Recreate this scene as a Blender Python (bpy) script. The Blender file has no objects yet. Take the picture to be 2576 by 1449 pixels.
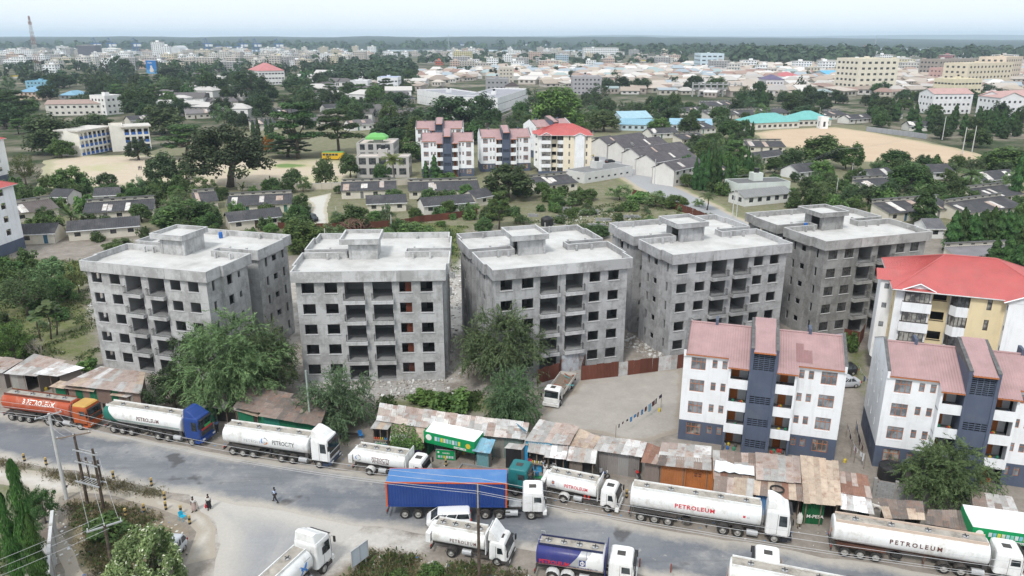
import bpy,math,random
import numpy as np
from mathutils import Matrix,Vector
from mathutils.geometry import delaunay_2d_cdt
R=random.Random(11)
NR=np.random.RandomState(5)
SC=bpy.context.scene
COL=SC.collection
PI=math.pi
rad=math.radians
# ------------------------------------------------------------------ camera
CAM_H,F_PX,PITCH=45.0,1917.0,rad(18.2)      # focal length in pixels of a 2576 px wide picture
cam=bpy.data.objects.new('camera',bpy.data.cameras.new('camera'))
cam.location=(0,0,CAM_H)
cam.rotation_euler=(PI/2-PITCH,0,0)
cam.data.sensor_width=36.0
cam.data.lens=36.0*F_PX/2576.0
cam.data.clip_start,cam.data.clip_end=0.5,60000
COL.objects.link(cam)
SC.camera=cam
# ------------------------------------------------------------------ sky, sun, exposure
SUN_EL,SUN_AZ=rad(52),rad(205)                # azimuth clockwise from +Y: behind the camera, a little to the left
W=bpy.data.worlds.new('World')
SC.world=W
W.use_nodes=True
nt=W.node_tree
nt.nodes.clear()
out=nt.nodes.new('ShaderNodeOutputWorld')
sky=nt.nodes.new('ShaderNodeTexSky')
sky.sky_type='NISHITA';sky.sun_disc=False
sky.sun_elevation,sky.sun_rotation=SUN_EL,SUN_AZ
sky.air_density,sky.dust_density,sky.ozone_density=1.0,3.0,1.0
bg1=nt.nodes.new('ShaderNodeBackground');bg1.inputs['Strength'].default_value=0.07
nt.links.new(sky.outputs[0],bg1.inputs[0])
# overcast layer: a thin pale cloud deck, faintly mottled, over the clear sky
tc=nt.nodes.new('ShaderNodeTexCoord')
mp=nt.nodes.new('ShaderNodeMapping');mp.inputs['Scale'].default_value=(1.2,1.2,5.0)
nz=nt.nodes.new('ShaderNodeTexNoise');nz.inputs['Scale'].default_value=1.6;nz.inputs['Detail'].default_value=5
rp=nt.nodes.new('ShaderNodeValToRGB')
rp.color_ramp.elements[0].position=0.30;rp.color_ramp.elements[0].color=(0.80,0.865,0.92,1)
rp.color_ramp.elements[1].position=0.72;rp.color_ramp.elements[1].color=(0.86,0.91,0.955,1)
bg2=nt.nodes.new('ShaderNodeBackground');bg2.inputs['Strength'].default_value=0.82
mx=nt.nodes.new('ShaderNodeMixShader');mx.inputs[0].default_value=0.88
L=nt.links.new
L(tc.outputs['Generated'],mp.inputs[0]);L(mp.outputs[0],nz.inputs['Vector']);L(nz.outputs[0],rp.inputs[0])
L(rp.outputs[0],bg2.inputs[0]);L(bg1.outputs[0],mx.inputs[1]);L(bg2.outputs[0],mx.inputs[2]);L(mx.outputs[0],out.inputs[0])
sun=bpy.data.objects.new('sun',bpy.data.lights.new('sun','SUN'))
sun.data.energy=1.5;sun.data.angle=rad(10);sun.data.color=(1.0,0.97,0.92)
sun.rotation_euler=(PI/2-SUN_EL,0,PI-SUN_AZ)
COL.objects.link(sun)
SC.view_settings.view_transform='Standard'
SC.view_settings.look='None'
SC.view_settings.exposure=0.74
SC.view_settings.gamma=1.0
SC.view_settings.use_curve_mapping=False
SC.render.engine='CYCLES'
cy=SC.cycles
cy.max_bounces,cy.diffuse_bounces,cy.glossy_bounces,cy.transmission_bounces=5,3,2,2
cy.volume_bounces=2;cy.transparent_max_bounces=4
cy.caustics_reflective=cy.caustics_refractive=False
cy.use_denoising=True
try:cy.denoiser='OPENIMAGEDENOISE'
except Exception:pass
cy.use_adaptive_sampling=True;cy.adaptive_threshold=0.015

# ------------------------------------------------------------------ helpers: where a picture point meets a height
_c,_s=math.cos(PITCH),math.sin(PITCH)
def at(X,Y,z=0.0):
 a=(X-1288)/F_PX;b=-(Y-724.5)/F_PX
 t=(z-CAM_H)/(-_s+b*_c)
 return (a*t,(_c+b*_s)*t)
def height_at(y,Y):
 b=-(Y-724.5)/F_PX
 return CAM_H+y*(b*_c-_s)/(_c+b*_s)
def mpp(X,Y):                                    # metres per picture pixel at a ground point
 x,y=at(X,Y)
 return (y*_c+CAM_H*_s)/F_PX

# ------------------------------------------------------------------ helpers: meshes
class MB:
 def __init__(s):s.v=[];s.f=[];s.m=[]
 def add(s,vs,fs,mi=0):
  n=len(s.v);s.v+=[tuple(p) for p in vs]
  for f in fs:s.f.append(tuple(i+n for i in f));s.m.append(mi)
  return s
 def box(s,x0,x1,y0,y1,z0,z1,mi=0):
  return s.add([(x0,y0,z0),(x1,y0,z0),(x1,y1,z0),(x0,y1,z0),(x0,y0,z1),(x1,y0,z1),(x1,y1,z1),(x0,y1,z1)],
      [(0,3,2,1),(4,5,6,7),(0,1,5,4),(1,2,6,5),(2,3,7,6),(3,0,4,7)],mi)
 def cbox(s,c,d,rz=0,mi=0,ry=0):          # box by centre, size and turn
  M=Matrix.Translation(c) @ Matrix.Rotation(rz,4,'Z') @ Matrix.Rotation(ry,4,'Y')
  x,y,z=d[0]/2,d[1]/2,d[2]/2
  vs=[M @ Vector(p) for p in ((-x,-y,-z),(x,-y,-z),(x,y,-z),(-x,y,-z),(-x,-y,z),(x,-y,z),(x,y,z),(-x,y,z))]
  return s.add(vs,[(0,3,2,1),(4,5,6,7),(0,1,5,4),(1,2,6,5),(2,3,7,6),(3,0,4,7)],mi)
 def prism(s,poly,z0,z1,mi=0):
  n=len(poly)
  vs=[(p[0],p[1],z0) for p in poly]+[(p[0],p[1],z1) for p in poly]
  fs=[tuple(range(n-1,-1,-1)),tuple(range(n,2*n))]+[(i,(i+1)%n,n+(i+1)%n,n+i) for i in range(n)]
  return s.add(vs,fs,mi)
 def loft(s,rings,caps=True,mi=0):
  n=len(rings[0]);vs=[p for r in rings for p in r];fs=[]
  for k in range(len(rings)-1):
   for i in range(n):
    j=(i+1)%n
    fs.append((k*n+i,k*n+j,(k+1)*n+j,(k+1)*n+i))
  if caps:fs+=[tuple(range(n-1,-1,-1)),tuple((len(rings)-1)*n+i for i in range(n))]
  return s.add(vs,fs,mi)
 def tube(s,pts,rr,n=6,mi=0,caps=True):
  if not isinstance(rr,(list,tuple)):rr=[rr]*len(pts)
  pts=[Vector(p) for p in pts];rings=[]
  for i,p in enumerate(pts):
   d=(pts[min(i+1,len(pts)-1)]-pts[max(i-1,0)]).normalized()
   a=d.orthogonal().normalized() if abs(d.z)>.99 else d.cross(Vector((0,0,1))).normalized()
   b=d.cross(a)
   rings.append([p+(a*math.cos(2*PI*k/n)+b*math.sin(2*PI*k/n))*rr[i] for k in range(n)])
  return s.loft(rings,caps,mi)
 def quad(s,a,b,c,d,mi=0):return s.add([a,b,c,d],[(0,1,2,3)],mi)
 def B(s,name,mats,parent=None,loc=(0,0,0),rz=0,smooth=False):
  return put(name,s.mesh(name,mats,smooth),parent,loc,rz)
 def mesh(s,name,mats,smooth=False):
  me=bpy.data.meshes.new(name);me.from_pydata(s.v,[],s.f)
  for m in (mats if isinstance(mats,(list,tuple)) else [mats]):me.materials.append(m)
  if any(s.m):me.polygons.foreach_set('material_index',s.m)
  if smooth:me.polygons.foreach_set('use_smooth',[True]*len(s.f))
  me.update()
  return me
def put(name,me,parent=None,loc=(0,0,0),rz=0,color=None):
 o=bpy.data.objects.new(name,me);COL.objects.link(o)
 o.location=loc;o.rotation_euler=(0,0,rz)
 if parent is not None:o.parent=parent
 if color is not None:o.color=(*color,1)
 return o
def tag(o,label,cat,group=None,kind=None):
 o['label']=label;o['category']=cat
 if group:o['group']=group
 if kind:o['kind']=kind
 return o
def thing(name,label,cat,loc=(0,0,0),rz=0,group=None):
 o=bpy.data.objects.new(name,None);COL.objects.link(o)
 o.empty_display_size=.3
 if len(loc)==2:loc=(*loc,0)
 o.location=loc;o.rotation_euler=(0,0,rz)
 return tag(o,label,cat,group)
def copy_tree(o,parent=None,color=None):
 c=o.copy();COL.objects.link(c)
 if parent is not None:c.parent=parent
 if color is not None and c.type=='MESH':c.color=(*color,1)
 for ch in KIDS.get(o.name,None) or [k for k in o.children]:copy_tree(ch,c,color)
 return c
KIDS={}
def raw_mesh(name,V,Fq,mats,smooth=False):     # V (n,3), Fq (m,4) numpy arrays
 me=bpy.data.meshes.new(name)
 k=Fq.shape[1];nf=len(Fq)
 me.vertices.add(len(V));me.vertices.foreach_set('co',np.asarray(V,np.float32).ravel())
 me.loops.add(nf*k);me.loops.foreach_set('vertex_index',np.asarray(Fq,np.int32).ravel())
 me.polygons.add(nf);me.polygons.foreach_set('loop_start',np.arange(0,nf*k,k,dtype=np.int32))
 for m in (mats if isinstance(mats,(list,tuple)) else [mats]):me.materials.append(m)
 if smooth:me.polygons.foreach_set('use_smooth',np.ones(nf,bool))
 me.update(calc_edges=True);me.validate()
 return me

# ------------------------------------------------------------------ helpers: materials
class NT:
 def __init__(s,name):
  s.mat=bpy.data.materials.new(name);s.mat.use_nodes=True
  s.t=s.mat.node_tree;s.b=s.t.nodes['Principled BSDF'];s.co=None
 def n(s,t,**kw):
  x=s.t.nodes.new('ShaderNode'+t)
  for k,v in kw.items():setattr(x,k,v)
  return x
 def l(s,a,b):s.t.links.new(a,b)
 def coord(s):
  if s.co is None:
   tc=s.n('TexCoord');oi=s.n('ObjectInfo')
   m=s.n('Math',operation='MULTIPLY');m.inputs[1].default_value=57.0;s.l(oi.outputs['Random'],m.inputs[0])
   a=s.n('VectorMath',operation='ADD');s.l(tc.outputs['Object'],a.inputs[0]);s.l(m.outputs[0],a.inputs[1])
   s.co=a.outputs[0]
  return s.co
 def noise(s,scale,detail=4,rough=.6,stretch=None,vec=None):
  x=s.n('TexNoise');x.inputs['Scale'].default_value=scale;x.inputs['Detail'].default_value=detail;x.inputs['Roughness'].default_value=rough
  v=vec or s.coord()
  if stretch:
   m=s.n('Mapping');m.inputs['Scale'].default_value=stretch;s.l(v,m.inputs[0]);v=m.outputs[0]
  s.l(v,x.inputs['Vector'])
  return x.outputs[0]
 def ramp(s,x,a,b,lo=0.,hi=1.):
  r=s.n('MapRange');r.inputs['From Min'].default_value=a;r.inputs['From Max'].default_value=b
  r.inputs['To Min'].default_value=lo;r.inputs['To Max'].default_value=hi
  s.l(x,r.inputs[0]);return r.outputs[0]
 def mix(s,f,a,b,mode='MIX'):
  x=s.n('Mix',data_type='RGBA',blend_type=mode)
  for i,v in ((0,f),(6,a),(7,b)):
   if isinstance(v,(int,float)):x.inputs[i].default_value=v
   elif isinstance(v,tuple):x.inputs[i].default_value=(*v[:3],1)
   else:s.l(v,x.inputs[i])
  return x.outputs[2]
 def scale(s,c,f):                            # colour times value
  x=s.n('VectorMath',operation='SCALE')
  s.l(c,x.inputs[0]) if not isinstance(c,tuple) else setattr(x.inputs[0],'default_value',c[:3])
  s.l(f,x.inputs['Scale']) if not isinstance(f,(int,float)) else setattr(x.inputs['Scale'],'default_value',f)
  return x.outputs[0]
 def done(s,col,rough=.85,metal=0.,spec=.3,bump=None,bd=.02):
  if isinstance(col,tuple):s.b.inputs['Base Color'].default_value=(*col[:3],1)
  else:s.l(col,s.b.inputs['Base Color'])
  if isinstance(rough,(int,float)):s.b.inputs['Roughness'].default_value=rough
  else:s.l(rough,s.b.inputs['Roughness'])
  s.b.inputs['Metallic'].default_value=metal
  s.b.inputs['Specular IOR Level'].default_value=spec
  if bump is not None:
   x=s.n('Bump');x.inputs['Distance'].default_value=bd;x.inputs['Strength'].default_value=.6
   s.l(bump,x.inputs['Height']);s.l(x.outputs[0],s.b.inputs['Normal'])
  return s.mat
def mat(name,col,rough=.85,var=.12,sc=.8,dirt=None,damt=.5,dsc=.35,streak=0.,tint=False,bump=0.,metal=0.,spec=.3):
 m=NT(name)
 c=m.mix(0.,col,col)
 if tint:
  oi=m.n('ObjectInfo');c=m.mix(1.,c,oi.outputs['Color'],'MULTIPLY')
 n1=m.noise(sc,5)
 if dirt is not None:
  d=m.ramp(m.noise(dsc,6,.7),.5,.72,0,damt)
  c=m.mix(d,c,dirt)
 if streak:
  st=m.ramp(m.noise(1.6,4,.6,(1,1,.12)),.52,.75,0,streak)
  c=m.mix(st,c,m.scale(c,.45))
 c=m.scale(c,m.ramp(n1,.25,.75,1-var,1+var))
 return m.done(c,rough,metal,spec,n1 if bump else None,bump or .02)

M={}
def _concrete(name,a,b,st=.75):
 m=NT(name);oi=m.n('ObjectInfo')
 c=m.mix(m.ramp(m.noise(.33,8,.75),.45,.57),a,b)
 c=m.mix(m.ramp(m.noise(.8,6,.7),.53,.7,0,.6),c,tuple(min(1.,x*1.22) for x in a))
 c=m.mix(m.ramp(m.noise(1.4,5,.65,(1,1,.13)),.54,.8,0,st),c,tuple(x*.5 for x in b))
 # day joints between pours: a thin dark wavy line at each storey
 geo=m.n('TexCoord');sx=m.n('SeparateXYZ');m.l(geo.outputs['Object'],sx.inputs[0])
 ad=m.n('Math',operation='MULTIPLY_ADD');m.l(m.noise(.8,4),ad.inputs[0]);ad.inputs[1].default_value=.35;m.l(sx.outputs[2],ad.inputs[2])
 wv=m.n('Math',operation='PINGPONG');m.l(ad.outputs[0],wv.inputs[0]);wv.inputs[1].default_value=1.45
 c=m.mix(m.ramp(wv.outputs[0],.0,.05,.45,0),c,tuple(x*.45 for x in b))
 c=m.mix(1.,c,oi.outputs['Color'],'MULTIPLY')
 return m.done(c,.93,bump=m.noise(2.5,7),bd=.02)
M['concrete']=_concrete('raw_concrete',(.44,.44,.44),(.30,.298,.294))
M['roof_screed']=mat('roof_screed',(.53,.525,.51),.9,.14,.5,(.36,.35,.33),.7,.22,bump=.01)
M['coping']=mat('coping',(.52,.52,.52),.9,.14,1.2,(.35,.34,.33),.4,.6)
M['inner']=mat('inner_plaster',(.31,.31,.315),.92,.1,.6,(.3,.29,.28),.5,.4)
M['white']=mat('white_wall',(.80,.81,.83),.8,.06,.4,(.60,.59,.57),.5,.3,streak=.32)
M['slate']=mat('slate_paint',(.085,.105,.155),.7,.12,.5,(.13,.14,.16),.5,.4,streak=.2)
M['cream']=mat('cream_wall',(.72,.60,.38),.8,.06,.4,(.6,.52,.36),.4,.3,streak=.15,tint=True)
M['pinkroof']=mat('pink_metal',(.38,.245,.245),.6,.14,.7,(.30,.21,.20),.6,.4,tint=True)
M['redroof']=mat('red_metal',(.46,.115,.11),.55,.1,.5,(.36,.13,.12),.6,.35)
M['orange']=mat('orange_timber',(.55,.17,.04),.6,.1,2)
M['frame_o']=mat('orange_frame',(.42,.15,.06),.6,.1,2)
M['frame_d']=mat('dark_frame',(.06,.05,.045),.6,.1,2)
M['coping_dark']=mat('dark_coping',(.11,.11,.11),.95,.35,2.,(.25,.25,.24),.5,1.2)
def _glass(name,a,b,ro=.12):
 m=NT(name)
 c=m.mix(m.ramp(m.noise(1.1,3),.42,.6),a,b)
 return m.done(c,ro,0,.6)
M['glass']=_glass('dark_glass',(.025,.03,.035),(.09,.095,.10))
M['curtain']=_glass('curtained_glass',(.08,.08,.085),(.36,.35,.32),.2)
M['louvre']=_glass('louvre_glass',(.10,.11,.12),(.24,.26,.28),.25)
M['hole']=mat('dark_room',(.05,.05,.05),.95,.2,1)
M['steel']=mat('dark_steel',(.05,.05,.052),.6,.2,2)
M['galv']=mat('galvanised',(.42,.43,.44),.5,.15,2,(.30,.24,.2),.4,.8,metal=.3)
M['rubber']=mat('tyre_rubber',(.028,.027,.026),.9,.25,2,(.10,.085,.07),.4,1.5)
M['rim']=mat('wheel_rim',(.34,.33,.31),.55,.2,3,(.16,.12,.09),.5,2)
M['chassis']=mat('chassis_steel',(.06,.057,.055),.75,.3,1.5,(.14,.105,.08),.5,1.)
M['wscreen']=_glass('windscreen_glass',(.015,.02,.022),(.06,.07,.075),.06)
M['lamp']=mat('lamp_glass',(.62,.62,.6),.2,.05,2,spec=.6)
M['lamp_red']=mat('red_lamp',(.5,.03,.02),.3,.05,2)
def paint(name,col,dirt=(.30,.25,.20),d=.35,ro=.35):return mat(name,col,ro,.07,.6,dirt,d,.7,streak=.3,spec=.5)
M['truck_white']=paint('white_truck_paint',(.78,.78,.77))
M['tank_white']=paint('white_tank_paint',(.75,.755,.745),(.36,.30,.235),.75)
M['wood']=mat('grey_wood',(.20,.155,.12),.9,.25,3,(.30,.26,.22),.5,1)
M['pole_wood']=mat('creosote_pole',(.075,.055,.042),.9,.35,2,(.2,.17,.15),.5,1,streak=.4)
M['pole_conc']=mat('concrete_pole',(.48,.48,.47),.9,.12,2)
M['pole_green']=mat('treated_pole',(.30,.36,.31),.9,.12,2)
M['wire']=mat('wire',(.42,.42,.43),.5,.1,1)
M['black']=mat('black_plastic',(.02,.02,.022),.5,.2,1,(.09,.085,.08),.4,1)
M['rubble']=mat('rubble',(.44,.42,.40),.95,.3,1.5,(.3,.27,.23),.6,.6)
M['block']=mat('grey_block',(.30,.305,.31),.95,.2,1.2,(.2,.2,.2),.5,.8)
M['tint']=mat('painted',(1,1,1),.8,.10,.8,tint=True,streak=.15)
M['tint_clean']=mat('paint_clean',(1,1,1),.6,.04,.8,tint=True)
M['skin']=mat('skin',(.075,.042,.028),.6,.1,3)
M['hair']=mat('hair',(.012,.01,.01),.9,.1,3)
def _sheetmat():
 m=NT('weathered_sheet');oi=m.n('ObjectInfo')
 c=m.mix(m.ramp(m.noise(.9,6,.7),.5,.66,0,.75),oi.outputs['Color'],m.mix(m.noise(2,3),(.20,.105,.07),(.32,.20,.15)))
 c=m.mix(m.ramp(m.noise(2.2,5,.7),.58,.75,0,.5),c,(.45,.43,.42))
 c=m.scale(c,m.ramp(m.noise(1.5,5),.25,.75,.8,1.2))
 return m.done(c,.7,.0,.3)
M['sheet']=_sheetmat()
M['asb']=mat('asbestos_roof',(.062,.062,.068),.93,.22,.5,(.13,.12,.115),.5,.25,tint=True,bump=.01)
def leafmat(name,a,b,c=None,trans=.22):
 m=NT(name)
 g=m.n('NewGeometry');oi=m.n('ObjectInfo')
 col=m.mix(g.outputs['Random Per Island'],a,b)
 if c is not None:col=m.mix(m.ramp(g.outputs['Random Per Island'],.93,.96),col,c)
 hv=m.n('HueSaturation');m.l(col,hv.inputs['Color'])
 m.l(m.ramp(oi.outputs['Random'],0,1,.475,.515),hv.inputs['Hue'])
 m.l(m.ramp(oi.outputs['Random'],0,1,.75,1.25),hv.inputs['Value'])
 hv.inputs['Saturation'].default_value=.95
 tcn=m.n('TexCoord');nn=m.noise(.55,3,.6,vec=tcn.outputs['Object'])
 col=m.mix(1.,hv.outputs[0],oi.outputs['Color'],'MULTIPLY')
 col=m.scale(col,m.ramp(nn,.3,.7,.68,1.35));m.done(col,.65,0,.25)
 t=m.n('BsdfTranslucent');m.l(col,t.inputs[0])
 ms=m.n('MixShader');ms.inputs[0].default_value=trans
 m.l(m.b.outputs[0],ms.inputs[1]);m.l(t.outputs[0],ms.inputs[2])
 m.l(ms.outputs[0],m.t.nodes['Material Output'].inputs[0])
 return m.mat
M['leaf']=leafmat('broad_leaf',(.034,.07,.02),(.105,.175,.048))
M['leaf_dark']=leafmat('dark_leaf',(.03,.054,.022),(.085,.135,.052))
M['leaf_feather']=leafmat('feather_leaf',(.06,.105,.045),(.165,.235,.10))
M['leaf_ashoka']=leafmat('drooping_leaf',(.02,.055,.015),(.075,.16,.04))
M['leaf_palm']=leafmat('palm_frond',(.05,.085,.03),(.11,.15,.05))
M['leaf_flower']=leafmat('flowering_leaf',(.07,.12,.04),(.20,.25,.10),(.62,.62,.5))
M['leaf_dry']=leafmat('dry_leaf',(.10,.10,.045),(.22,.19,.09))
M['bark']=mat('bark',(.13,.105,.085),.95,.25,2,(.2,.18,.16),.5,1)
# ================================================================== THE SETTING
def pip(px,py,poly):                              # points in polygon, numpy
 ins=np.zeros(px.shape,bool);n=len(poly)
 for i in range(n):
  x0,y0=poly[i];x1,y1=poly[(i+1)%n]
  if y0==y1:continue
  c=((y0>py)!=(y1>py))&(px<(x1-x0)*(py-y0)/(y1-y0)+x0)
  ins ^= c
 return ins
def seg_dist(px,py,poly):
 d=np.full(px.shape,1e9);n=len(poly)
 for i in range(n):
  x0,y0=poly[i];x1,y1=poly[(i+1)%n]
  dx,dy=x1-x0,y1-y0
  t=np.clip(((px-x0)*dx+(py-y0)*dy)/(dx*dx+dy*dy+1e-9),0,1)
  d=np.minimum(d,np.hypot(px-x0-t*dx,py-y0-t*dy))
 return d
def soft(px,py,poly,w):                          # 1 inside, falls to 0 within w metres round the edge
 d=seg_dist(px,py,poly);s=np.where(pip(px,py,poly),d,-d)
 return np.clip(.5+s/(2*w),0,1)
def PX(*pts):return [at(x,y) for x,y in pts]
def resample(poly,step,jit=0.):
 out=[]
 n=len(poly)
 for i in range(n):
  (x0,y0),(x1,y1)=poly[i],poly[(i+1)%n]
  k=max(1,int(math.hypot(x1-x0,y1-y0)/step))
  for j in range(k):
   t=j/k
   out.append((x0+(x1-x0)*t+R.uniform(-jit,jit),y0+(y1-y0)*t+R.uniform(-jit,jit)))
 return out
def area2(poly):return sum(poly[i][0]*poly[(i+1)%len(poly)][1]-poly[(i+1)%len(poly)][0]*poly[i][1] for i in range(len(poly)))

ROAD=PX((-140,1022),(0,1042),(260,1087),(550,1140),(850,1182),(1090,1216),(1350,1270),(1600,1318),(2000,1388),(2300,1438),(2620,1492),(2760,1640),
   (2300,1590),(1900,1500),(1600,1443),(1300,1378),(1100,1348),(900,1322),(700,1285),(480,1247),(300,1207),(110,1173),(0,1150),(-140,1125))
SIDE_ROAD=PX((470,1240),(920,1322),(850,1372),(800,1440),(790,1560),(520,1560),(542,1440),(552,1370),(535,1310))
STREET=PX((1480,395),(1520,388),(1545,398),(1590,416),(1638,436),(1694,467),(1772,503),(1850,545),(1905,572),(2000,625),(1960,640),(1880,588),(1800,556),(1728,531),(1652,500),(1598,467),(1555,440),(1500,412))
VERGE_S=PX((1470,392),(1525,384),(1600,412),(1652,434),(1720,468),(1790,502),(1870,545),(1930,575),(2020,628),(1950,650),(1870,600),(1785,562),(1715,538),(1640,508),(1585,472),(1540,442),(1485,414))
LANE=PX((765,500),(835,485),(822,520),(828,560),(800,585),(780,545),(785,515))
YARD=PX((1372,1085),(1352,1050),(1390,1015),(1440,985),(1470,945),(1720,925),(1715,1090),(1600,1112),(1470,1085))
FIELD_L=PX((95,470),(110,405),(185,392),(380,390),(560,400),(660,402),(780,398),(860,402),(900,440),(850,470),(740,466),(600,470),(420,474),(200,476))
FIELD_R=PX((1890,335),(1960,325),(2100,320),(2180,330),(2300,352),(2400,372),(2500,398),(2420,420),(2290,420),(2170,405),(2060,385),(1950,365))
PAVING=PX((2120,1190),(2128,1080),(2140,960),(2135,885),(2180,880),(2200,960),(2190,1100),(2215,1205))
PAVING_W=PX((1668,1110),(1690,1020),(1722,1000),(1715,1120))
PATH_A=PX((-100,1168),(0,1172),(150,1195),(300,1228),(420,1252),(520,1285),(545,1330),(540,1400),(470,1420),(500,1340),(440,1295),(330,1262),(240,1240),(180,1235),(150,1250),(148,1330),(190,1390),(230,1470),(170,1470),(140,1370),(118,1300),(115,1240),(-100,1200))
SITE=PX((700,940),(735,640),(1120,560),(1500,545),(1900,560),(1720,915),(1470,935),(1160,1000),(960,1000),(760,980))

def sheet_mat(name,base,edge,var=.12,extra=None,eo=(.35,.75),rough=.92):
 m=NT(name)
 at_=m.n('Attribute',attribute_name='inner')
 tc=m.n('TexCoord');v=tc.outputs['Object']
 big=m.noise(.045,7,.65,vec=v);mid=m.noise(.35,6,.7,vec=v);fine=m.noise(3.5,5,.7,vec=v)
 s=m.n('Math',operation='MULTIPLY_ADD');m.l(mid,s.inputs[0]);s.inputs[1].default_value=.9;m.l(at_.outputs['Fac'],s.inputs[2])
 f=m.ramp(s.outputs[0],.45+eo[0],.45+eo[1])
 c=base(m,v,big,mid,fine) if callable(base) else base
 if extra:c=extra(m,c,v,big,mid,fine)
 c=m.mix(f,edge,c)
 c=m.scale(c,m.ramp(fine,.25,.75,1-var,1+var))
 return m.done(c,rough,0,.25,fine,.01)
def sheet(name,poly,z,matl,step=2.,w=1.6,jit=.25):
 poly=resample(poly,step,jit)
 if area2(poly)<0:poly=poly[::-1]
 xs=[p[0] for p in poly];ys=[p[1] for p in poly];g=max(w*.7,1.1)
 X,Y=np.meshgrid(np.arange(min(xs),max(xs),g),np.arange(min(ys),max(ys),g));X,Y=X.ravel(),Y.ravel()
 k=pip(X,Y,poly)&(seg_dist(X,Y,poly)>g*.45)&(seg_dist(X,Y,poly)<w*1.8)
 n=len(poly)
 vs=[Vector(p) for p in poly]+[Vector(p) for p in zip(X[k],Y[k])]
 r=delaunay_2d_cdt(vs,[(i,(i+1)%n) for i in range(n)],[],2,1e-4)
 V=np.array([(v.x,v.y) for v in r[0]]);T=np.array([f for f in r[2] if len(f)==3])
 c=V[T].mean(1);T=T[pip(c[:,0],c[:,1],poly)]
 me=raw_mesh(name,np.column_stack([V,np.zeros(len(V))]),T,matl)
 a=me.attributes.new('inner','FLOAT','POINT');a.data.foreach_set('value',np.clip(seg_dist(V[:,0],V[:,1],poly)/w,0,1).astype(np.float32))
 o=put(name,me,loc=(0,0,z));o['kind']='structure'
 return o
SAND=(.44,.415,.38);DIRT=(.27,.225,.185);PALE=(.47,.445,.41)
def asphalt(m,v,big,mid,fine):
 c=m.mix(m.ramp(big,.4,.62),(.135,.145,.165),(.215,.222,.235))
 c=m.mix(m.ramp(m.noise(.16,6,.7,vec=v),.50,.70,0,.8),c,(.35,.34,.325))           # dust blown over it
 mpn=m.noise(.5,5,.7,(.12,1.2,1),vec=v)
 c=m.mix(m.ramp(mpn,.48,.68,0,.6),c,(.11,.115,.128))
 vo=m.n('TexVoronoi',feature='DISTANCE_TO_EDGE');vo.inputs['Scale'].default_value=.3;m.l(v,vo.inputs['Vector'])
 k=m.n('Math',operation='MULTIPLY');m.l(m.ramp(vo.outputs['Distance'],0,.02,.4,0),k.inputs[0]);m.l(m.ramp(m.noise(.07,3,.5,vec=v),.52,.62),k.inputs[1]);c=m.mix(k.outputs[0],c,(.08,.08,.085))
 c=m.mix(m.ramp(m.noise(.9,4,.6,vec=v),.66,.70,0,.6),c,(.36,.34,.31))
 return m.mix(m.ramp(m.noise(.23,3,.5,vec=v),.63,.68,0,.75),c,(.07,.067,.067))         # oil stains
def pale_asphalt(m,v,big,mid,fine):
 c=m.mix(m.ramp(mid,.4,.65),(.25,.255,.27),(.32,.32,.325))
 return m.mix(m.ramp(m.noise(.5,5,.7,(.5,.06,1),vec=v),.5,.7,0,.5),c,(.42,.40,.37))
MAT_ROAD=sheet_mat('asphalt',asphalt,(.40,.37,.33),.08,eo=(.12,.5))
MAT_SIDE=sheet_mat('dusty_asphalt',pale_asphalt,SAND,.08,eo=(.3,1.0))
sheet('side_road',SIDE_ROAD,.012,MAT_SIDE,w=3.2)
sheet('main_road',ROAD,.016,MAT_ROAD,w=3.2)
sheet('street_verge',VERGE_S,.006,sheet_mat('street_verge',(.40,.345,.26),(.20,.21,.11),.1),w=2.5,jit=.6)
sheet('street',STREET,.012,sheet_mat('street_asphalt',(.33,.335,.345),(.40,.36,.29),.06),w=1.5)
sheet('lane',LANE,.012,sheet_mat('lane_dust',(.52,.50,.46),(.42,.38,.30),.08))
sheet('paved_yard',YARD,.012,sheet_mat('yard_paving',lambda m,v,b,mid,f:m.mix(m.ramp(mid,.4,.65),(.33,.305,.275),(.39,.36,.325)),(.30,.26,.215),.08),w=1.2)
sheet('playing_field',FIELD_L,.010,sheet_mat('school_field',lambda m,v,b,mid,f:m.mix(m.ramp(b,.5,.66),m.mix(m.ramp(mid,.35,.7),(.48,.40,.30),(.54,.46,.36)),(.42,.40,.24)),(.36,.34,.22),.05),w=6,step=6,jit=1)
sheet('playing_field',FIELD_R,.010,sheet_mat('sports_field',lambda m,v,b,mid,f:m.mix(m.ramp(b,.35,.7),(.48,.36,.25),(.54,.42,.30)),(.40,.34,.22),.05),w=5,step=6,jit=1)
grass_patch=sheet('grass_patch',PX((668,415),(720,408),(778,412),(790,418),(740,424),(690,424)),.016,sheet_mat('pitch_grass',(.16,.24,.08),(.45,.40,.26),.1),w=4,step=5,jit=.6)
dirt_path=sheet('dirt_path',PATH_A,.008,sheet_mat('trodden_path',lambda m,v,b,mid,f:m.mix(m.ramp(mid,.4,.65),(.47,.44,.40),(.54,.51,.47)),(.36,.32,.265),.07,eo=(.2,.9)),w=1.5)

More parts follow.
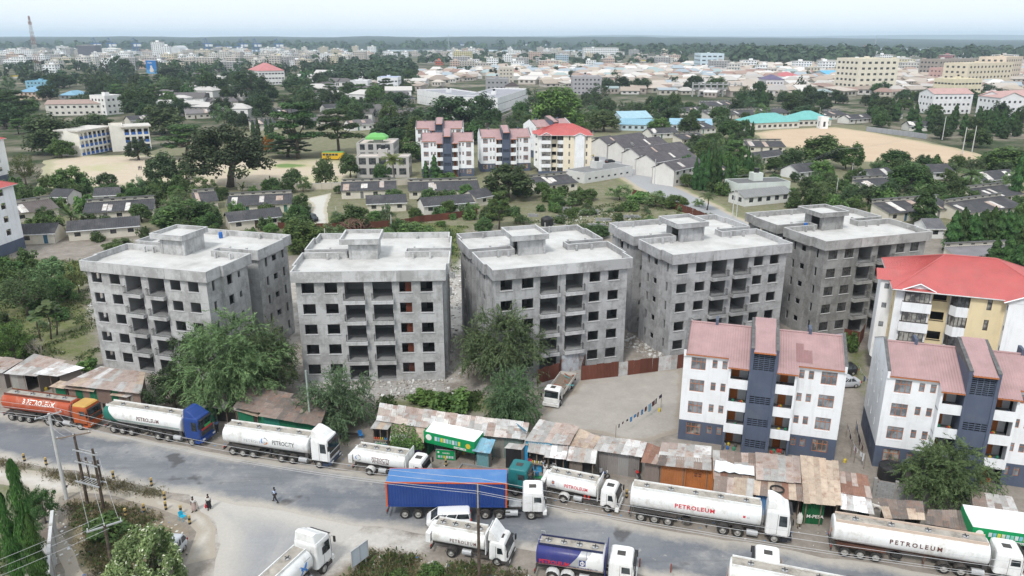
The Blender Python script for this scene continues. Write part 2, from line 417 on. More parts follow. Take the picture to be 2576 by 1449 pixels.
# ---- ground: near sheet with soil, sand, grass and litter weights, far sheet to the horizon
gx=np.arange(-150,190.1,1.0);gy=np.concatenate([np.arange(38,160,1.0),np.arange(160,420.1,2.0)])
GX,GY=np.meshgrid(gx,gy);px,py=GX.ravel(),GY.ravel()
def wsum(lst,w):return np.clip(sum(soft(px,py,PX(*p),w)*k for p,k in lst),0,1)
grass=wsum([([(-60,960),(-60,640),(215,655),(262,925),(180,905),(60,905)],.75),([(700,640),(860,540),(1180,570),(1150,690),(1120,640),(960,650)],.95),
 ([(1160,570),(1330,560),(1560,505),(1800,540),(1740,560),(1500,590),(1400,560)],.6),([(955,1000),(1200,985),(1330,1010),(1300,1050),(950,1040)],.7),
 ([(-80,1140),(110,1182),(300,1210),(420,1232),(400,1255),(200,1222),(0,1172)],.75),([(850,1440),(1000,1395),(1150,1420),(1330,1440),(1500,1475),(800,1560)],.65),
 ([(80,1200),(110,1250),(100,1500),(-200,1500),(-200,1190)],.6),([(150,1450),(150,1250),(300,1330),(430,1330),(480,1400),(330,1520)],.5),
 ([(640,520),(860,530),(850,620),(740,640)],.7),([(2130,880),(2180,880),(2185,1000),(2130,960)],.9)],1.8)
dry=wsum([([(-60,960),(-60,700),(215,690),(262,925)],.55),([(160,1245),(330,1260),(470,1320),(450,1420),(300,1500),(160,1420)],.9),
 ([(840,1430),(930,1370),(1080,1395),(1300,1440),(1500,1480),(800,1560)],.7),([(1440,560),(1560,520),(1740,565),(1500,590)],.7)],1.8)
sand=wsum([([(480,1247),(700,1285),(930,1322),(1100,1350),(1060,1392),(900,1385),(850,1440),(800,1560),(470,1560),(545,1400),(540,1320)],.95),
 ([(700,900),(720,660),(760,700),(770,960)],.6),([(1115,970),(1110,700),(1170,640),(1175,800),(1160,960)],.7)],2.0)
rub=wsum([([(700,960),(1110,955),(1170,1000),(1130,660),(1170,640),(1180,980),(1350,930),(1720,890),(1720,950),(960,1010),(760,990)],.8),
 ([(1370,600),(1330,560),(1560,525),(1650,565),(1560,600)],.8),([(330,800),(215,800),(225,760),(330,770)],.9)],2.0)
far_green=np.clip((py-150)/40,0,1)
col=np.stack([np.maximum(grass,far_green*.6),np.maximum(dry,far_green*.5),sand,rub],1).astype(np.float32)
nx_,ny_=len(gx),len(gy)
idx=(np.arange(ny_-1)[:,None]*nx_+np.arange(nx_-1)[None,:]).ravel()
def ground_mat():
 m=NT('ground_soil');a=m.n('Attribute',attribute_name='cover');tc=m.n('TexCoord');v=tc.outputs['Object']
 sp=m.n('SeparateColor');m.l(a.outputs['Color'],sp.inputs[0])
 big=m.noise(.05,6,.65,vec=v);mid=m.noise(.3,7,.72,vec=v);fine=m.noise(2.2,6,.75,vec=v)
 def wt(w,nzv,g=.5):
  s=m.n('Math',operation='MULTIPLY_ADD');m.l(nzv,s.inputs[0]);s.inputs[1].default_value=1.1;m.l(w,s.inputs[2])
  return m.ramp(s.outputs[0],.88,.88+g)
 c=m.mix(m.ramp(mid,.35,.65),(.20,.175,.15),(.31,.278,.245))
 c=m.mix(wt(sp.outputs[2],mid,.4),c,m.mix(mid,(.41,.385,.35),(.53,.505,.47)))
 c=m.mix(wt(a.outputs['Alpha'],fine,.4),c,m.mix(fine,(.24,.225,.21),(.46,.44,.42)))
 c=m.mix(wt(sp.outputs[1],m.noise(.5,6,.7,vec=v),.5),c,m.mix(fine,(.15,.115,.075),(.33,.27,.18)))
 c=m.mix(wt(sp.outputs[0],m.noise(.42,7,.75,vec=v),.5),c,m.mix(fine,(.06,.085,.027),(.19,.205,.08)))
 c=m.scale(c,m.ramp(fine,.2,.8,.78,1.2))
 return m.done(c,.97,0,.15,fine,.05)
me=raw_mesh('ground',np.stack([px,py,np.zeros_like(px)],1),np.stack([idx,idx+1,idx+nx_+1,idx+nx_],1),ground_mat())
at_=me.attributes.new('cover','FLOAT_COLOR','POINT');at_.data.foreach_set('color',col.ravel())
put('ground',me)['kind']='structure'
def far_ground_mat():
 m=NT('town_ground');tc=m.n('TexCoord');v=tc.outputs['Object']
 c=m.mix(m.ramp(m.noise(.012,6,.7,vec=v),.4,.58),(.06,.07,.035),(.24,.21,.17))
 c=m.mix(m.ramp(m.noise(.05,5,.7,vec=v),.45,.6),c,(.035,.055,.022))
 return m.done(c,.97,0,.1)
MB().add([(-9000,-300,-.06),(9000,-300,-.06),(9000,2720,-.06),(-9000,2720,-.06)],[(0,1,2,3)]).B('town_ground',far_ground_mat())['kind']='structure'
m=NT('harbour_water');m.done(m.mix(m.noise(.004,4),(.16,.22,.26),(.22,.28,.32)),.25,0,.5)
MB().add([(-12000,2720,-.5),(12000,2720,-.5),(12000,30000,-.5),(-12000,30000,-.5)],[(0,1,2,3)]).B('harbour_water',m.mat)['kind']='structure'
# ---- far shore: forested bank and hills
def hills(name,x0,x1,y0,y1,hfun,cols,nx=160,ny=26):
 xs=np.linspace(x0,x1,nx);ys=y0+(y1-y0)*np.linspace(0,1,ny)**1.3
 X,Y=np.meshgrid(xs,ys);X,Y=X.ravel(),Y.ravel()
 Z=hfun(X,Y)
 i=(np.arange(ny-1)[:,None]*nx+np.arange(nx-1)[None,:]).ravel()
 m=NT(name+'_cover');tc=m.n('TexCoord');v=tc.outputs['Object']
 m.done(m.mix(m.ramp(m.noise(.006,8,.75,vec=v),.38,.64),cols[0],cols[1]),.95,0,.1)
 put(name,raw_mesh(name,np.stack([X,Y,Z],1),np.stack([i,i+1,i+nx+1,i+nx],1),m.mat,True))['kind']='structure'
def bumps(X,Y,s,seed):
 r=np.random.RandomState(seed);z=np.zeros_like(X)
 for _ in range(14):
  a=r.uniform(0,2*PI);k=s*r.uniform(.4,3.2);z+=np.sin(X*math.cos(a)*k+Y*math.sin(a)*k*.6+r.uniform(0,7))/14**.5
 return z
sst=lambda t:np.clip(t,0,1)**2*(3-2*np.clip(t,0,1))
hills('far_shore',-7000,7600,3050,8600,lambda X,Y:-1+sst((Y-3050-np.maximum(X-600,0)*.35)/500)*14+sst((Y-3700-np.maximum(X-600,0)*.4)/3000)*(33+6*bumps(X,Y,.0025,3))*sst((6500-X)/5500)+2.2*bumps(X,Y,.03,9)*sst((Y-3050)/300),((.014,.028,.02),(.045,.062,.04)))
hills('distant_hills',-9000,15000,11000,19000,lambda X,Y:-1+sst((Y-11000)/5000)*(45+12*bumps(X,Y,.0009,5)+35*np.exp(-((X-1500)/2500)**2)+50*np.exp(-((X-8500)/3500)**2)),((.05,.07,.05),(.10,.12,.08)))

# ---- the air
def haze_box():
 m=bpy.data.materials.new('haze_air');m.use_nodes=True;t=m.node_tree;t.nodes.clear()
 o=t.nodes.new('ShaderNodeOutputMaterial');v=t.nodes.new('ShaderNodeVolumePrincipled')
 v.inputs['Color'].default_value=(.66,.81,.96,1);v.inputs['Density'].default_value=HAZE;v.inputs['Anisotropy'].default_value=0.
 t.links.new(v.outputs[0],o.inputs['Volume'])
 MB().box(-20000,20000,-600,19600,-1.6,165).B('haze',m)['kind']='stuff'
HAZE=9.5e-5
haze_box()
# ================================================================== BUILDINGS NEAR BY
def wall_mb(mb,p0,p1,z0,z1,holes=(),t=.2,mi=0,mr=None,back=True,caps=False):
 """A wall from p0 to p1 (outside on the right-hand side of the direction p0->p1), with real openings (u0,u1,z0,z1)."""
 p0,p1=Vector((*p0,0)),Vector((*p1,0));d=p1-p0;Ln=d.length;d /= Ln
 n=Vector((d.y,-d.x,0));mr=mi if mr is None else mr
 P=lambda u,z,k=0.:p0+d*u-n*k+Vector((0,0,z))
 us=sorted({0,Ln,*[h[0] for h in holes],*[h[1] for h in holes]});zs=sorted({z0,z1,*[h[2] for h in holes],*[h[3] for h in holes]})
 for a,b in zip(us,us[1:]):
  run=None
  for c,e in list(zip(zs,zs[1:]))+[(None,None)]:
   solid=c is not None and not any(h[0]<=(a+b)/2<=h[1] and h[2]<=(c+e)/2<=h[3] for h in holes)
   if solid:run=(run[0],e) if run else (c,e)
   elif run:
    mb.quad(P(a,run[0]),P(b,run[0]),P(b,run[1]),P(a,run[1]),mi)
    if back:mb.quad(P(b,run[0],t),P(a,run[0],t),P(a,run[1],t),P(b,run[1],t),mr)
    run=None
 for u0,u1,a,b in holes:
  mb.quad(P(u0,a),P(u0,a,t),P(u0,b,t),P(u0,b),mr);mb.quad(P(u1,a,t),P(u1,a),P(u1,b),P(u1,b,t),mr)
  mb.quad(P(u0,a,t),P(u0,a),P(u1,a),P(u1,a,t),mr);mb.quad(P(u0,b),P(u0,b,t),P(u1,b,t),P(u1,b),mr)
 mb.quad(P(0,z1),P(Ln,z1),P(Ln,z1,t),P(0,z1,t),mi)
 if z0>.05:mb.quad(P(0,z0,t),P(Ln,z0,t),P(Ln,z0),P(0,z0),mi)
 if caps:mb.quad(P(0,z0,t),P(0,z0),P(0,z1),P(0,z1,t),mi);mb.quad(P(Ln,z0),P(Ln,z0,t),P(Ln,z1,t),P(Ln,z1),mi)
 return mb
def rail_mesh(w,h=.95,gap=.13,ret=.6):
 mb=MB()
 mb.box(0,w,-.02,.02,h-.04,h);mb.box(0,w,-.015,.015,.08,.11)
 for i in range(int(w/gap)+1):mb.box(i*gap,i*gap+.02,-.01,.01,0,h)
 for x in (0,w-.03):
  mb.box(x,x+.03,0,ret,h-.04,h)
  for j in range(1,5):mb.box(x+.005,x+.025,j*ret/5,j*ret/5+.02,0,h)
 return mb.mesh('railing',M['steel'])
def grille_mesh(w,h,gap=.14):
 mb=MB()
 for i in range(int(w/gap)+1):mb.box(i*gap,i*gap+.022,-.012,.012,0,h)
 for k in (0,.5,1):mb.box(0,w,-.015,.015,k*(h-.03),k*(h-.03)+.03)
 return mb.mesh('grille',M['steel'])
def frame_mesh(w,h,cols,rows,fm,gm,louvres=0,t=.05):
 """window frame and pane meshes, origin at lower left, outside towards -y"""
 f=MB()
 for i in range(cols+1):
  x=i*(w-t)/cols;f.box(x,x+t,-.03,.03,0,h)
 for i in range(rows+1):
  z=i*(h-t)/rows if rows!=2 else (0,(h-t)*.66,h-t)[i]
  f.box(t,w-t,-.026,.026,z,z+t)
 g=MB()
 if louvres:
  n=int(h/louvres)
  for i in range(n):
   z=i*h/n;g.quad((t*.5,-.02,z),(w-t*.5,-.02,z),(w-t*.5,.02,z+h/n*1.02),(t*.5,.02,z+h/n*1.02))
 else:g.quad((0,.012,0),(w,.012,0),(w,.012,h),(0,.012,h))
 return f.mesh('frame',fm),g.mesh('pane',gm)

# ---- the unfinished concrete blocks
FL,SH=0.35,2.9                                     # ground floor level, storey height
def outline(d=0.):                                    # H-shaped plan, counter-clockwise from the front left, grown by d
 q=[(.4,0),(19.6,0),(19.6,3),(20,3),(20,8.5),(13.7,8.5),(13.7,11.1),(20,11.1),(20,16.8),(19.6,16.8),(19.6,19.6),(.4,19.6),(.4,16.8),(0,16.8),(0,11.1),(6.2,11.1),(6.2,8.5),(0,8.5),(0,3),(.4,3)]
 n=len(q);o=[]
 for i in range(n):
  a,b,c=Vector(q[i-1]),Vector(q[i]),Vector(q[(i+1)%n])
  e1,e2=(b-a).normalized(),(c-b).normalized()
  o.append((b.x+d*(e1.y+e2.y),b.y-d*(e1.x+e2.x)))
 return o
FRONT_W=[(1.1,2.75),(4.1,5.75),(13.9,15.5),(16.7,18.3)]     # window bays of the front
FRONT_B=[(6.7,9.25),(10.4,12.95)]                            # balcony bays
def concrete_block():
 root=thing('concrete_apartment_block','x','building')
 O=outline();n=len(O)
 for i in range(n):
  a,b=O[i],O[(i+1)%n];Ln=math.hypot(b[0]-a[0],b[1]-a[1]);H_=[]
  for k in range(5):
   z=FL+k*SH
   if i==0:
    H_+=[(u0-.4,u1-.4,z+.95,z+2.35) for u0,u1 in FRONT_W]
    H_+=[(u0-.4,u1-.4,z+.02,z+2.45) for u0,u1 in FRONT_B]
   elif i in (2,18):H_+=[]
   elif i in (1,19):H_+=[(1.1,1.65,z+.9,z+2.3)]
   elif i in (3,17,7,13):
    s=(.8,1.9,3.2,3.75) if i in (3,13) else (1.75,2.3,3.6,4.7)
    H_+=[(s[0],s[1],z+.95,z+2.3),(s[2],s[3],z+1.3,z+2.2)]
   elif i in (9,11):H_+=[(1.1,1.65,z+.9,z+2.3)] if i==9 else []
   elif i==10:H_+=[(u0,u0+1.6,z+.95,z+2.35) for u0 in (1,4,13.5,16.2)]
   elif i in (4,6,14,16):H_+=[(1.2,1.8,z+1.3,z+2.1),(2.7,3.3,z+1.3,z+2.1)]
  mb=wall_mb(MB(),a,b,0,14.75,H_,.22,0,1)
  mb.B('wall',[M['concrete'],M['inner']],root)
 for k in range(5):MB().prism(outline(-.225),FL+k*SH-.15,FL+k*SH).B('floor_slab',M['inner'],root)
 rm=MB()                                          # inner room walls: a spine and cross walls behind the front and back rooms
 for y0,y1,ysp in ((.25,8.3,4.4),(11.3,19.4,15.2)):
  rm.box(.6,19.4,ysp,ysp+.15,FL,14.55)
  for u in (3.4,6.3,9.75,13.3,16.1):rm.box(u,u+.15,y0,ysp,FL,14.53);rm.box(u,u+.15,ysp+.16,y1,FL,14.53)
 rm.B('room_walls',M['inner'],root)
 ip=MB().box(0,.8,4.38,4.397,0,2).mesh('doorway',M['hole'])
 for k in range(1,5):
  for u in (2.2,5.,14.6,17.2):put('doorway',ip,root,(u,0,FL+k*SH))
 MB().prism(outline(.35),14.75,15.15).B('roof_slab',M['roof_screed'],root)
 G=outline(.5);Gi=outline(.32)
 for i in range(n):                                # parapet: outer face, top coping and inner face, one run per side
  a,b,c,d=G[i],G[(i+1)%n],Gi[(i+1)%n],Gi[i]
  pcs=[(0,1)] if i else [(0,.33),(.33,.68),(.68,1)]
  for s0,s1 in pcs:
   lp=lambda p,q,t:(p[0]+(q[0]-p[0])*t,p[1]+(q[1]-p[1])*t)
   po=.03 if len(pcs)>1 and s0==.33 else 0
   A,B,C_,D=lp(a,b,s0),lp(a,b,s1),lp(d,c,s1),lp(d,c,s0)
   A,B=(A[0],A[1]-po),(B[0],B[1]-po)
   o=MB().prism([A,B,C_,D],14.55,16.0).B('parapet',M['concrete'],root)
   if po:o['lift']=1
   MB().prism([lp(p,q,0) for p,q in ((A,A),(B,B),(C_,C_),(D,D))],16.002,16.05).B('coping',M['coping'],root)
 pl=MB().box(-.13,.13,-.02,.3,15.15,15.98).mesh('parapet_stub',M['concrete'])
 for u,v in ((3.2,8.05),(4.7,8.05),(15.2,8.05),(17.6,8.05),(3.,11.5),(15.2,11.5),(18,11.5),(4,19.3),(9,19.3),(15,19.3)):put('parapet_stub',pl,root,(u,v,0))
 # stair head with overhanging roof tray
 th=MB();wall_mb(th,(6.3,8.1),(10.2,8.1),15.15,17.5);wall_mb(th,(10.2,8.1),(10.2,12.6),15.15,17.5)
 wall_mb(th,(10.2,12.6),(6.3,12.6),15.15,17.5);wall_mb(th,(6.3,12.6),(6.3,8.1),15.15,17.5,[(1.6,3.6,15.2,17.3)])
 th.B('stair_head',M['concrete'],root)
 for u in (6.22,9.92):MB().box(u,u+.36,8.02,8.3,15.15,17.5).B('column',M['concrete'],root)
 tr=MB();tr.box(5.1,10.6,7.4,13.2,17.5,17.72)
 for b in ((5.1,10.6,7.4,7.58),(5.1,10.6,13.02,13.2),(5.1,5.28,7.58,13.02),(10.42,10.6,7.58,13.02)):tr.box(*b,17.72,18.25)
 tr.B('stair_head_roof',M['concrete'],root)
 ct=MB()
 for b in ((5.08,10.62,7.38,7.6),(5.08,10.62,13.0,13.22),(5.08,5.3,7.6,13.0),(10.4,10.62,7.6,13.0)):ct.box(*b,18.252,18.29)
 ct.B('coping',M['coping'],root)
 MB().box(5.3,10.4,7.6,13.0,17.72,17.76).B('roof_screed',M['roof_screed'],root)
 # window sills, balconies with railings, ground floor grilles
 sill=MB().box(-.1,1.75,-.1,.06,-.09,0).mesh('window_sill',M['coping'])
 rail=rail_mesh(2.75);gr_w=grille_mesh(1.6,1.38);gr_b=grille_mesh(2.5,2.4,.16)
 bal=MB().box(-.15,2.75,-.75,.02,-.14,.04).box(-.15,2.75,-.75,-.62,-.46,-.14).box(-.15,-.03,-.62,.02,-.46,-.14).box(2.63,2.75,-.62,.02,-.46,-.14).mesh('balcony',M['concrete'])
 for k in range(5):
  z=FL+k*SH
  for u0,u1 in FRONT_W:
   put('window_sill',sill,root,(u0,-.003,z+.945))
   if k==0:put('window_grille',gr_w,root,(u0+.03,.1,z+.96))
  for u0,u1 in FRONT_B:
   if k==0:put('balcony_grille',gr_b,root,(u0+.03,.1,z+.03))
   else:
    b=put('balcony',bal,root,(u0-.03,-.004,z-.02))
    put('railing',rail,b,(-.08,-.68,.05))
 return root
CB=concrete_block()
CB_list=[]
BLOCKS=[((-59.03,100.62),-15.8,(1.06,1.06,1.06),'grey unfinished apartment block at the left end of the row, turned to the right'),
   ((-28.82,95.2),2.9,(1.1,1.1,1.1),'pale unfinished apartment block second from the left, facing the road squarely'),
   ((-2.58,96.03),17.3,(.97,.97,.985),'unfinished apartment block in the middle of the row behind the large feathery tree'),
   ((22.54,103.45),18.9,(.92,.92,.94),'unfinished apartment block behind the pink roofed white block with bare window holes'),
   ((46.93,110.96),18.0,(.68,.675,.665),'darkest unfinished apartment block at the right end of the row, its windows already framed')]
DLF=MB().box(0,.9,0,.05,0,2.3).mesh('door_leaf',mat('red_brown_door',(.12,.03,.015),.6))
wf,wp=frame_mesh(1.62,1.38,4,2,M['frame_d'],M['glass'])
for k,(loc,ang,tint,lab) in enumerate(BLOCKS):
 r=CB if k==0 else copy_tree(CB)
 r.location=(*loc,0);r.rotation_euler.z=rad(ang);r['label']=lab;r['group']='unfinished concrete apartment blocks'
 CB_list.append(r)
for k,r in enumerate(CB_list):
 t=BLOCKS[k][2]
 stack=list(r.children)
 while stack:
  o=stack.pop();stack+=o.children
  f=1.
  if o.name.startswith('parapet') and o.get('lift'):f=(1.,1.08,1.22,1.12,1.5)[k]
  elif o.name.startswith('parapet'):f=(1.06,1.02,.86,1.05,1.2)[k]
  elif o.name.startswith('wall'):f=random.Random(o.name).uniform(.9,1.08)
  elif o.name.startswith('balcony'):f=(1.,1.05,1.18,1.0,1.25)[k]
  o.color=tuple(min(1.6,x*f) for x in t)+(1,)
  if 'lift' in o:del o['lift']
 if k==1:
  for s in range(5):put('door_leaf',DLF,r,(14.65,.5,FL+s*SH+.02))
 if k==4:
  for s in range(5):
   for u0,u1 in FRONT_W:
    w=put('window',wf,r,(u0+.02,.09,FL+s*SH+.96));put('pane',wp,w)
def blue_drum(x,y,z,lab):
 o=thing('plastic_drum',lab,'drum',(x,y,z))
 MB().tube([(0,0,0),(0,0,.05),(0,0,.5),(0,0,.9),(0,0,.95)],[.27,.29,.31,.29,.24],12).B('barrel',mat('drum_blue',(.03,.13,.42),.5),o)
 MB().tube([(0,0,.951),(0,0,.99)],[.22,.22],12).B('lid',mat('drum_lid',(.04,.16,.5),.5),o)
def on(k,u,v):
 (x,y),a=BLOCKS[k][:2];a=rad(a);return x+u*math.cos(a)-v*math.sin(a),y+u*math.sin(a)+v*math.cos(a)
blue_drum(*on(0,8.8,18.3),15.15,'blue plastic drum on the roof of the leftmost unfinished block')
blue_drum(*on(4,4.6,10.1),15.15,'blue plastic drum beside the stair head of the darkest unfinished block')
bp=thing('block_stack','small stack of pale cement blocks on the middle unfinished roof','cement blocks',(*on(2,4.7,12.6),15.15),rad(17))
for i in range(9):put('cement_block',MB().box(0,.42,0,.2,0,.2).mesh('cement_block',M['block']) if i==0 else bp.children[0].data,bp,((i%3)*.46+R.uniform(-.05,.05),(i//3%2)*.25,.21*(i//6)),R.uniform(-.1,.1))

# ---- three-and-a-half storey white blocks with slate stair tower and pink roof
def corrugated(p00,p10,p11,p01,pitch,amp,mats,name,parent,th=0.,color=None):
 """sheet over a quad (p00 lower left, p10 lower right, p11 upper right, p01 upper left), folds running up the slope"""
 p00,p10,p11,p01=map(Vector,(p00,p10,p11,p01));n=max(3,int((p10-p00).length/pitch))
 nn=(p10-p00).cross(p01-p00).normalized();mb=MB();vs=[]
 for i in range(2*n+1):
  t=i/(2*n);o=nn*(amp if i%2 else-amp)
  vs+=[p00.lerp(p10,t)+o,p01.lerp(p11,t)+o]
 return mb.add(vs,[(2*i,2*i+2,2*i+3,2*i+1) for i in range(2*n)]).B(name,mats,parent)
def louvre_wall(mb,u0,u1,v,z0,z1,cols,rows,mi=0):
 """ventilation block grid with real slots"""
 w,h=(u1-u0)/cols,(z1-z0)/rows
 for i in range(cols+1):mb.box(u0+i*w-.035,u0+i*w+.035,v,v+.12,z0,z1,mi)
 for j in range(rows+1):mb.box(u0+.036,u1-.036,v+.004,v+.116,z0+j*h-.04,z0+j*h+.04,mi)
wfB,wpB=frame_mesh(1.55,1.5,3,2,M['frame_o'],M['louvre'],.14)
wfB2,wpB2=frame_mesh(1.55,1.5,3,2,M['frame_o'],M['curtain'])
wfS,wpS=frame_mesh(.52,1.0,1,2,M['frame_o'],M['louvre'],.14,.045)
def white_block(Wd=16.6,Dp=9.6,detail=True):
 root=thing('white_apartment_block','x','building')
 S,B0=2.75,2.6;HT=4*S                        # storeys; slate base height; eaves height
 uL,uB0,uT0,uT1,uB1=0,4.85,6.9,9.7,11.75
 pv=-1.25                                         # front of balcony bays and tower
 def wing(u0,u1,wins):
  for z0,z1,m_ in ((0,B0,'slate'),(B0,HT,'white')):
   H_=[(a-u0,b-u0,c,d) for a,b,c,d in wins if z0<=c<z1]
   wall_mb(MB(),(u0,0),(u1,0),z0,z1,H_,.2).B('front_wall',M[m_],root)
 def wins(big,s1,s2):
  o=[]
  for k in range(4):
   z=k*S
   o+=[(big,big+1.55,z+.85,z+2.35),(s1,s1+.52,z+1.25,z+2.25),(s2,s2+.52,z+1.25,z+2.25)]
  return o
 wl,wr=wins(.85,3.1,4.15),wins(14.2,12.95,12.0)
 wing(uL,uB0,wl);wing(uB1,Wd,wr)
 for q in (wl,wr):
  for i,(a,b,c,d) in enumerate(q):
   bigw=b-a>1
   fm_,gm_=(wfS,wpS) if not bigw else ((wfB,wpB) if R.random()<.6 else (wfB2,wpB2))
   w=put('window',fm_,root,(a,.09,c));put('pane',gm_,w)
   if bigw:
    vb=MB()
    for j in range(7):vb.box(j*.23,j*.23+.16,-.03,.0,0,.1)
    if c>3:put('vent_strip',vb.mesh('vent_strip',M['white']),root,(a,-.002,c-.2))
 # balcony bays
 dm=MB().box(0,.8,0,.05,0,2.05).mesh('door',M['orange'])
 for u0,u1,flip in ((uB0,uT0,0),(uT1,uB1,1)):
  for k in range(4):
   z=k*S;mname='slate' if k==0 else 'white'
   if k:MB().box(u0,u1,pv,pv+.15,z-.35,z+.75).B('balcony_front',M['white'],root)
   xo=u0 if not flip else u1-.22
   MB().box(xo,xo+.22,pv+.001,pv+.2,z+.75 if k else 0,z+S-.35).B('pier',M[mname],root)
   if k:MB().box(u0,u1,pv+.15,1.2,z-.16,z).B('balcony_floor',M['inner'],root)
   sx=u0 if not flip else u1-.15
   MB().box(sx,sx+.15,pv+.201,0,z-.35 if k else 0,z+S-.35).B('side_wall',M[mname],root)
   MB().box(u0,u1,1.2,1.35,z,z+S).B('back_wall',M['white'],root)
   put('door',dm,root,(u0+.35 if not flip else u0+.55,1.14,z+.05))
   if detail:
    for _ in range(5):
     c=R.choice([(.5,.4,.05),(.5,.06,.05),(.05,.15,.4),(.5,.5,.5),(.1,.1,.1),(.05,.25,.15)])
     put('household_clutter',MB().tube([(0,0,0),(0,0,.3),(0,0,.42)],[.15,.17,.1],7).mesh('household_clutter',M['tint']),root,(R.uniform(u0+.3,u1-.4),R.uniform(-.9,.4),z+.01),0,c)
 # stair tower with ventilation openings
 tw=MB();th_=13.0;pvt=pv-.22
 for u in (uT0,uT1-.32):tw.box(u,u+.32,pvt,4.6,0,th_)
 vents=[(0.95,1.95),(3.65,4.6),(6.4,7.35),(10.45,12.45)]
 zc=0
 for a,b in vents:tw.box(uT0+.32,uT1-.32,pvt+.1,pvt+.3,zc,a);zc=b
 tw.box(uT0+.32,uT1-.32,pvt+.1,pvt+.3,zc,12.75)
 tw.B('stair_tower',M['slate'],root)
 for a,b in vents:
  g=MB();louvre_wall(g,uT0+.32,uT1-.32,pvt+.12,a,b,4,4 if b-a<1.5 else 9);g.B('vent_blocks',M['slate'],root)
 MB().box(uT0+.33,uT1-.33,1.3,1.4,0,12.7).B('stair_back',M['hole'],root)
 cop=MB()
 rs=.40                                           # roof slope
 zr=lambda v:HT+.1+rs*(v+.25)
 for u in (uT0,uT1-.32):                          # raked tops of the tower walls
  cop.add([(u-.02,pvt-.02,th_),(u+.34,pvt-.02,th_),(u+.34,4.7,th_),(u-.02,4.7,th_),(u-.02,pvt-.02,th_+.1),(u+.34,pvt-.02,th_+.1),(u+.34,4.7,th_+1.35),(u-.02,4.7,th_+1.35)],
    [(0,3,2,1),(4,5,6,7),(0,1,5,4),(1,2,6,5),(2,3,7,6),(3,0,4,7)])
 cop.B('tower_coping',M['coping_dark'],root)
 corrugated((uT0+.3,pvt-.3,12.75),(uT1-.3,pvt-.3,12.75),(uT1-.3,4.6,12.75+.27*6.3),(uT0+.3,4.6,12.75+.27*6.3),.26,.02,M['pinkroof'],'tower_roof',root).color=(1,1,1,1)
 MB().box(uT0+.3,uT1-.3,pvt-.32,pvt-.28,12.58,12.74).B('fascia',M['frame_o'],root)
 # main roof: front and back slopes, lower tongues over the balcony bays, end parapets
 RV=4.7;dv=-.3
 for u0,u1 in ((uL+.25,uT0),(uT1,Wd-.25)):
  corrugated((u0,dv,zr(dv)),(u1,dv,zr(dv)),(u1,RV,zr(RV)),(u0,RV,zr(RV)),.26,.022,M['pinkroof'],'roof',root)
  corrugated((u1,Dp+.3,zr(2*RV-Dp-.3)),(u0,Dp+.3,zr(2*RV-Dp-.3)),(u0,RV,zr(RV)),(u1,RV,zr(RV)),.26,.022,M['pinkroof'],'roof',root)
  MB().tube([(u0,RV,zr(RV)+.03),(u1,RV,zr(RV)+.03)],.12,6).B('ridge_cap',M['pinkroof'],root)
 for u0,u1 in ((uB0-.1,uT0),(uT1,uB1+.1)):
  corrugated((u0,pv-.35,zr(pv-.35)),(u1,pv-.35,zr(pv-.35)),(u1,dv+.02,zr(dv+.02)),(u0,dv+.02,zr(dv+.02)),.26,.022,M['pinkroof'],'bay_roof',root)
  MB().box(u0,u1,pv-.37,pv-.34,zr(pv-.35)-.17,zr(pv-.35)-.03).B('fascia',M['frame_o'],root)
 for u0,u1 in ((uL+.25,uB0-.1),(uB1+.1,Wd-.25)):MB().box(u0,u1,dv-.02,dv+.01,zr(dv)-.17,zr(dv)-.03).B('fascia',M['frame_o'],root)
 for u in (0,Wd-.25):
  side=[(a,a+.35,k*S+1.0,k*S+2.2) for k in range(4) for a in (2.2,4.2,6.8)]
  for z0,z1,m_ in ((0,B0,'slate'),(B0,HT,'white')):
   hh=[h for h in side if z0<=h[2]<z1]
   if u==0:wall_mb(MB(),(0,Dp),(0,.0),z0,z1,hh,.25).B('side_wall',M[m_],root)
   else:wall_mb(MB(),(Wd,0),(Wd,Dp),z0,z1,hh,.25).B('side_wall',M[m_],root)
  for h in side:
   y=Dp-h[1] if u==0 else h[0]
   MB().box(u+.1,u+.13,y,y+.35,h[2],h[3]).B('pane',M['louvre'],root)
  g=MB();pf=[(0,HT),(Dp,HT),(Dp,zr(2*RV-Dp)+.35),(RV,zr(RV)+.4),(-.2,zr(-.2)+.4),(-.2,HT-.3),(0,HT-.3)]
  g.add([(u,y,z) for y,z in pf]+[(u+.25,y,z) for y,z in pf],[tuple(range(7)),tuple(range(13,6,-1))]+[(i,7+i,7+(i+1)%7,(i+1)%7) for i in range(7)])
  g.B('gable_wall',M['white'],root)
  c=MB()
  for (y0,z0),(y1,z1) in ((pf[4],pf[3]),(pf[3],pf[2])):
   c.add([(u-.04,y0,z0+.003),(u+.29,y0,z0+.003),(u+.29,y1,z1+.003),(u-.04,y1,z1+.003),(u-.04,y0,z0+.06),(u+.29,y0,z0+.06),(u+.29,y1,z1+.06),(u-.04,y1,z1+.06)],[(0,3,2,1),(4,5,6,7),(0,1,5,4),(1,2,6,5),(2,3,7,6),(3,0,4,7)])
  c.B('gable_coping',M['coping_dark'],root)
 for u in (3.0,12.9):MB().box(u,u+.3,RV-.2,RV+1.2,zr(RV)-.7,zr(RV)+.55).B('party_wall_end',M['slate'],root)
 for z0,z1,m_ in ((0,B0,'slate'),(B0,HT,'white')):wall_mb(MB(),(Wd-.26,Dp),(.26,Dp),z0,z1,[(a,a+1.4,k*S+.9,k*S+2.3) for k in range(4) for a in (1,4.5,10.5,14) if z0<=k*S+.9<z1],.2).B('rear_wall',M[m_],root)
 MB().box(.3,Wd-.3,3.6,3.75,0,HT).B('inner_wall',M['hole'],root)
 return root
WB=white_block()
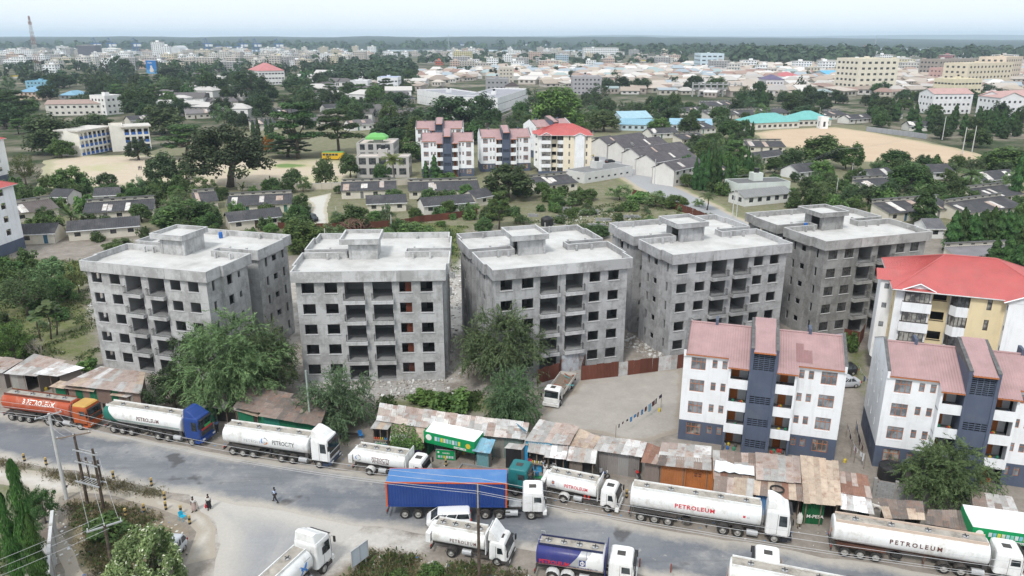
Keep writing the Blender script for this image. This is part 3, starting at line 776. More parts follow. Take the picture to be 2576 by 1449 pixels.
WBS=[((19.72,77.89),-9.1,1.,'nearer white and slate block with pink roof standing in front of the bare concrete blocks')]
for k,(loc,ang,sc,lab) in enumerate(WBS+[
 ((39.8,73.9),-17.,1.035,'white and slate block with pink roof at the right edge, behind a feathery tree'),
 ((-30.6,257.7),3.5,1.07,'distant white block with pink roof and slate tower standing behind the dark cypress pair'),
 ((-11.0,268.),8.,1.07,'distant white block with pink roof between the red roofed tower and its pink roofed twin'),
 ((-37.,296.),2.,1.1,'distant white block with pink roof seen above and behind its twin, rear row'),
 ((9.,300.),28.,1.0,'distant white block with slate gable behind the red roofed tower')]):
 r=WB if k==0 else copy_tree(WB)
 if k==0:loc,ang,sc=(19.55,79.9),-16.7,1.035
 r.location=(*loc,0);r.rotation_euler.z=rad(ang);r.scale=(sc,sc,1. if k<2 else 1.08);r['label']=lab;r['group']='white and slate apartment blocks'
for o in bpy.data.objects:
 if o.name.startswith(('roof','bay_roof','tower_roof')) and o.type=='MESH':o.color=(1,1,1,1)
# darker replacement sheets on the nearest pink roof
for u0,u1,v0,v1 in ((11.6,12.35,.2,2.9),(12.35,13.2,.2,2.0)):
 zr=lambda v:11.1+.4*(v+.25)
 corrugated((u0,v0,zr(v0)+.05),(u1,v0,zr(v0)+.05),(u1,v1,zr(v1)+.05),(u0,v1,zr(v1)+.05),.26,.022,M['pinkroof'],'roof_sheet',WB).color=(.72,.62,.62,1)

# ---- cream five storey blocks with red hipped roofs
wfC,wpC=frame_mesh(2.9,1.35,5,1,M['frame_d'],M['curtain'],0,.07)
wfN,wpN=frame_mesh(.55,1.45,1,2,M['frame_d'],M['curtain'],0,.05)
wfQ,wpQ=frame_mesh(.6,.75,1,1,M['frame_d'],M['louvre'],.12,.05)
wfK,wpK=frame_mesh(1.9,1.35,3,1,M['frame_d'],M['glass'],0,.07)
def cream_block():
 root=thing('cream_apartment_block','x','building')
 S,HT=2.75,13.75
 def w(a,b,m_,holes=(),z0=0,z1=HT):wall_mb(MB(),a,b,z0,z1,holes,.2).B('wall',M[m_],root)
 def win(fm,pm,x,y,z,rz=0):
  o=put('window',fm,root,(x,y,z),rz);put('pane',pm,o)
 w((-.0,0),(1.0,0),'white')
 H=[(.1,3.0,k*S+1.0,k*S+2.35) for k in range(5)]
 for z in range(5):
  if z:MB().box(.85,4.35,-.5,.0,z*S-.35,z*S+.95).B('spandrel',M['white'],root)
  win(wfC,wpC,1.1,-.4 if z else-.1,z*S+1.0)
  MB().box(.9,4.3,-.46,.0,z*S+.95,z*S+1.0).B('window_ledge',M['frame_d'],root)
  MB().box(.9,4.3,-.4,.0,z*S+2.36,z*S+2.42).B('window_head',M['frame_d'],root)
 w((.9,-.02),(4.3,-.02),'white',[(.2,3.1,k*S+1.0,k*S+2.35) for k in range(5)])
 w((4.3,0),(4.3,1.2),'cream');w((4.3,1.2),(6.6,1.2),'cream',[(.35,1.95,k*S+1.15,k*S+2.3) for k in range(5)])
 for z in range(5):MB().box(4.6,6.3,1.1,1.19,z*S+1.06,z*S+1.14).B('balcony_rail',M['frame_d'],root)
 for z in range(5):
  MB().prism([(6.6,1.1),(6.6,.3),(7.2,-.5),(8.6,-.5),(8.6,1.1)],z*S-.35 if z else 0,z*S+.98).B('spandrel',M['white'],root)
  f,g=MB(),MB()
  for p in ((6.62,.3),(7.2,-.47),(7.65,-.47),(8.1,-.47),(8.55,-.47),(6.9,-.1)):f.box(p[0]-.04,p[0]+.04,p[1]-.04,p[1]+.04,z*S+.98,z*S+2.4)
  g.quad((6.65,.3,z*S+.98),(7.2,-.42,z*S+.98),(7.2,-.42,z*S+2.4),(6.65,.3,z*S+2.4));g.quad((7.2,-.42,z*S+.98),(8.6,-.42,z*S+.98),(8.6,-.42,z*S+2.4),(7.2,-.42,z*S+2.4))
  o=f.B('bay_window',M['frame_d'],root);g.B('pane',M['curtain' if z%2 else 'glass'],o)
 w((6.6,1.2),(8.6,1.2),'white')
 w((8.6,-.6),(12.6,-.6),'cream',[(1.9,2.45,k*S+1.0,k*S+2.45) for k in range(5)]);w((8.6,1.2),(8.6,-.6),'cream')
 w((12.6,-.6),(12.6,-1.6),'white',[(.2,.8,k*S+1.4,k*S+2.15) for k in range(5)]);w((12.6,-1.6),(16.,-1.6),'white',z0=2.4);w((16.,-1.6),(16.,-.6),'white')
 w((16.,-.6),(18.5,-.6),'cream',[(.6,1.15,k*S+1.0,k*S+2.45) for k in range(5)])
 for z in range(5):
  win(wfN,wpN,10.5,-.5,z*S+1.0);win(wfN,wpN,16.6,-.5,z*S+1.0);win(wfQ,wpQ,12.7,-.8,z*S+1.4,-PI/2)
 # left side with white projecting bay, right side, rear
 side=[(a,a+.55,k*S+1.0,k*S+2.45) for k in range(5) for a in (1.4,11.5)]
 w((0,14),(0,0),'cream',[(14-b,14-a,c,d) for a,b,c,d in side])
 for a,b,c,d in side:win(wfN,wpN,.1,b,c,-PI/2)
 w((-1.6,6.6),(-1.6,3.),'white',z0=2.6);w((-1.6,3.),(0,3.),'white',[(.5,1.1,k*S+1.5,k*S+2.25) for k in range(1,5)],2.6);w((0,6.6),(-1.6,6.6),'white',z0=2.6)
 for z in range(1,5):win(wfQ,wpQ,-1.1,3.1,z*S+1.5)
 MB().add([(-1.6,3,2.6),(-1.6,6.6,2.6),(0,6.6,1.3),(0,3,1.3)],[(0,3,2,1)]).add([(-1.6,3,2.6),(0,3,2.6),(0,3,1.3)],[(0,2,1)]).B('bay_base',M['white'],root)
 w((18.5,-.6),(18.5,14),'white',[(a,a+1.4,k*S+1.,k*S+2.3) for k in range(5) for a in (2,6,10)]);w((18.5,14),(0,14),'cream',[(a,a+1.4,k*S+1.,k*S+2.3) for k in range(5) for a in (2,6,10,15)])
 b=MB();b.box(-.03,12.55,-.64,-.62,0,1.1);b.box(-.04,-.022,0,14,0,1.5);b.box(18.522,18.55,-.6,14,0,2.4)
 b.B('plinth',M['slate'],root)
 MB().box(.4,18.2,3.4,3.6,0,HT).box(.4,18.2,.22+1.2,3.3,13.6,HT-.01).B('room_walls',M['hole'],root)
 # roof
 RZ=17.0;ov=.6
 e=[(-ov,-1.,HT),(18.5+ov,-1.2,HT),(18.5+ov,14+ov,HT),(-ov,14+ov,HT)];r0,r1=(6.2,6.8,RZ),(12.3,6.8,RZ)
 rf=MB()
 def slope(name,a,b,c,d,pitch=.25,mname='redroof'):return corrugated(a,b,c,d,pitch,.018,M[mname],name,root)
 slope('roof',e[0],e[1],r1,r0);slope('roof',e[2],e[3],r0,r1)
 slope('roof',e[3],e[0],r0,(r0[0],r0[1]+.01,RZ));slope('roof',e[1],e[2],(r1[0],r1[1]+.01,RZ),r1)
 hp=MB()
 for a,b in ((e[0],r0),(e[1],r1),(e[2],r1),(e[3],r0),(r0,r1)):hp.tube([a,b],.11,6)
 hp.B('ridge_cap',M['redroof'],root)
 for (u0,u1,v) in ((.6,4.6,-.9),(12.2,16.4,-2.0)):
  um=(u0+u1)/2;zt=HT+.95;L_=3.4
  slope('gablet',(u0-.2,v,HT-.12),(u0-.2,v+L_+1,HT-.12),(um,v+L_+1,zt),(um,v,zt),.3);slope('gablet',(u1+.2,v+L_+1,HT-.12),(u1+.2,v,HT-.12),(um,v,zt),(um,v+L_+1,zt),.3)
  MB().add([(u0,v+.35,HT-.2),(u1,v+.35,HT-.2),(um,v+.35,zt-.08),(u0,v+.5,HT-.2),(u1,v+.5,HT-.2),(um,v+.5,zt-.08)],[(0,1,2),(3,5,4),(0,3,4,1),(1,4,5,2),(2,5,3,0)]).B('gable_wall',M['white'],root)
  MB().tube([(u0-.25,v,HT-.14),(um,v,zt-.02),(u1+.25,v,HT-.14)],.09,4).B('barge_board',M['white'],root)
 v0=2.6
 slope('gablet',(-2.2,v0,HT+.1),(2.5,v0,HT+.1),(2.5,4.8,HT+1.1),(-2.2,4.8,HT+1.1),.3);slope('gablet',(2.5,7.,HT+.1),(-2.2,7.,HT+.1),(-2.2,4.8,HT+1.1),(2.5,4.8,HT+1.1),.3)
 MB().add([(-1.6,v0+.3,HT-.1),(-1.6,6.7,HT-.1),(-1.6,4.8,HT+.95),(-1.45,v0+.3,HT-.1),(-1.45,6.7,HT-.1),(-1.45,4.8,HT+.95)],[(0,2,1),(3,4,5),(0,1,4,3),(1,2,5,4),(2,0,3,5)]).B('gable_wall',M['white'],root)
 gt=MB()
 for a,b in ((e[0],e[1]),(e[3],e[0]),(e[1],e[2])):gt.tube([(a[0],a[1],HT-.08),(b[0],b[1],HT-.08)],.09,5)
 gt.B('gutter',M['galv'],root)
 return root
CR=cream_block()
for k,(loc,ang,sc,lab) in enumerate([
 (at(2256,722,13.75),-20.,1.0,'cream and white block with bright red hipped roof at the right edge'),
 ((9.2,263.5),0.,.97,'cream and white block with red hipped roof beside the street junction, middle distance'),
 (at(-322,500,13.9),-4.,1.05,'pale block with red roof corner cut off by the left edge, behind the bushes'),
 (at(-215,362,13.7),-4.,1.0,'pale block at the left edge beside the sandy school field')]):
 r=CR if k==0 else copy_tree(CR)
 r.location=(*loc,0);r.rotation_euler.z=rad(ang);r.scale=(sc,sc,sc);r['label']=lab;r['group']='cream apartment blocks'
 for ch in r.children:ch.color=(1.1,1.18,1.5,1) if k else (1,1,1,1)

# ---- generic blocks for the middle distance: real openings on front and sides, roof by kind
def tintmat(name,c,**k):return mat(name,c,**k)
PAL={}
def cm(c,name='render_coat'):
 k=tuple(round(x,3) for x in c)
 if k not in PAL:PAL[k]=mat(name,c,.85,.08,.4,tuple(x*.7 for x in c),.35,.3,streak=.15)
 return PAL[k]
_wcache={}
def pane_mesh(w,h,m_='glass'):
 k=(round(w,2),round(h,2),m_)
 if k not in _wcache:_wcache[k]=MB().quad((0,0,0),(w,0,0),(w,0,h),(0,0,h)).mesh('window',M[m_])
 return _wcache[k]
def block(label,cat,loc,rz,w,d,n,c,roof='flat',rc=(.5,.5,.5),sh=3.,bay=3.2,ww=1.5,wh=1.3,name='apartment_building',base=None,sides=True,group=None,parapet=.8,rise=1.8,cell=True):
 root=thing(name,label,'building',loc,rz,group);wm=cm(c);H=n*sh
 k=max(1,int(w/bay));g=(w-k*ww)/(k+1);ks=max(1,int(d/bay));gs=(d-ks*ww)/(ks+1)
 hf=[(g+i*(ww+g),g+i*(ww+g)+ww,s*sh+1.,s*sh+1.+wh) for i in range(k) for s in range(n)]
 hs=[(gs+i*(ww+gs),gs+i*(ww+gs)+ww,s*sh+1.,s*sh+1.+wh) for i in range(ks) for s in range(n)]
 HT=H+(parapet if roof=='flat' else 0)
 wall_mb(MB(),(0,0),(w,0),0,HT,hf,.2).B('wall',wm,root);wall_mb(MB(),(w,0),(w,d),0,HT,hs,.2).B('wall',wm,root)
 wall_mb(MB(),(w,d),(0,d),0,HT,[],.2).B('wall',wm,root);wall_mb(MB(),(0,d),(0,0),0,HT,hs,.2).B('wall',wm,root)
 pm=pane_mesh(ww,wh)
 for a,b,z0,z1 in hf:put('window',pm,root,(a,.12,z0))
 for a,b,z0,z1 in hs:
  put('window',pm,root,(w-.12,a,z0),PI/2);put('window',pm,root,(.12,d-a,z0),-PI/2)
 sm=cm(rc,'roof_finish')
 if roof=='flat':
  MB().box(.2,w-.2,.2,d-.2,H-.2,H).B('roof',sm,root)
  if w*d>120:MB().box(w*.4,w*.4+3,d*.4,d*.4+3,H,H+2.3).B('stair_head',wm,root);MB().tube([(w*.4+1.5,d*.4+1.5,H+2.3),(w*.4+1.5,d*.4+1.5,H+3.6)],[.8,.8],10).B('water_tank',M['black'],root)
 elif roof=='hip':
  o=.5;x=min(w,d)/2
  a=[(-o,-o,H),(w+o,-o,H),(w+o,d+o,H),(-o,d+o,H),(x,d/2,H+rise),(w-x,d/2,H+rise)] if w>=d else [(-o,-o,H),(w+o,-o,H),(w+o,d+o,H),(-o,d+o,H),(w/2,x,H+rise),(w/2,d-x,H+rise)]
  fs=[(0,1,5,4),(2,3,4,5),(1,2,5),(3,0,4),(3,2,1,0)] if w>=d else [(0,1,4),(2,3,5),(1,2,5,4),(3,0,4,5),(3,2,1,0)]
  MB().add(a,fs).B('roof',sm,root)
 elif roof=='gable':
  o=.4
  corrugated((-o,-o,H),(w+o,-o,H),(w+o,d/2,H+rise),(-o,d/2,H+rise),.9,.03,sm,'roof',root);corrugated((w+o,d+o,H),(-o,d+o,H),(-o,d/2,H+rise),(w+o,d/2,H+rise),.9,.03,sm,'roof',root)
  for x in (0,w-.2):MB().add([(x,0,H),(x,d,H),(x,d/2,H+rise-.1),(x+.2,0,H),(x+.2,d,H),(x+.2,d/2,H+rise-.1)],[(0,2,1),(3,4,5),(0,1,4,3),(1,2,5,4),(2,0,3,5)]).B('gable_wall',wm,root)
 return root
def block_px(label,X0,Y0,X1,Y1,d,n,c,cat='building',**k):
 (x0,y0),(x1,y1)=at(X0,Y0),at(X1,Y1)
 return block(label,cat,(x0,y0),math.atan2(y1-y0,x1-x0),math.hypot(x1-x0,y1-y0),d,n,c,**k)

# ---- terrace bungalows: dark cement-sheet roofs
wf1,wp1=frame_mesh(1.3,1.0,3,1,M['frame_d'],M['glass'],0,.05)
CREAMW=(.62,.58,.50)
CLV=MB().box(0,.85,-.02,0,0,.3).mesh('clerestory_vent',M['hole'])
def bungalow(label,X0,Y0,X1,Y1,kind='shed',depth=6.5,eave=2.4,c=CREAMW,patches=2,tint=(1,1,1),group='dark roofed terrace bungalows',storeys=1):
 (x0,y0),(x1,y1)=at(X0,Y0),at(X1,Y1);w=math.hypot(x1-x0,y1-y0)
 root=thing('terrace_bungalow',label,'house',(x0,y0),math.atan2(y1-y0,x1-x0),group);wm=cm(c)
 k=max(1,int(w/3.2));HT=eave+2.7*(storeys-1);hs=[]
 for i in range(k):
  u=(i+.5)*w/k
  for s in range(storeys):hs+=[(u-.65,u+.65,.95+2.7*s,1.95+2.7*s)] if i%3!=1 or s else [(u-.45,u+.45,.02,2.05)]
 wall_mb(MB(),(0,0),(w,0),0,HT,hs,.2).B('wall',wm,root)
 for a,b,z0,z1 in hs:
  if z0>.5:o=put('window',wf1,root,(a,.1,z0));put('pane',wp1,o)
  else:MB().box(a,b,.1,.15,z0,z1).B('door',cm(R.choice([(.10,.07,.05),(.05,.13,.2),(.2,.2,.2),(.06,.16,.12)]),'door_paint'),root)
 rise=depth*.27;o=.45;ov=.35
 if kind=='shed':
  zt=HT+depth*.24
  corrugated((-ov,-o,HT),(w+ov,-o,HT),(w+ov,depth,zt),(-ov,depth,zt),.5,.035,M['asb'],'roof',root).color=(*tint,1)
  wall_mb(MB(),(w,depth+.2),(0,depth+.2),0,zt+.75,(),.2).B('rear_wall',wm,root)
  for i in range(max(2,int(w/2.6))):put('clerestory_vent',CLV,root,(i*w/int(max(2,w/2.6))+.35,depth,zt+.2))
  MB().box(-.3,w+.3,depth-.35,depth+.35,zt+.755,zt+.86).B('rear_roof',M['coping_dark'],root)
  for x in (0,w-.2):MB().add([(x,.2,0),(x+.2,.2,0),(x+.2,depth,0),(x,depth,0),(x,.2,HT-.05),(x+.2,.2,HT-.05),(x+.2,depth,zt-.05),(x,depth,zt-.05)],[(0,3,2,1),(4,5,6,7),(0,1,5,4),(1,2,6,5),(2,3,7,6),(3,0,4,7)]).B('end_wall',wm,root)
  sl=lambda v:HT+(v+o)*(zt-HT)/(depth+o)
  vt=depth
 else:
  corrugated((-ov,-o,HT),(w+ov,-o,HT),(w+ov,depth/2,HT+rise),(-ov,depth/2,HT+rise),.5,.035,M['asb'],'roof',root).color=(*tint,1)
  corrugated((w+ov,depth+o,HT),(-ov,depth+o,HT),(-ov,depth/2,HT+rise),(w+ov,depth/2,HT+rise),.5,.035,M['asb'],'roof',root).color=(*tint,1)
  MB().box(-ov,w+ov,-o-.04,-o,HT-.16,HT+.02).B('fascia',M['white'],root)
  wall_mb(MB(),(w,depth),(0,depth),0,HT,(),.2).B('rear_wall',wm,root)
  for x in (0,w-.2):MB().add([(x,.2,0),(x,depth-.2,0),(x,depth-.2,HT),(x,depth/2,HT+rise-.12),(x,.2,HT)]+[(x+.2,.2,0),(x+.2,depth-.2,0),(x+.2,depth-.2,HT),(x+.2,depth/2,HT+rise-.12),(x+.2,.2,HT)],[(4,3,2,1,0),(5,6,7,8,9)]+[(i,(i+1)%5,5+(i+1)%5,5+i) for i in range(5)]).B('end_wall',wm,root)
  sl=lambda v:HT+(v+o)*rise/(depth/2+o)
  vt=depth/2
 for _ in range(patches):
  u=R.uniform(.3,w-2.2);v0=R.uniform(-.3,vt*.3);v1=R.uniform(vt*.6,vt*.95);q=R.uniform(1.0,2.0)
  corrugated((u,v0,sl(v0)+.06),(u+q,v0,sl(v0)+.06),(u+q,v1,sl(v1)+.06),(u,v1,sl(v1)+.06),.25,.02,M['sheet'],'roof_sheet',root).color=(*R.choice([(.62,.60,.57),(.5,.48,.46),(.42,.33,.28)]),1)
 return root
B_=bungalow
B_('dark gabled bungalow at the left edge beside the pale block',47,616,140,612,'gable',patches=0)
B_('dark gabled bungalow with a rusty lean-to in front, left of the first unfinished block',175,607,353,592,'gable',patches=0)
B_('dark gabled bungalow right of the round mango tree',580,582,712,567,'gable',patches=0)
B_('long bungalow row with two pale sheets behind the banana plants',215,560,388,548,patches=3)
B_('bungalow row with pale roof sheets below the school field wall',575,541,735,533,patches=3)
B_('brownish roofed bungalow row left of the banana plants',40,562,150,546,tint=(1.9,1.6,1.4),patches=2)
B_('short bungalow behind the mango tree',495,531,550,526,patches=1)
B_('gabled bungalow corner beside the fluffy pale tree, left',128,516,172,517,'gable',patches=0,c=(.6,.58,.56))
B_('small gabled bungalow by the school field fence',240,514,300,511,'gable',patches=0,c=(.66,.65,.64))
B_('bungalow row with white and brown roof sheets left of the dark mango',860,501,996,497,patches=4)
B_('gabled bungalow behind the bare red shrub',925,535,1022,531,'gable',patches=0)
B_('gabled bungalow with white end wall behind the construction site fence',1068,541,1192,530,'gable',patches=0,c=(.66,.64,.6))
B_('bungalow row with rusty patches in front of the slate tower block',1030,501,1205,496,patches=4)
B_('gabled bungalow end half hidden by the dark mango',1198,520,1240,512,'gable',patches=0)
B_('bungalow with rust brown patches right of the dark mango',1358,488,1452,478,patches=3)
B_('long dark row beside the sports field, left end',1880,384,1974,384,patches=3)
B_('gabled bungalow behind the twin cypress on the right',1899,415,1973,405,'gable',patches=0)
B_('long dark row behind the teal roofed hall',1854,300,1987,293,patches=3,depth=8)
B_('small white house with dark roof under the bright round tree',2008,452,2062,446,'gable',c=(.72,.72,.72),patches=0,depth=8)
B_('white house with dark gable roof left of the large round tree',2197,466,2252,460,'gable',c=(.72,.72,.72),patches=1,depth=8)
B_('white house with dark roof half hidden near the round tree',2345,452,2396,450,'gable',c=(.74,.74,.74),patches=0,depth=8)
B_('white walled house with grey roof at the right edge',2472,474,2560,465,'gable',c=(.72,.72,.70),patches=3,depth=8)
B_('dark roof row in front of the large round tree, right',2180,494,2256,488,patches=3)
B_('dark roof row with pale sheets behind the darkest unfinished block',2235,560,2400,546,patches=4)
B_('cream bungalow row with dark roof above the cypress hedge',2428,560,2570,540,patches=4)
B_('grey flat roofed row behind the red hipped roof',2404,668,2560,660,depth=4,eave=2.0,patches=0,tint=(3.2,3.1,3.0))
B_('pale small building right of the darkest unfinished block',2330,600,2372,600,'gable',patches=0,c=(.74,.74,.74),tint=(2,2,2))
B_('dark roof row left of the sports field',1716,365,1778,360,patches=2)
B_('bungalow row behind the ashoka cluster',1780,462,1850,455,patches=2)
B_('dark bungalow row far right beyond the field',2480,520,2570,508,patches=2)
B_('small dark house beyond the street junction',1508,372,1548,366,'gable',patches=0)
for k,q in enumerate(((1722,290,1772,288),(1776,276,1850,273),(1786,302,1846,299),(2072,302,2132,299),(2136,312,2192,308),(2286,330,2342,330),(1880,345,1890,345),(1640,350,1705,346),(1750,338,1800,334),(2200,300,2270,298))):
 B_('dark roofed row beyond the street, %s'%('left of the teal hall','behind the teal hall','beside the teal hall','right of the porch','behind the field corner','below the hedge belt','tiny one at the field','behind the terraces','under the round trees','at the slim columns')[k],*q,R.choice(['shed','gable']),c=(.66,.64,.6),depth=8)
for k,q in enumerate([(1527,396,1628,380,'farthest'),(1570,408,1675,392,'second farthest'),(1608,428,1730,408,'third'),(1648,447,1745,428,'fourth'),(1695,470,1772,452,'nearest')]):
 B_('%s two storey white terrace house along the street by the junction'%q[4].capitalize(),*q[:4],'gable',depth=8.5,storeys=2,c=(.66,.64,.61),patches=1,tint=(1.4,1.3,1.3),group='two storey terrace houses on the street')

# ---- named mid-distance buildings
bp_=block_px
bp_('white and grey flat roofed building with a grille wall beside the street',1852,500,1985,494,8,1,(.60,.64,.60),roof='flat',rc=(.14,.14,.14),sh=4.4,parapet=.1,ww=1.0,wh=.8,name='flat_roofed_hall')
bp_('pale grey hall with a row of vents at the street junction',1470,462,1590,442,9,1,(.58,.58,.57),roof='flat',rc=(.2,.2,.2),sh=3.4,parapet=.1,ww=1.2,wh=.6,name='flat_roofed_hall')
bp_('white house with tin roof beside the utility poles',1872,520,1990,508,7,1,(.62,.62,.60),roof='gable',rc=(.22,.22,.22),sh=2.6,rise=1.5,name='small_house')
bp_('long two storey cream hall with brownish roof behind the school',118,292,262,289,14,2,(.68,.65,.60),roof='gable',rc=(.34,.25,.22),sh=3.4,rise=2.2,name='hall_building')
bp_('white three storey house right of the brownish roofed hall',270,290,312,286,14,3,(.75,.74,.72),sh=3.6,name='apartment_building')
bp_('blue roofed building low among the trees at the far left',50,252,106,252,20,2,(.5,.38,.3),roof='hip',rc=(.17,.32,.45),rise=4,name='blue_roofed_building')
bp_('light blue walled building behind the blue roof, far left',66,222,126,222,16,2,(.22,.42,.54),rc=(.3,.5,.6),name='blue_building')
bp_('small blue roofed shed right of the blue roofed building',150,250,190,250,22,1,(.3,.3,.3),roof='hip',rc=(.2,.36,.48),rise=3,name='blue_roofed_building')
bp_('white three storey school with red hipped roof and blue strips among the trees',652,214,718,212,40,3,(.72,.71,.70),roof='hip',rc=(.46,.19,.19),sh=4.5,rise=7,ww=2.4,name='school_building')
bp_('white walled courtyard building with dark pyramid roofs, left wing',1050,260,1150,280,26,2,(.72,.72,.72),rc=(.3,.3,.33),sh=4.5,ww=.8,wh=.5,name='courtyard_building')
bp_('long white two storey wing with slit windows along the side lane',1252,288,1328,258,26,2,(.74,.74,.74),rc=(.3,.3,.33),sh=4.6,ww=2.2,wh=.5,name='courtyard_building')
for X,Y,s_ in ((1106,252,15),(1168,262,24),(1288,240,17)):bp_('dark pyramid roofed pavilion on the white courtyard building, %s'%{1106:'left',1168:'middle and widest',1288:'right'}[X],X-s_,Y,X+s_,Y,14,2,(.62,.60,.57),roof='hip',rc=(.065,.05,.05),sh=3.6,rise=3.2,name='pavilion')
bp_('grey raw concrete shell with open windows behind the pavilions',1222,238,1280,238,22,3,(.30,.30,.31),rc=(.36,.36,.36),sh=4,name='unfinished_building')
bp_('tall narrow cream house rising behind the grey shell',1254,208,1292,208,22,4,(.52,.48,.42),rc=(.5,.5,.5),sh=3.6,name='apartment_building')
bp_('grey framed four storey building with dark windows beyond the large bright tree',1440,238,1512,238,20,4,(.36,.35,.37),rc=(.4,.4,.4),sh=3.4,name='apartment_building')
bp_('white and blue shop building among trees left of the shanty roofs',950,222,1002,222,22,2,(.70,.71,.74),rc=(.10,.2,.5),sh=4.6,ww=2.2,name='shop_building')
bp_('white shop row left of the blue and white shop',882,230,926,230,20,2,(.66,.66,.67),rc=(.6,.6,.6),sh=4.2,name='shop_building')
for q in ((1900,327,2010,322,18,'front'),(2005,318,2090,316,16,'rear')):
 bp_('teal hipped roof school hall by the sports field, %s wing'%q[5],*q[:5],1,(.66,.62,.56),roof='hip',rc=(.16,.42,.40),sh=3.4,rise=4.,ww=1.8,name='school_hall')
bp_('white porch with two columns in front of the teal hall',2063,324,2082,324,5,1,(.78,.78,.78),sh=5.2,ww=1.2,wh=2.6,name='porch')
bp_('light blue roofed low hall behind the street houses',1558,328,1642,330,16,1,(.5,.6,.65),roof='gable',rc=(.23,.40,.50),rise=2.4,name='market_hall')
bp_('light blue roofed low hall left of the round green tree',1566,312,1640,310,20,1,(.5,.6,.65),roof='gable',rc=(.32,.48,.56),rise=3,name='market_hall')
bp_('light blue roofed low hall right of the round green tree',1685,328,1790,330,16,1,(.6,.62,.65),roof='gable',rc=(.26,.42,.52),rise=2.4,name='market_hall')
for q in ((2342,287,2440,286,'left'),(2452,292,2508,300,'middle'),(2516,298,2600,292,'right')):
 bp_('white block with pale pink roof beyond the tall hedge, %s of three'%q[4],*q[:4],15,3,(.76,.75,.76),roof='gable',rc=(.46,.30,.28),sh=4.0,rise=3,name='white_apartment_building')
bp_('tall cream block with dark window columns beyond the sports field',2152,236,2250,234,30,6,(.70,.65,.54),rc=(.6,.56,.45),sh=4.6,bay=6,ww=3.,wh=1.8,name='cream_apartment_tower')
bp_('long cream apartment block at the far right',2428,214,2540,209,26,4,(.66,.58,.45),rc=(.55,.5,.4),sh=5,bay=6,ww=2.6,wh=2,name='cream_apartment_building')
bp_('second cream apartment block behind the long one, far right',2520,208,2562,204,26,5,(.64,.54,.44),rc=(.55,.5,.4),sh=5,bay=6,ww=2.6,wh=2,name='cream_apartment_building')
bp_('long brown-grey unfinished block left of the cream apartment block',2356,196,2490,192,26,4,(.33,.29,.26),rc=(.4,.38,.36),sh=5,bay=5,ww=2.6,wh=2,name='unfinished_building')
bp_('pinkish block in front of the brown-grey unfinished block',2376,206,2428,204,20,3,(.52,.34,.31),rc=(.5,.42,.4),sh=4.5,bay=5,ww=2,name='apartment_building')
bp_('cream arcaded house behind the white pink-roofed blocks',2395,248,2464,246,20,3,(.68,.61,.45),rc=(.6,.55,.45),sh=4.6,ww=2.6,name='apartment_building')
bp_('pale house with purple roof in the shanty quarter',1925,227,1970,227,22,2,(.66,.64,.66),roof='hip',rc=(.13,.11,.19),sh=4.6,rise=4,name='purple_roofed_house')
bp_('wide red roofed shed in the shanty quarter',1955,200,2020,200,30,1,(.5,.4,.35),roof='hip',rc=(.46,.14,.15),rise=5,name='red_roofed_shed')
bp_('long bright blue roofed shed in the shanty quarter',2080,194,2155,192,26,1,(.4,.45,.5),roof='gable',rc=(.14,.40,.62),rise=4,name='blue_roofed_shed')
bp_('pale blue office block with cream top line on the left of the shanty quarter',1760,175,1819,175,40,4,(.50,.60,.66),rc=(.5,.5,.4),sh=5.5,bay=8,ww=5,wh=2,name='office_building')
# the school with blue arcades, bent in two wings
def arcade(label,X0,Y0,X1,Y1,d,n,bays):
 (x0,y0),(x1,y1)=at(X0,Y0),at(X1,Y1);w=math.hypot(x1-x0,y1-y0);sh=3.2
 root=thing('school_building',label,'building',(x0,y0),math.atan2(y1-y0,x1-x0),'arcaded school wings');wm=cm((.75,.72,.66));bl=cm((.045,.13,.42),'blue_paint')
 g=w/bays;hs=[(.35+i*g,g*(i+1)-.35,s*sh+.1,s*sh+2.5) for i in range(bays) for s in range(n)]
 wall_mb(MB(),(0,0),(w,0),0,n*sh,hs,.4).B('wall',wm,root)
 for a,b,z0,z1 in hs:
  MB().box(a,b,.1,.25,z0,z0+1.1).B('parapet_panel',bl,root)
  MB().box(a+.4,a+1.6,2.38,2.46,z0+1,z0+2.).B('window',M['hole'],root)
  MB().box(a+2,min(a+3,b),2.38,2.46,z0,z0+2.2).B('door',bl,root)
 for s in range(1,n+1):MB().box(.1,w-.1,.42,d-.1,s*sh-.25,s*sh).B('floor_slab',wm,root)
 MB().box(.1,w-.1,2.5,2.7,0,n*sh-.3).B('back_wall',cm((.55,.50,.42)),root)
 wall_mb(MB(),(w,0),(w,d),0,n*sh,[],.3).B('wall',wm,root);wall_mb(MB(),(w,d),(0,d),0,n*sh,[],.3).B('wall',wm,root);wall_mb(MB(),(0,d),(0,0),0,n*sh,[],.3).B('wall',wm,root)
 MB().box(-.9,w+.9,-.9,d+.9,n*sh+.003,n*sh+.5).B('roof',cm((.55,.52,.48),'roof_finish'),root)
arcade('left wing of the cream three storey school with blue arcade panels',207,393,284,378,10,3,7)
bp_('blank cream end block of the arcaded school, left',170,393,206,393,6,3,(.75,.72,.66),sh=3.1,ww=.1,wh=.1,rc=(.6,.57,.5),name='stair_block')
bp_('blank cream stair block joining the school wings',284,382,318,380,10,3,(.75,.72,.66),sh=3.3,ww=.1,wh=.1,rc=(.6,.57,.5),name='stair_block')
arcade('right wing of the cream three storey school with blue arcade panels',318,380,382,376,10,3,4)
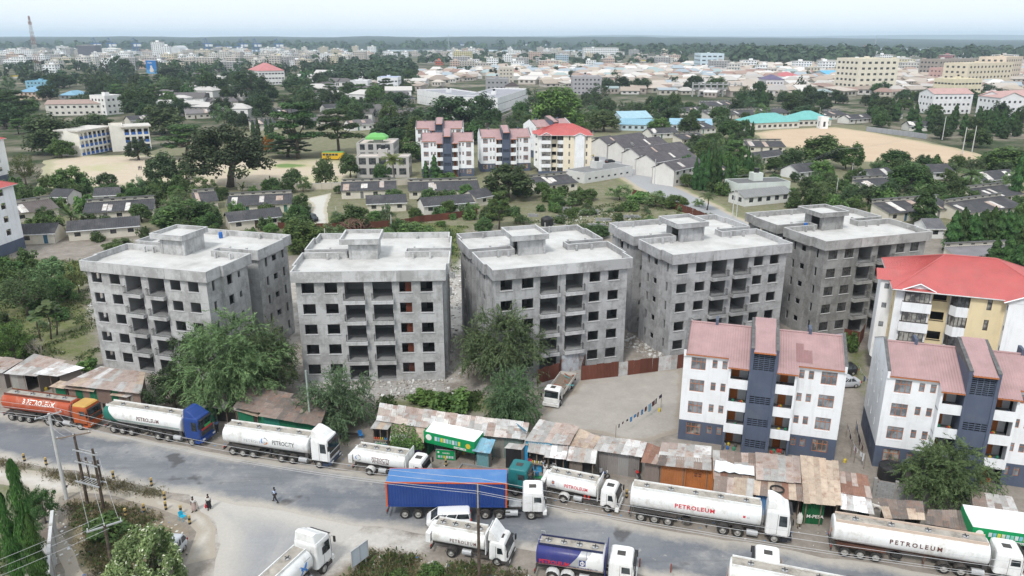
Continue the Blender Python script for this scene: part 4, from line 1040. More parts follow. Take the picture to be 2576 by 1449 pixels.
# unfinished house with the bright green tarpaulin roof
gh=block_px('unfinished concrete house with a bright green domed cover on top',900,425,992,425,14,3,(.44,.43,.42),rc=(.55,.48,.43),sh=2.9,ww=1.8,wh=2,parapet=.5,name='unfinished_house')
dome=MB();dome.loft([[(6.3+math.cos(a)*8.2*s,7+math.sin(a)*6.4*s,z) for a in [PI/4+PI/2*k for k in range(4)]] for s,z in ((.66,9.9),(.64,10.7),(.42,11.7),(.06,12.2))],True)
dome.B('green_cover',mat('green_sheet',(.15,.42,.12),.6,.06),gh)
bp_('lower open concrete frame in front of the green covered house',898,447,1030,447,7,2,(.45,.43,.41),rc=(.52,.46,.42),sh=3.4,ww=2.4,wh=2.2,parapet=.3,name='unfinished_house')
for k,(X,Y,X1) in enumerate(((932,308,1032),(1040,300,1090),(640,330,700),(470,300,560),(880,330,940),(420,250,470),(520,270,600),(600,292,680),(700,300,760),(480,226,520),(820,285,880),(1000,262,1044),(760,320,830),(330,318,380),(880,262,930),(830,240,890))):
 bungalow('white walled bungalow row with a dark roof in the wooded quarter, number %s'%['one','two','three','four','five','six','seven','eight','nine','ten','eleven','twelve','thirteen','fourteen','fifteen','sixteen'][k],X,Y,X1,Y-4,R.choice(['shed','gable']),8,3,R.choice([(.7,.69,.67),(.6,.56,.5)]),2,R.choice([(1,1,1),(2.2,2,1.9),(3,2.8,2.6)]),'bungalow rows in the wooded quarter')
# boundary walls of the middle distance
def boundary(label,pts,h,c,cap=None,name='boundary_wall'):
 root=thing(name,label,'wall',(*at(*pts[0]),0));ox,oy=at(*pts[0])
 P=[(x-ox,y-oy) for x,y in PX(*pts)]
 for a,b in zip(P,P[1:]):
  d=math.hypot(b[0]-a[0],b[1]-a[1]);mb=MB();an=math.atan2(b[1]-a[1],b[0]-a[0])
  o=mb.box(0,d,-.1,.1,0,h).B('panel',cm(c,'wall_render'),root,(*a,0),an)
  MB().box(-.02,d+.02,-.14,.14,h+.002,h+.08).B('coping',M['coping'],root,(*a,0),an)
  pl=MB()
  for i in range(int(d/3)+1):pl.box(i*3-.15,i*3+.15,-.17,.17,0,h+.15)
  pl.B('pier',cm(tuple(x*.9 for x in c),'wall_render'),root,(*a,0),an)
boundary('cream boundary wall along the lower edge of the school field',[(600,478),(760,478),(880,474),(1050,463)],1.9,(.55,.50,.42))
boundary('stone coloured boundary wall along the side lane by the courtyard building',[(1205,330),(1290,290),(1340,270)],2.4,(.42,.38,.33))
boundary('grey boundary wall right of the sports field',[(2180,330),(2300,345),(2330,350)],2.2,(.32,.33,.36))
boundary('pale boundary wall around the courtyard building',[(1330,285),(1420,287),(1500,292)],2.2,(.5,.48,.44))
# ================================================================== VEHICLES
def text_mesh(txt,h,bold=0.,name='lettering',mname=None,spacing=1.,font_w=None):
 c=bpy.data.curves.new(name,'FONT');c.body=txt;c.size=h*1.38;c.space_character=spacing;c.offset=bold;c.align_x='CENTER';c.resolution_u=2
 o=bpy.data.objects.new(name,c);COL.objects.link(o)
 dg=bpy.context.evaluated_depsgraph_get();dg.update()
 me=bpy.data.meshes.new_from_object(o.evaluated_get(dg));me.name=name
 bpy.data.objects.remove(o);bpy.data.curves.remove(c)
 V=np.zeros(len(me.vertices)*3);me.vertices.foreach_get('co',V);V=V.reshape(-1,3)
 T=[tuple(p.vertices) for p in me.polygons]
 return V,T
def sign_mesh(txt,h,m_,bold=0.,spacing=1.,curve=None,width=None):
 """letters in the local x-z plane facing -y; curve(z) gives the y of the surface they lie on"""
 V,T=text_mesh(txt,h,bold,spacing=spacing)
 x,z=V[:,0].copy(),V[:,1]-h/2
 if width:x *= width/max(1e-6,x.max()-x.min())
 y=np.zeros_like(x) if curve is None else np.array([curve(q) for q in z])
 me=bpy.data.meshes.new('lettering');me.from_pydata([tuple(p) for p in zip(x,y,z)],[],T);me.materials.append(m_)
 return me
# wheels ------------------------------------------------------------
def wheel_meshes(r,w):
 t=MB();n=18;prof=[(r*.60,0),(r*.93,0),(r,w*.14),(r,w*.86),(r*.93,w),(r*.60,w)]
 t.loft([[(p*math.cos(2*PI*k/n),y-w/2,p*math.sin(2*PI*k/n)) for k in range(n)] for p,y in prof],False)
 m_=MB();prof=[(r*.60,-w/2+.001),(r*.56,-w*.28),(r*.34,-w*.22),(r*.30,-w*.48),(r*.14,-w*.55),(.001,-w*.55)]
 m_.loft([[(p*math.cos(2*PI*k/n),y,p*math.sin(2*PI*k/n)) for k in range(n)] for p,y in prof],False)
 m_.loft([[(p*math.cos(2*PI*k/n),y,p*math.sin(2*PI*k/n)) for k in range(n)] for p,y in ((r*.60,w/2),(.001,w/2-.08))],False)
 for k in range(8):
  a=2*PI*k/8;m_.cbox((r*.44*math.cos(a),-w*.26,r*.44*math.sin(a)),(.05,.05,.05))
 return t.mesh('wheel',M['rubber'],True),m_.mesh('rim',M['rim'],True)
WH={}
def wheel(root,x,y,r=.5,w=.3,flip=False):
 k=(r,w)
 if k not in WH:WH[k]=wheel_meshes(r,w)
 o=put('wheel',WH[k][0],root,(x,y,r),PI if flip else 0);put('rim',WH[k][1],o)
def axle(root,x,hw=1.25,r=.5,dual=False):
 w=.58 if dual else .31
 for s in (-1,1):wheel(root,x,s*(hw-w/2),r,w,s>0)
def rrect(x0,x1,hw,r,z,n=3):
 o=[]
 for cx,cy,a0 in ((x1-r,hw-r,0),(x0+r,hw-r,PI/2),(x0+r,-hw+r,PI),(x1-r,-hw+r,1.5*PI)):
  for k in range(n+1):
   a=a0+k*PI/2/n;o.append((cx+r*math.cos(a),cy+r*math.sin(a),z))
 return o
def cab(root,x_front,L_,style='semi',pm=None,low=None,hw=1.22,visor=True,deflector=False,top=None):
 """cab-over cab, front at x_front; style gives the height and rake"""
 pm=pm or M['truck_white']
 H_,rake,z0,zw,fl={'semi':(3.05,.18,.95,1.95,.25),'high':(3.55,.22,.95,1.95,.25),'small':(2.45,.32,.62,1.35,.2)}[style]
 rc=.22
 zs=[z0,z0+.1,zw,H_-.35,H_-.1,H_]
 def xf(z):return x_front-(0 if z<zw else rake*(z-zw)/(H_-zw))-(0 if z>z0+.1 else .03)
 rings=[]
 for i,z in enumerate(zs):
  k=(0,0,0,.03,.10,.28)[i]
  rings.append(rrect(x_front-L_+k*.6,xf(z)-k*.8,hw-k*.6,rc,z))
 b=MB().loft(rings).B('cab',pm,root,smooth=False)
 yb=hw-.16
 def panel(name,z0_,z1_,y0,y1,m_,off=.02,par=None,n=3):
  mb=MB();zz=[z0_+(z1_-z0_)*i/n for i in range(n+1)]
  mb.add([p for z in zz for p in ((xf(z)-.0+off,y0,z),(xf(z)+off,y1,z))],[(2*i,2*i+1,2*i+3,2*i+2) for i in range(n)])
  return mb.B(name,m_,par or root)
 panel('windscreen',zw+.02,H_-.36,-yb,yb,M['wscreen'],par=b)
 MB().cbox((xf(zw)+.03,0,zw-.35),(.06,2*yb,.5)).B('grille',M['chassis'] if style!='small' else pm,root)
 MB().cbox((x_front-.02,0,z0-.18),(.36,2*hw-.02,.42)).B('bumper',low or pm,root)
 for s in (-1,1):
  MB().cbox((x_front+.17,s*(hw-.32),z0-.08),(.05,.42,.2)).B('headlight',M['lamp'],root)
  MB().add([(x_front-rake*.35-.28,s*(hw+.012),zw+.0),(x_front-L_*.30-.42,s*(hw+.012),zw-.02),(x_front-L_*.30-.42,s*(hw+.012),H_-.5),(x_front-rake-.22,s*(hw+.012),H_-.5)],[(0,1,2,3)]).B('side_window',M['wscreen'],b)
  d=MB()
  for x in (x_front-.2,x_front-L_*.30-.55):d.box(x-.012,x+.012,*((hw-.01,hw+.009) if s>0 else (-hw-.009,-hw+.01)),z0,H_-.4)
  d.B('door_seam',M['chassis'],b)
  MB().cbox((x_front+.08,s*(hw+.2),H_-.85),(.12,.2,.55)).tube([(x_front-.05,s*(hw-.02),H_-.5),(x_front+.08,s*(hw+.2),H_-.58)],.02,4).B('mirror',M['black'],root)
  MB().cbox((x_front-.55,s*(hw-.04),.52),(.7,.1,.3)).B('step',M['chassis'] if not low else low,root)
  xw=x_front-(1.35 if style!='small' else .95);rr=.62 if style!='small' else .5
  a=MB();n=8
  for k in range(n):
   t0,t1=PI*k/n,PI*(k+1)/n
   a.add([(xw+rr*math.cos(t),s*y,rr*.0+.5+rr*math.sin(t)) for t in (t0,t1) for y in (hw-.35,hw+.015)],[(0,1,3,2)])
  a.B('mudguard',low or M['chassis'],root)
 if visor:MB().cbox((xf(H_-.3)+.12,0,H_-.28),(.25,2*yb,.05),0,0,.35).B('sun_visor',M['black'],root)
 if deflector:
  mb=MB();xr=x_front-L_
  mb.loft([rrect(xr+.05,x_front-.55,hw-.12,.15,H_-.01),rrect(xr+.05,x_front-1.0,hw-.2,.15,H_+.4),rrect(xr+.05,xr+.55,hw-.28,.12,H_+.75)])
  mb.B('roof_deflector',pm,root)
 MB().cbox((x_front-L_*.55,0,H_+.012),(.7,.6,.03)).B('roof_hatch',M['chassis'],root)
 return b
def ladder(root,x,y,z0,z1,ax='y'):
 mb=MB();dx,dy=(0,.4) if ax=='y' else (.4,0)
 for k in (0,1):mb.tube([(x+dx*k,y+dy*k,z0),(x+dx*k,y+dy*k,z1)],.02,4)
 for i in range(int((z1-z0)/.3)):mb.tube([(x,y,z0+.15+i*.3),(x+dx,y+dy,z0+.15+i*.3)],.015,4)
 mb.B('ladder',M['galv'],root)
def superel(a,b,p,n):
 o=[]
 for k in range(n):
  t=2*PI*k/n;c,s=math.cos(t),math.sin(t)
  o.append((a*math.copysign(abs(c)**(2/p),c),b*math.copysign(abs(s)**(2/p),s)))
 return o
def tank(root,x0,x1,hw,hh,zc,pm,p=2.4,texts=(),walkway='trough',manholes=4,wc=None,band=None):
 """oval tank from x0 (rear) to x1 (front), dished ends, top walkway with manholes; texts = (string, height, x, z, material)"""
 S=superel(hw,hh,p,28)
 R_=lambda x,k:[(x,y*k,zc+z*k) for y,z in S]
 t=MB().loft([R_(x0-.12,.35),R_(x0-.07,.8),R_(x0-.02,.96),R_(x0+.05,1),R_(x1-.05,1),R_(x1+.02,.96),R_(x1+.07,.8),R_(x1+.12,.35)]).B('tank',pm,root,smooth=True)
 seam=MB()
 n=4
 for i in range(1,n):
  x=x0+(x1-x0)*i/n;seam.loft([[(x-.02,y*1.004,zc+z*1.004) for y,z in S],[(x+.02,y*1.004,zc+z*1.004) for y,z in S]],False)
 seam.B('weld_seam',pm,t)
 def surf(z):
  q=min(1,abs(z-zc)/hh);return-hw*(1-q**p)**(1/p)-.012
 for txt,h,x,z,m_,*rest in texts:
  bold,sp,wd=(list(rest)+[0,1.,None])[:3]
  me=sign_mesh(txt,h,m_,bold,sp,lambda q:surf(z+q),wd)
  put('lettering',me,t,(x,0,z))
 zt=zc+hh
 wc=wc or pm
 for k in (-.45,.3):MB().cbox((x0-.13,k,zc-.1),(.02,.4,.3)).B('hazard_plate',TXT['orange'],root)
 for s in (-1,1):MB().box(x0+.1,x1-.1,s*.62-.04,s*.62+.04,zt-.14,zt+.16).B('side_rail',wc,root)
 MB().box(x0+.1,x1-.1,-.58,.58,zt-.05,zt+.015).B('walkway',mat('walkway_grime',(.36,.33,.29),.9,.3,1.2,(.1,.09,.08),.8,1.) if 'walk' not in M else M['walk'],root)
 M.setdefault('walk',bpy.data.materials['walkway_grime'])
 for i in range(manholes):
  x=x0+(x1-x0)*(i+.6)/(manholes+.2)
  o=MB().tube([(x,0,zt+.015),(x,0,zt+.13),(x,0,zt+.17)],[.27,.27,.2],10).B('manhole',M['galv'],root)
  MB().cbox((x,0,zt+.19),(.5,.08,.06)).cbox((x,0,zt+.19),(.08,.5,.06)).B('clamp',M['chassis'],o)
 return t,surf,zt
def park(o,rear,front,hw=1.25,xr=0.,side=-1,z=0.):
 """place a vehicle by the picture points where its near side's rear and front wheels touch the ground; xr = local x of the rear one"""
 (ax,ay),(bx,by)=at(*rear,z),at(*front,z);a=math.atan2(by-ay,bx-ax)
 if isinstance(o,float):return a
 off=-side*hw
 o.rotation_euler.z=a
 o.location=(ax-xr*math.cos(a)-off*math.sin(a)*1.,ay-xr*math.sin(a)+off*math.cos(a),z+.022)
 return a
def chassis_beam(root,x0,x1,z=.95,m_=None):
 mb=MB()
 for s in (-.42,.42):mb.box(x0,x1,s-.05,s+.05,z-.22,z)
 for i in range(int((x1-x0)/1.2)+1):mb.box(x0+i*1.2,x0+i*1.2+.08,-.37,.37,z-.18,z-.04)
 mb.B('chassis',m_ or M['chassis'],root)
def undergear(root,x0,x1,m_=None):
 m_=m_ or M['chassis']
 for s in (-1,1):
  MB().tube([(x0+.15,s*.85,.68),(x0+1.0,s*.85,.68)],.28,10).B('fuel_tank',M['galv'],root)
  MB().cbox(((x0+x1)/2+.5,s*1.05,.72),(x1-x0-1.4,.04,.25)).B('side_guard',m_,root)
 MB().cbox(((x0+x1)/2+.7,-.6,.7),(.5,.5,.45)).B('valve_box',m_,root)
def lamps_rear(root,x,hw):
 MB().box(x-.1,x+.02,-hw,hw,.55,.75).B('rear_bumper',M['chassis'],root)
 for s in (-1,1):MB().cbox((x-.11,s*(hw-.2),.8),(.04,.3,.14)).B('tail_lamp',M['lamp_red'],root)
TXT={k:mat('letter_'+k,c,.6,.05,2) for k,c in dict(black=(.03,.03,.035),red=(.55,.03,.05),white=(.78,.76,.72),grey=(.30,.30,.31),brown=(.12,.05,.045),navy=(.03,.05,.2),blue=(.05,.2,.55),orange=(.6,.2,.04),yellow=(.6,.45,.05)).items()}
def semi(name,label,cab_pm,tank_pm,rear,front,tl=10.6,texts=(),low=None,style='high',deflector=False,walk=None,trailer_m=None,manholes=5,group='tanker lorries along the road',hw=1.22,hh=1.04,zc=2.25,xfw=None,bend=0,hwx=1.25):
 """articulated tanker: local x = 0 at the rearmost trailer axle"""
 root=thing(name,label,'tanker truck',(0,0,0),0,group);tm=trailer_m or M['chassis']
 (ax,ay),(bx,by)=at(*rear),at(*front);span=math.hypot(bx-ax,by-ay)
 fw=span                                           # front wheel
 xf=fw+1.35;cabL=2.25
 tx1=fw-1.35;tx0=-1.1
 for x in (0,1.3,2.6):axle(root,x,hwx,.5)
 for x in (fw-3.3,fw-4.65):axle(root,x,hwx,.5,True)
 axle(root,fw,hwx,.5)
 chassis_beam(root,-.9,tx1-.4,1.25,tm);chassis_beam(root,fw-5.4,xf-.3,.98)
 cab(root,xf,cabL,style,cab_pm,low,deflector=deflector)
 r=tank(root,tx0,tx1,hw,hh,zc,tank_pm,texts=[(a,b,c if c>0 else tx1+c,*d) for a,b,c,*d in texts],wc=walk,manholes=manholes)
 for s in (-1,1):
  MB().box(-.75,3.35,s*.95-.28,s*.95+.28,1.08,1.13).B('mudguard',tm,root)
  for k,x in enumerate((fw-3.3,fw-4.65)):
   a=MB()
   for q in range(6):
    t0,t1=PI*q/6,PI*(q+1)/6
    a.add([(x+.58*math.cos(t),s*y,.5+.58*math.sin(t)) for t in (t0,t1) for y in (.66,1.27)],[(0,1,3,2)])
   a.B('mudguard',M['chassis'],root)
  MB().tube([(fw-2.5,s*.95,.62),(fw-1.5,s*.95,.62)],.3,10).B('fuel_tank',M['galv'],root)
  MB().cbox((fw-6.2,s*.75,.75),(.12,.12,.9)).B('landing_leg',tm,root)
 MB().cbox((fw-1.55,0,1.7),(.35,2.,1.4)).B('air_deflector_stack',M['chassis'],root)
 spare=put('spare_wheel',WH[(.5,.31)][0],root,(4.3,-.8,.85));spare.rotation_euler=(rad(80),0,0)
 MB().cbox((4.9,.6,.8),(1.2,.5,.5)).B('equipment_box',tm,root)
 lamps_rear(root,-1.1,1.2)
 ladder(root,tx0-.2,-.2,1.3,zc+hh);ladder(root,tx1+.18,-.9,1.3,zc+hh-.1)
 park(root,rear,front,hwx,0)
 return root,fw,tx0,tx1,r
def emblem(root,x,z,surf,r,mats,name='emblem'):
 """ring of three swooshes on a tank side"""
 mb=MB()
 for k in range(3):
  a0=2*PI*k/3+.2
  for j in range(6):
   a,b=a0+j*.27,a0+(j+1)*.27;w0,w1=r*(.16+.03*j),r*(.16+.03*(j+1))
   pts=[(q*math.cos(t),q*math.sin(t)) for q,t in ((r,a),(r,b),(r-w1,b),(r-w0,a))]
   mb.add([(x+px_,surf(z+pz)-.004,z+pz) for px_,pz in pts],[(0,1,2,3)],k)
 return mb.B(name,mats,root)

wt=M['truck_white'];tkw=M['tank_white']
red_t=mat('red_oxide_tank',(.40,.075,.03),.55,.12,.7,(.55,.45,.38),.45,.5,streak=.25)
or_cab=mat('orange_cab',(.40,.085,.022),.55,.08,.8,(.25,.12,.06),.4,.5);yl=mat('yellow_cab_roof',(.50,.30,.08),.6,.1,.8)
r,fw,x0,x1,_=semi('tanker_truck','rust red tanker with white letters and an orange cab at the far left',or_cab,red_t,(30,1059),(203,1083),
 texts=[('B PETROLEUM',.5,4.4,2.85,TXT['white'],.012,1.,4.6)],walk=mat('rail_rust',(.16,.05,.03),.8,.2,1),low=or_cab,style='semi',manholes=4)
MB().loft([rrect(fw-.85,fw+1.1,1.1,.25,3.06),rrect(fw-.8,fw+.9,1.0,.25,3.2)]).B('cab_roof',yl,r)
gn=mat('green_tank_paint',(.02,.15,.115),.4,.06);bl=mat('blue_cab',(.02,.055,.22),.45,.08,.8,(.12,.13,.18),.4,.5)
r,fw,x0,x1,(tk,surf,zt)=semi('tanker_truck','white tanker with dark green tail and a royal blue cab',bl,tkw,(286,1090),(483,1122),texts=[('PETROLEUM',.46,5.2,2.45,TXT['brown'],.014,1.,3.1)],low=bl,deflector=True,style='high',manholes=3)
mb=MB();S=superel(1.225,1.045,2.4,28);S2=lambda x,k=1.:[(x,y*k,2.25+z*k) for y,z in S]
mb.loft([S2(x0-.08,.8),S2(x0-.03,.965),S2(x0+.04,1.004),[(x0+1.3-.9*z,y*1.004,2.25+z*1.004) for y,z in S]],False);mb.B('tail_band',gn,tk,smooth=True)
for k,zz in enumerate((1.95,1.82)):MB().add([(a,surf(zz+d)-.004,zz+d) for a in (x0+1.5,x1-.1) for d in (0,.05)],[(0,2,3,1)]).B('stripe',gn,tk)
MB().cbox((fw+1.40,0,2.05),(.03,1.9,.22)).B('sunstrip',mat('red_strip',(.45,.05,.04),.5),r);MB().cbox((fw+1.36,.2,2.3),(.02,1.1,.3)).B('windscreen_curtain',mat('green_curtain',(.05,.35,.10),.6),r)
r,fw,x0,x1,(tk,surf,zt)=semi('tanker_truck','long white tanker with black company lettering and a white high roofed cab with slate skirt',wt,tkw,(586,1146),(803,1179),
 texts=[('PETROCITY',.5,-2.9,2.4,TXT['black'],.006,1.,2.7),('PETROLEUM',.36,3.1,2.2,TXT['grey'],-.004,1.2,2.9)],low=mat('slate_skirt',(.035,.05,.085),.4),deflector=True,manholes=4)
emblem(tk,x1-5.2,2.4,surf,.42,[TXT['grey'],TXT['blue'],TXT['orange']])
r,fw,x0,x1,_=semi('tanker_truck','long white tanker with red lettering and white cab, right of the small tanker',wt,tkw,(1611,1313),(1946,1368),
 texts=[('PETROLEUM',.42,5.0,2.42,TXT['red'],.016,1.15,3.7),('■',.22,-1.5,2.35,TXT['red']),('oil',.2,-1.15,2.33,TXT['grey'])],low=mat('black_skirt',(.02,.022,.03),.5),deflector=True,manholes=5)
brown=mat('brown_chassis',(.10,.045,.03),.8,.3,1.2,(.22,.16,.12),.5,.8)
r,fw,x0,x1,_=semi('tanker_truck','long white tanker with a rusty brown chassis and widely spaced dark letters, right foreground',wt,tkw,(2123,1402),(2522,1470),
 texts=[('PETROLEUM',.42,5.6,2.4,TXT['brown'],.016,1.5,4.2)],walk=mat('rail_tan',(.55,.44,.36),.8,.15,1),trailer_m=brown,style='semi',manholes=4)
r,fw,x0,x1,(tk,surf,zt)=semi('tanker_truck','white tanker turning out of the side road, its tail cut off by the picture edge',wt,tkw,(560,1700),(818,1443),
 texts=[('M',.8,-1.2,2.3,TXT['blue'],.03),('PETRO',.8,-3.6,2.3,TXT['blue'],.03)],deflector=True,style='high',manholes=4)
MB().cbox((fw+.3,-1.235,2.35),(.75,.01,.75)).B('side_window',M['wscreen'],r)
MB().add([(x1-1.,surf(1.8+d)-.004,1.8+d) for d in (0,1.0)]+[(x1-.2,surf(1.8+d)-.004,1.8+d) for d in (0,1.)],[(0,2,3,1)]).B('dark_band',mat('navy_band',(.03,.04,.08),.4),tk)

def rigid(name,label,rear,front,tank_pm,texts=(),cab_pm=None,hw=1.18,style='small',tl=None,hh=.82,zc=1.9,manholes=4,box=True,group='tanker lorries along the road',low=None,r=.45,tandem=False,side=-1,walk=None,p=2.4):
 root=thing(name,label,'tanker truck',(0,0,0),0,group)
 (ax,ay),(bx,by)=at(*rear),at(*front);fw=math.hypot(bx-ax,by-ay)
 of,cl=(.95,1.75) if style=='small' else (1.35,2.2)
 xf=fw+of;x1=xf-cl-.45;x0=-2.0 if not tandem else-1.6
 axle(root,0,hw+.02,r,True)
 if tandem:axle(root,1.3,hw+.02,r,True)
 axle(root,fw,hw+.02,r)
 chassis_beam(root,x0,xf-.3,.95)
 cab(root,xf,cl,style,cab_pm or wt,low,hw=hw-.03)
 t=tank(root,x0+.2,x1,hw,hh,zc,tank_pm,p=p,texts=texts,manholes=manholes,wc=walk)
 MB().box(x1+.16,x1+.22,-hw,hw,1.,zc+hh+.35).B('headboard',tank_pm,root)
 for s in (-1,1):
  for x in ((0,) if not tandem else (0,1.3)):
   a=MB()
   for q in range(6):
    t0,t1=PI*q/6,PI*(q+1)/6
    a.add([(x+(r+.12)*math.cos(t_),s*y,r+(r+.12)*math.sin(t_)) for t_ in (t0,t1) for y in (hw-.6,hw+.05)],[(0,1,3,2)])
   a.B('mudguard',M['chassis'] if low else wt,root)
 undergear(root,.9 if not tandem else 2.2,fw-.7)
 lamps_rear(root,x0+.1,hw)
 if box:MB().box(x0-.45,x0+.0,-hw+.1,hw-.1,1.15,2.1).B('valve_cabinet',tank_pm,root)
 for s in (-.62,.62):MB().tube([(x0+.2,s,zc+hh),(x0+.25,s,zc+hh+.5),(x0+.6,s,zc+hh+.5),(x0+.7,s,zc+hh+.1)],.025,5).B('hand_rail',M['galv'],root)
 park(root,rear,front,hw+.02,0,side)
 return root,fw,x0,x1,t
r,fw,x0,x1,(tk,surf,zt)=rigid('tanker_truck','small white tanker with two lines of company lettering, right of the first kiosks',(929,1197),(1045,1216),tkw,
 texts=[('PETROCITY',.36,1.4,2.12,TXT['brown'],.01,1.,2.1),('PETROLEUM',.30,1.4,1.78,TXT['brown'],.006,1.,1.9)],r=.42)
emblem(tk,-1.2,2.0,surf,.33,[TXT['grey'],TXT['blue'],TXT['grey']])
r,fw,x0,x1,(tk,surf,zt)=rigid('tanker_truck','small white tanker with red lettering parked behind the container lorry cab',(1416,1266),(1527,1290),tkw,
 texts=[('PETROLEUM',.34,1.3,2.05,TXT['red'],.012,1.05,2.4)])
flame=MB()
for k,(w_,h_) in enumerate(((.17,.42),(.09,.24))):
 P_=[(0,h_),(w_*.75,h_*.35),(w_*.8,-h_*.1),(0,-h_*.45),(-w_*.8,-h_*.1),(-w_*.75,h_*.35)]
 flame.add([(-1.1+a,surf(2.1+b)-.004-.004*k,2.1+b) for a,b in P_],[tuple(range(6))],k)
flame.B('emblem',[TXT['navy'],TXT['orange']],tk)
put('lettering',sign_mesh('FuelPr',.16,TXT['navy'],.0,1.,lambda q:surf(1.78+q)),tk,(-1.1,0,1.78))
MB().tube([(2.2,-1.0,.95),(2.2,-1.0,1.3)],.1,8).tube([(2.6,-1.0,.95),(2.6,-1.0,1.3)],.1,8).B('fire_extinguisher',M['lamp_red'],r)
r,fw,x0,x1,_=rigid('tanker_truck','small white tanker with faded red lettering and a raised wind deflector, bottom centre',(1134,1404),(1250,1426),tkw,
 texts=[('PETROLEUM',.34,1.2,1.9,TXT['brown'],.008,1.3,2.5)],low=M['chassis'])
MB().add([(fw-.9,-1.0,2.46),(fw-.9,1.0,2.46),(fw-.75,1.0,3.5),(fw-.75,-1.0,3.5),(fw+.15,-1.0,2.46),(fw+.15,1.0,2.46),(fw-.65,1.0,3.5),(fw-.65,-1.0,3.5)],[(0,1,2,3),(4,7,6,5),(0,3,7,4),(1,5,6,2),(3,2,6,7)]).B('wind_deflector',wt,r)
nv=mat('navy_tank_paint',(.035,.04,.17),.35,.08,.7,(.12,.10,.12),.5,.6)
r,fw,x0,x1,(tk,surf,zt)=rigid('tanker_truck','navy and white tanker with red lettering and a dirty open walkway, bottom centre right',(1388,1464),(1552,1490),nv,style='semi',hw=1.24,hh=.95,zc=2.25,r=.5,tandem=True,box=False,low=None,p=3.2,
 texts=[('PETROLEUM',.42,.15,2.0,TXT['red'],.014,1.,2.6)],walk=mat('rail_navy',(.02,.025,.07),.6))
S=superel(1.24,.95,3.2,28);cut=lambda z:2.25-(z-2.25)*-.9
for nm_,m_,xa,xb,k in (('silver_band',M['galv'],1.7,2.6,1.004),('white_panel',tkw,2.6,None,1.006)):
 A=[(xa+.75*(z/.95),y*k,2.25+z*k) for y,z in S];B=[((xb+.75*(z/.95)) if xb else x1+.0,y*k,2.25+z*k) for y,z in S]
 MB().loft([A,B] if xb else [A,B,[(x1+.08,y*.85,2.25+z*.85) for y,z in S]],False).B(nm_,m_,tk,smooth=True)
MB().add([(x1-1.75+a,surf(2.35+b)-.02,2.35+b) for a,b in ((-.28,-.28),(.28,-.28),(.28,.28),(-.28,.28))],[(0,1,2,3)]).B('emblem',TXT['navy'],tk)
ring=MB()
for k in range(16):
 a,b=2*PI*k/16,2*PI*(k+1)/16
 ring.add([(x1-1.75+q*math.cos(t),surf(2.35+q*math.sin(t))-.026,2.35+q*math.sin(t)) for q,t in ((.2,a),(.2,b),(.13,b),(.13,a))],[(0,1,2,3)])
ring.add([(x1-1.75+a,surf(2.35+b)-.028,2.35+b) for a,b in ((-.03,-.25),(.03,-.25),(.03,.25),(-.03,.25))],[(0,1,2,3)]);ring.B('emblem_ring',TXT['white'],tk)
put('lettering',sign_mesh('TADOMA PETROLEUM (K) LTD',.14,TXT['navy'],.003,1.,lambda q:surf(1.85+q)-.012),tk,(x1-1.75,0,1.85))
MB().add([(a,surf(1.72+d)-.03,1.72+d) for a in (x0+.3,x1) for d in (0,.035)],[(0,2,3,1)]).B('stripe',TXT['orange'],tk)
# bottom right pair: a near tank whose cab is outside the picture, and a lorry facing left behind it
r,fw,x0,x1,_=semi('tanker_truck','white tanker at the bottom right edge, only the top of its tank in the picture',wt,tkw,(1862,1524),(2242,1604),texts=[('PETROLEUM',.3,3.4,2.9,TXT['grey'],0,1.2)],manholes=4)

# ---- container lorry turning into the road
def container(root,x0,x1,hw,z0,z1,pm,post,name='container'):
 mb=MB();n=int((x1-x0)/.28)
 for s in (-1,1):
  pts=[]
  for i in range(2*n+1):
   x=x0+.15+(x1-x0-.3)*i/(2*n);y=s*(hw-(.0 if (i//1)%2 else .04))
   pts+=[(x,y,z0+.12),(x,y,z1-.1)]
  mb.add(pts,[(2*i,2*i+2,2*i+3,2*i+1) for i in range(2*n)])
 c=mb.B(name,pm,root)
 MB().box(x0+.05,x1-.05,-hw+.02,hw-.02,z1-.1,z1).B('roof',mat('container_roof',(.075,.19,.42),.6,.1,.4,(.2,.27,.38),.5,.4),c)
 MB().box(x0+.03,x0+.08,-hw+.08,hw-.08,z0+.1,z1-.1).box(x1-.08,x1-.03,-hw+.08,hw-.08,z0+.1,z1-.1).B('end_panel',pm,c)
 f=MB()
 for x in (x0,x1-.16):
  for s in (-1,1):f.box(x,x+.16,s*hw-.06,s*hw+.06,z0,z1-.12)
 f.B('corner_post',post,c)
 f=MB()
 for s in (-1,1):f.box(x0,x1,s*hw-.04,s*hw+.04,z1-.12,z1+.004);f.B('top_rail',[post],c);f=MB()
 for s in (-1,1):f.box(x0+.16,x1-.16,s*hw-.05,s*hw+.05,z0,z0+.13)
 f.B('bottom_rail',pm,c)
 return c
root=thing('container_lorry','white lorry carrying a long dark blue container with orange corner posts across the road','container lorry')
(ax,ay),(bx,by)=at(1019,1306),at(1336,1309);fw=math.hypot(bx-ax,by-ay)
navy=mat('container_blue',(.018,.05,.20),.45,.1,.5,(.03,.07,.22),.4,.6);orp=mat('container_post',(.52,.10,.03),.55,.1)
for x in (0,1.3,2.6):axle(root,x,1.25,.5)
for x in (fw-3.15,fw-4.5):axle(root,x,1.25,.5,True)
axle(root,fw,1.25,.5)
chassis_beam(root,-1.3,fw-2.4,1.3);chassis_beam(root,fw-5.2,fw+1.,.98)
cab(root,fw+1.35,2.2,'semi',wt)
container(root,-1.75,fw-2.35,1.24,1.42,4.15,navy,orp)
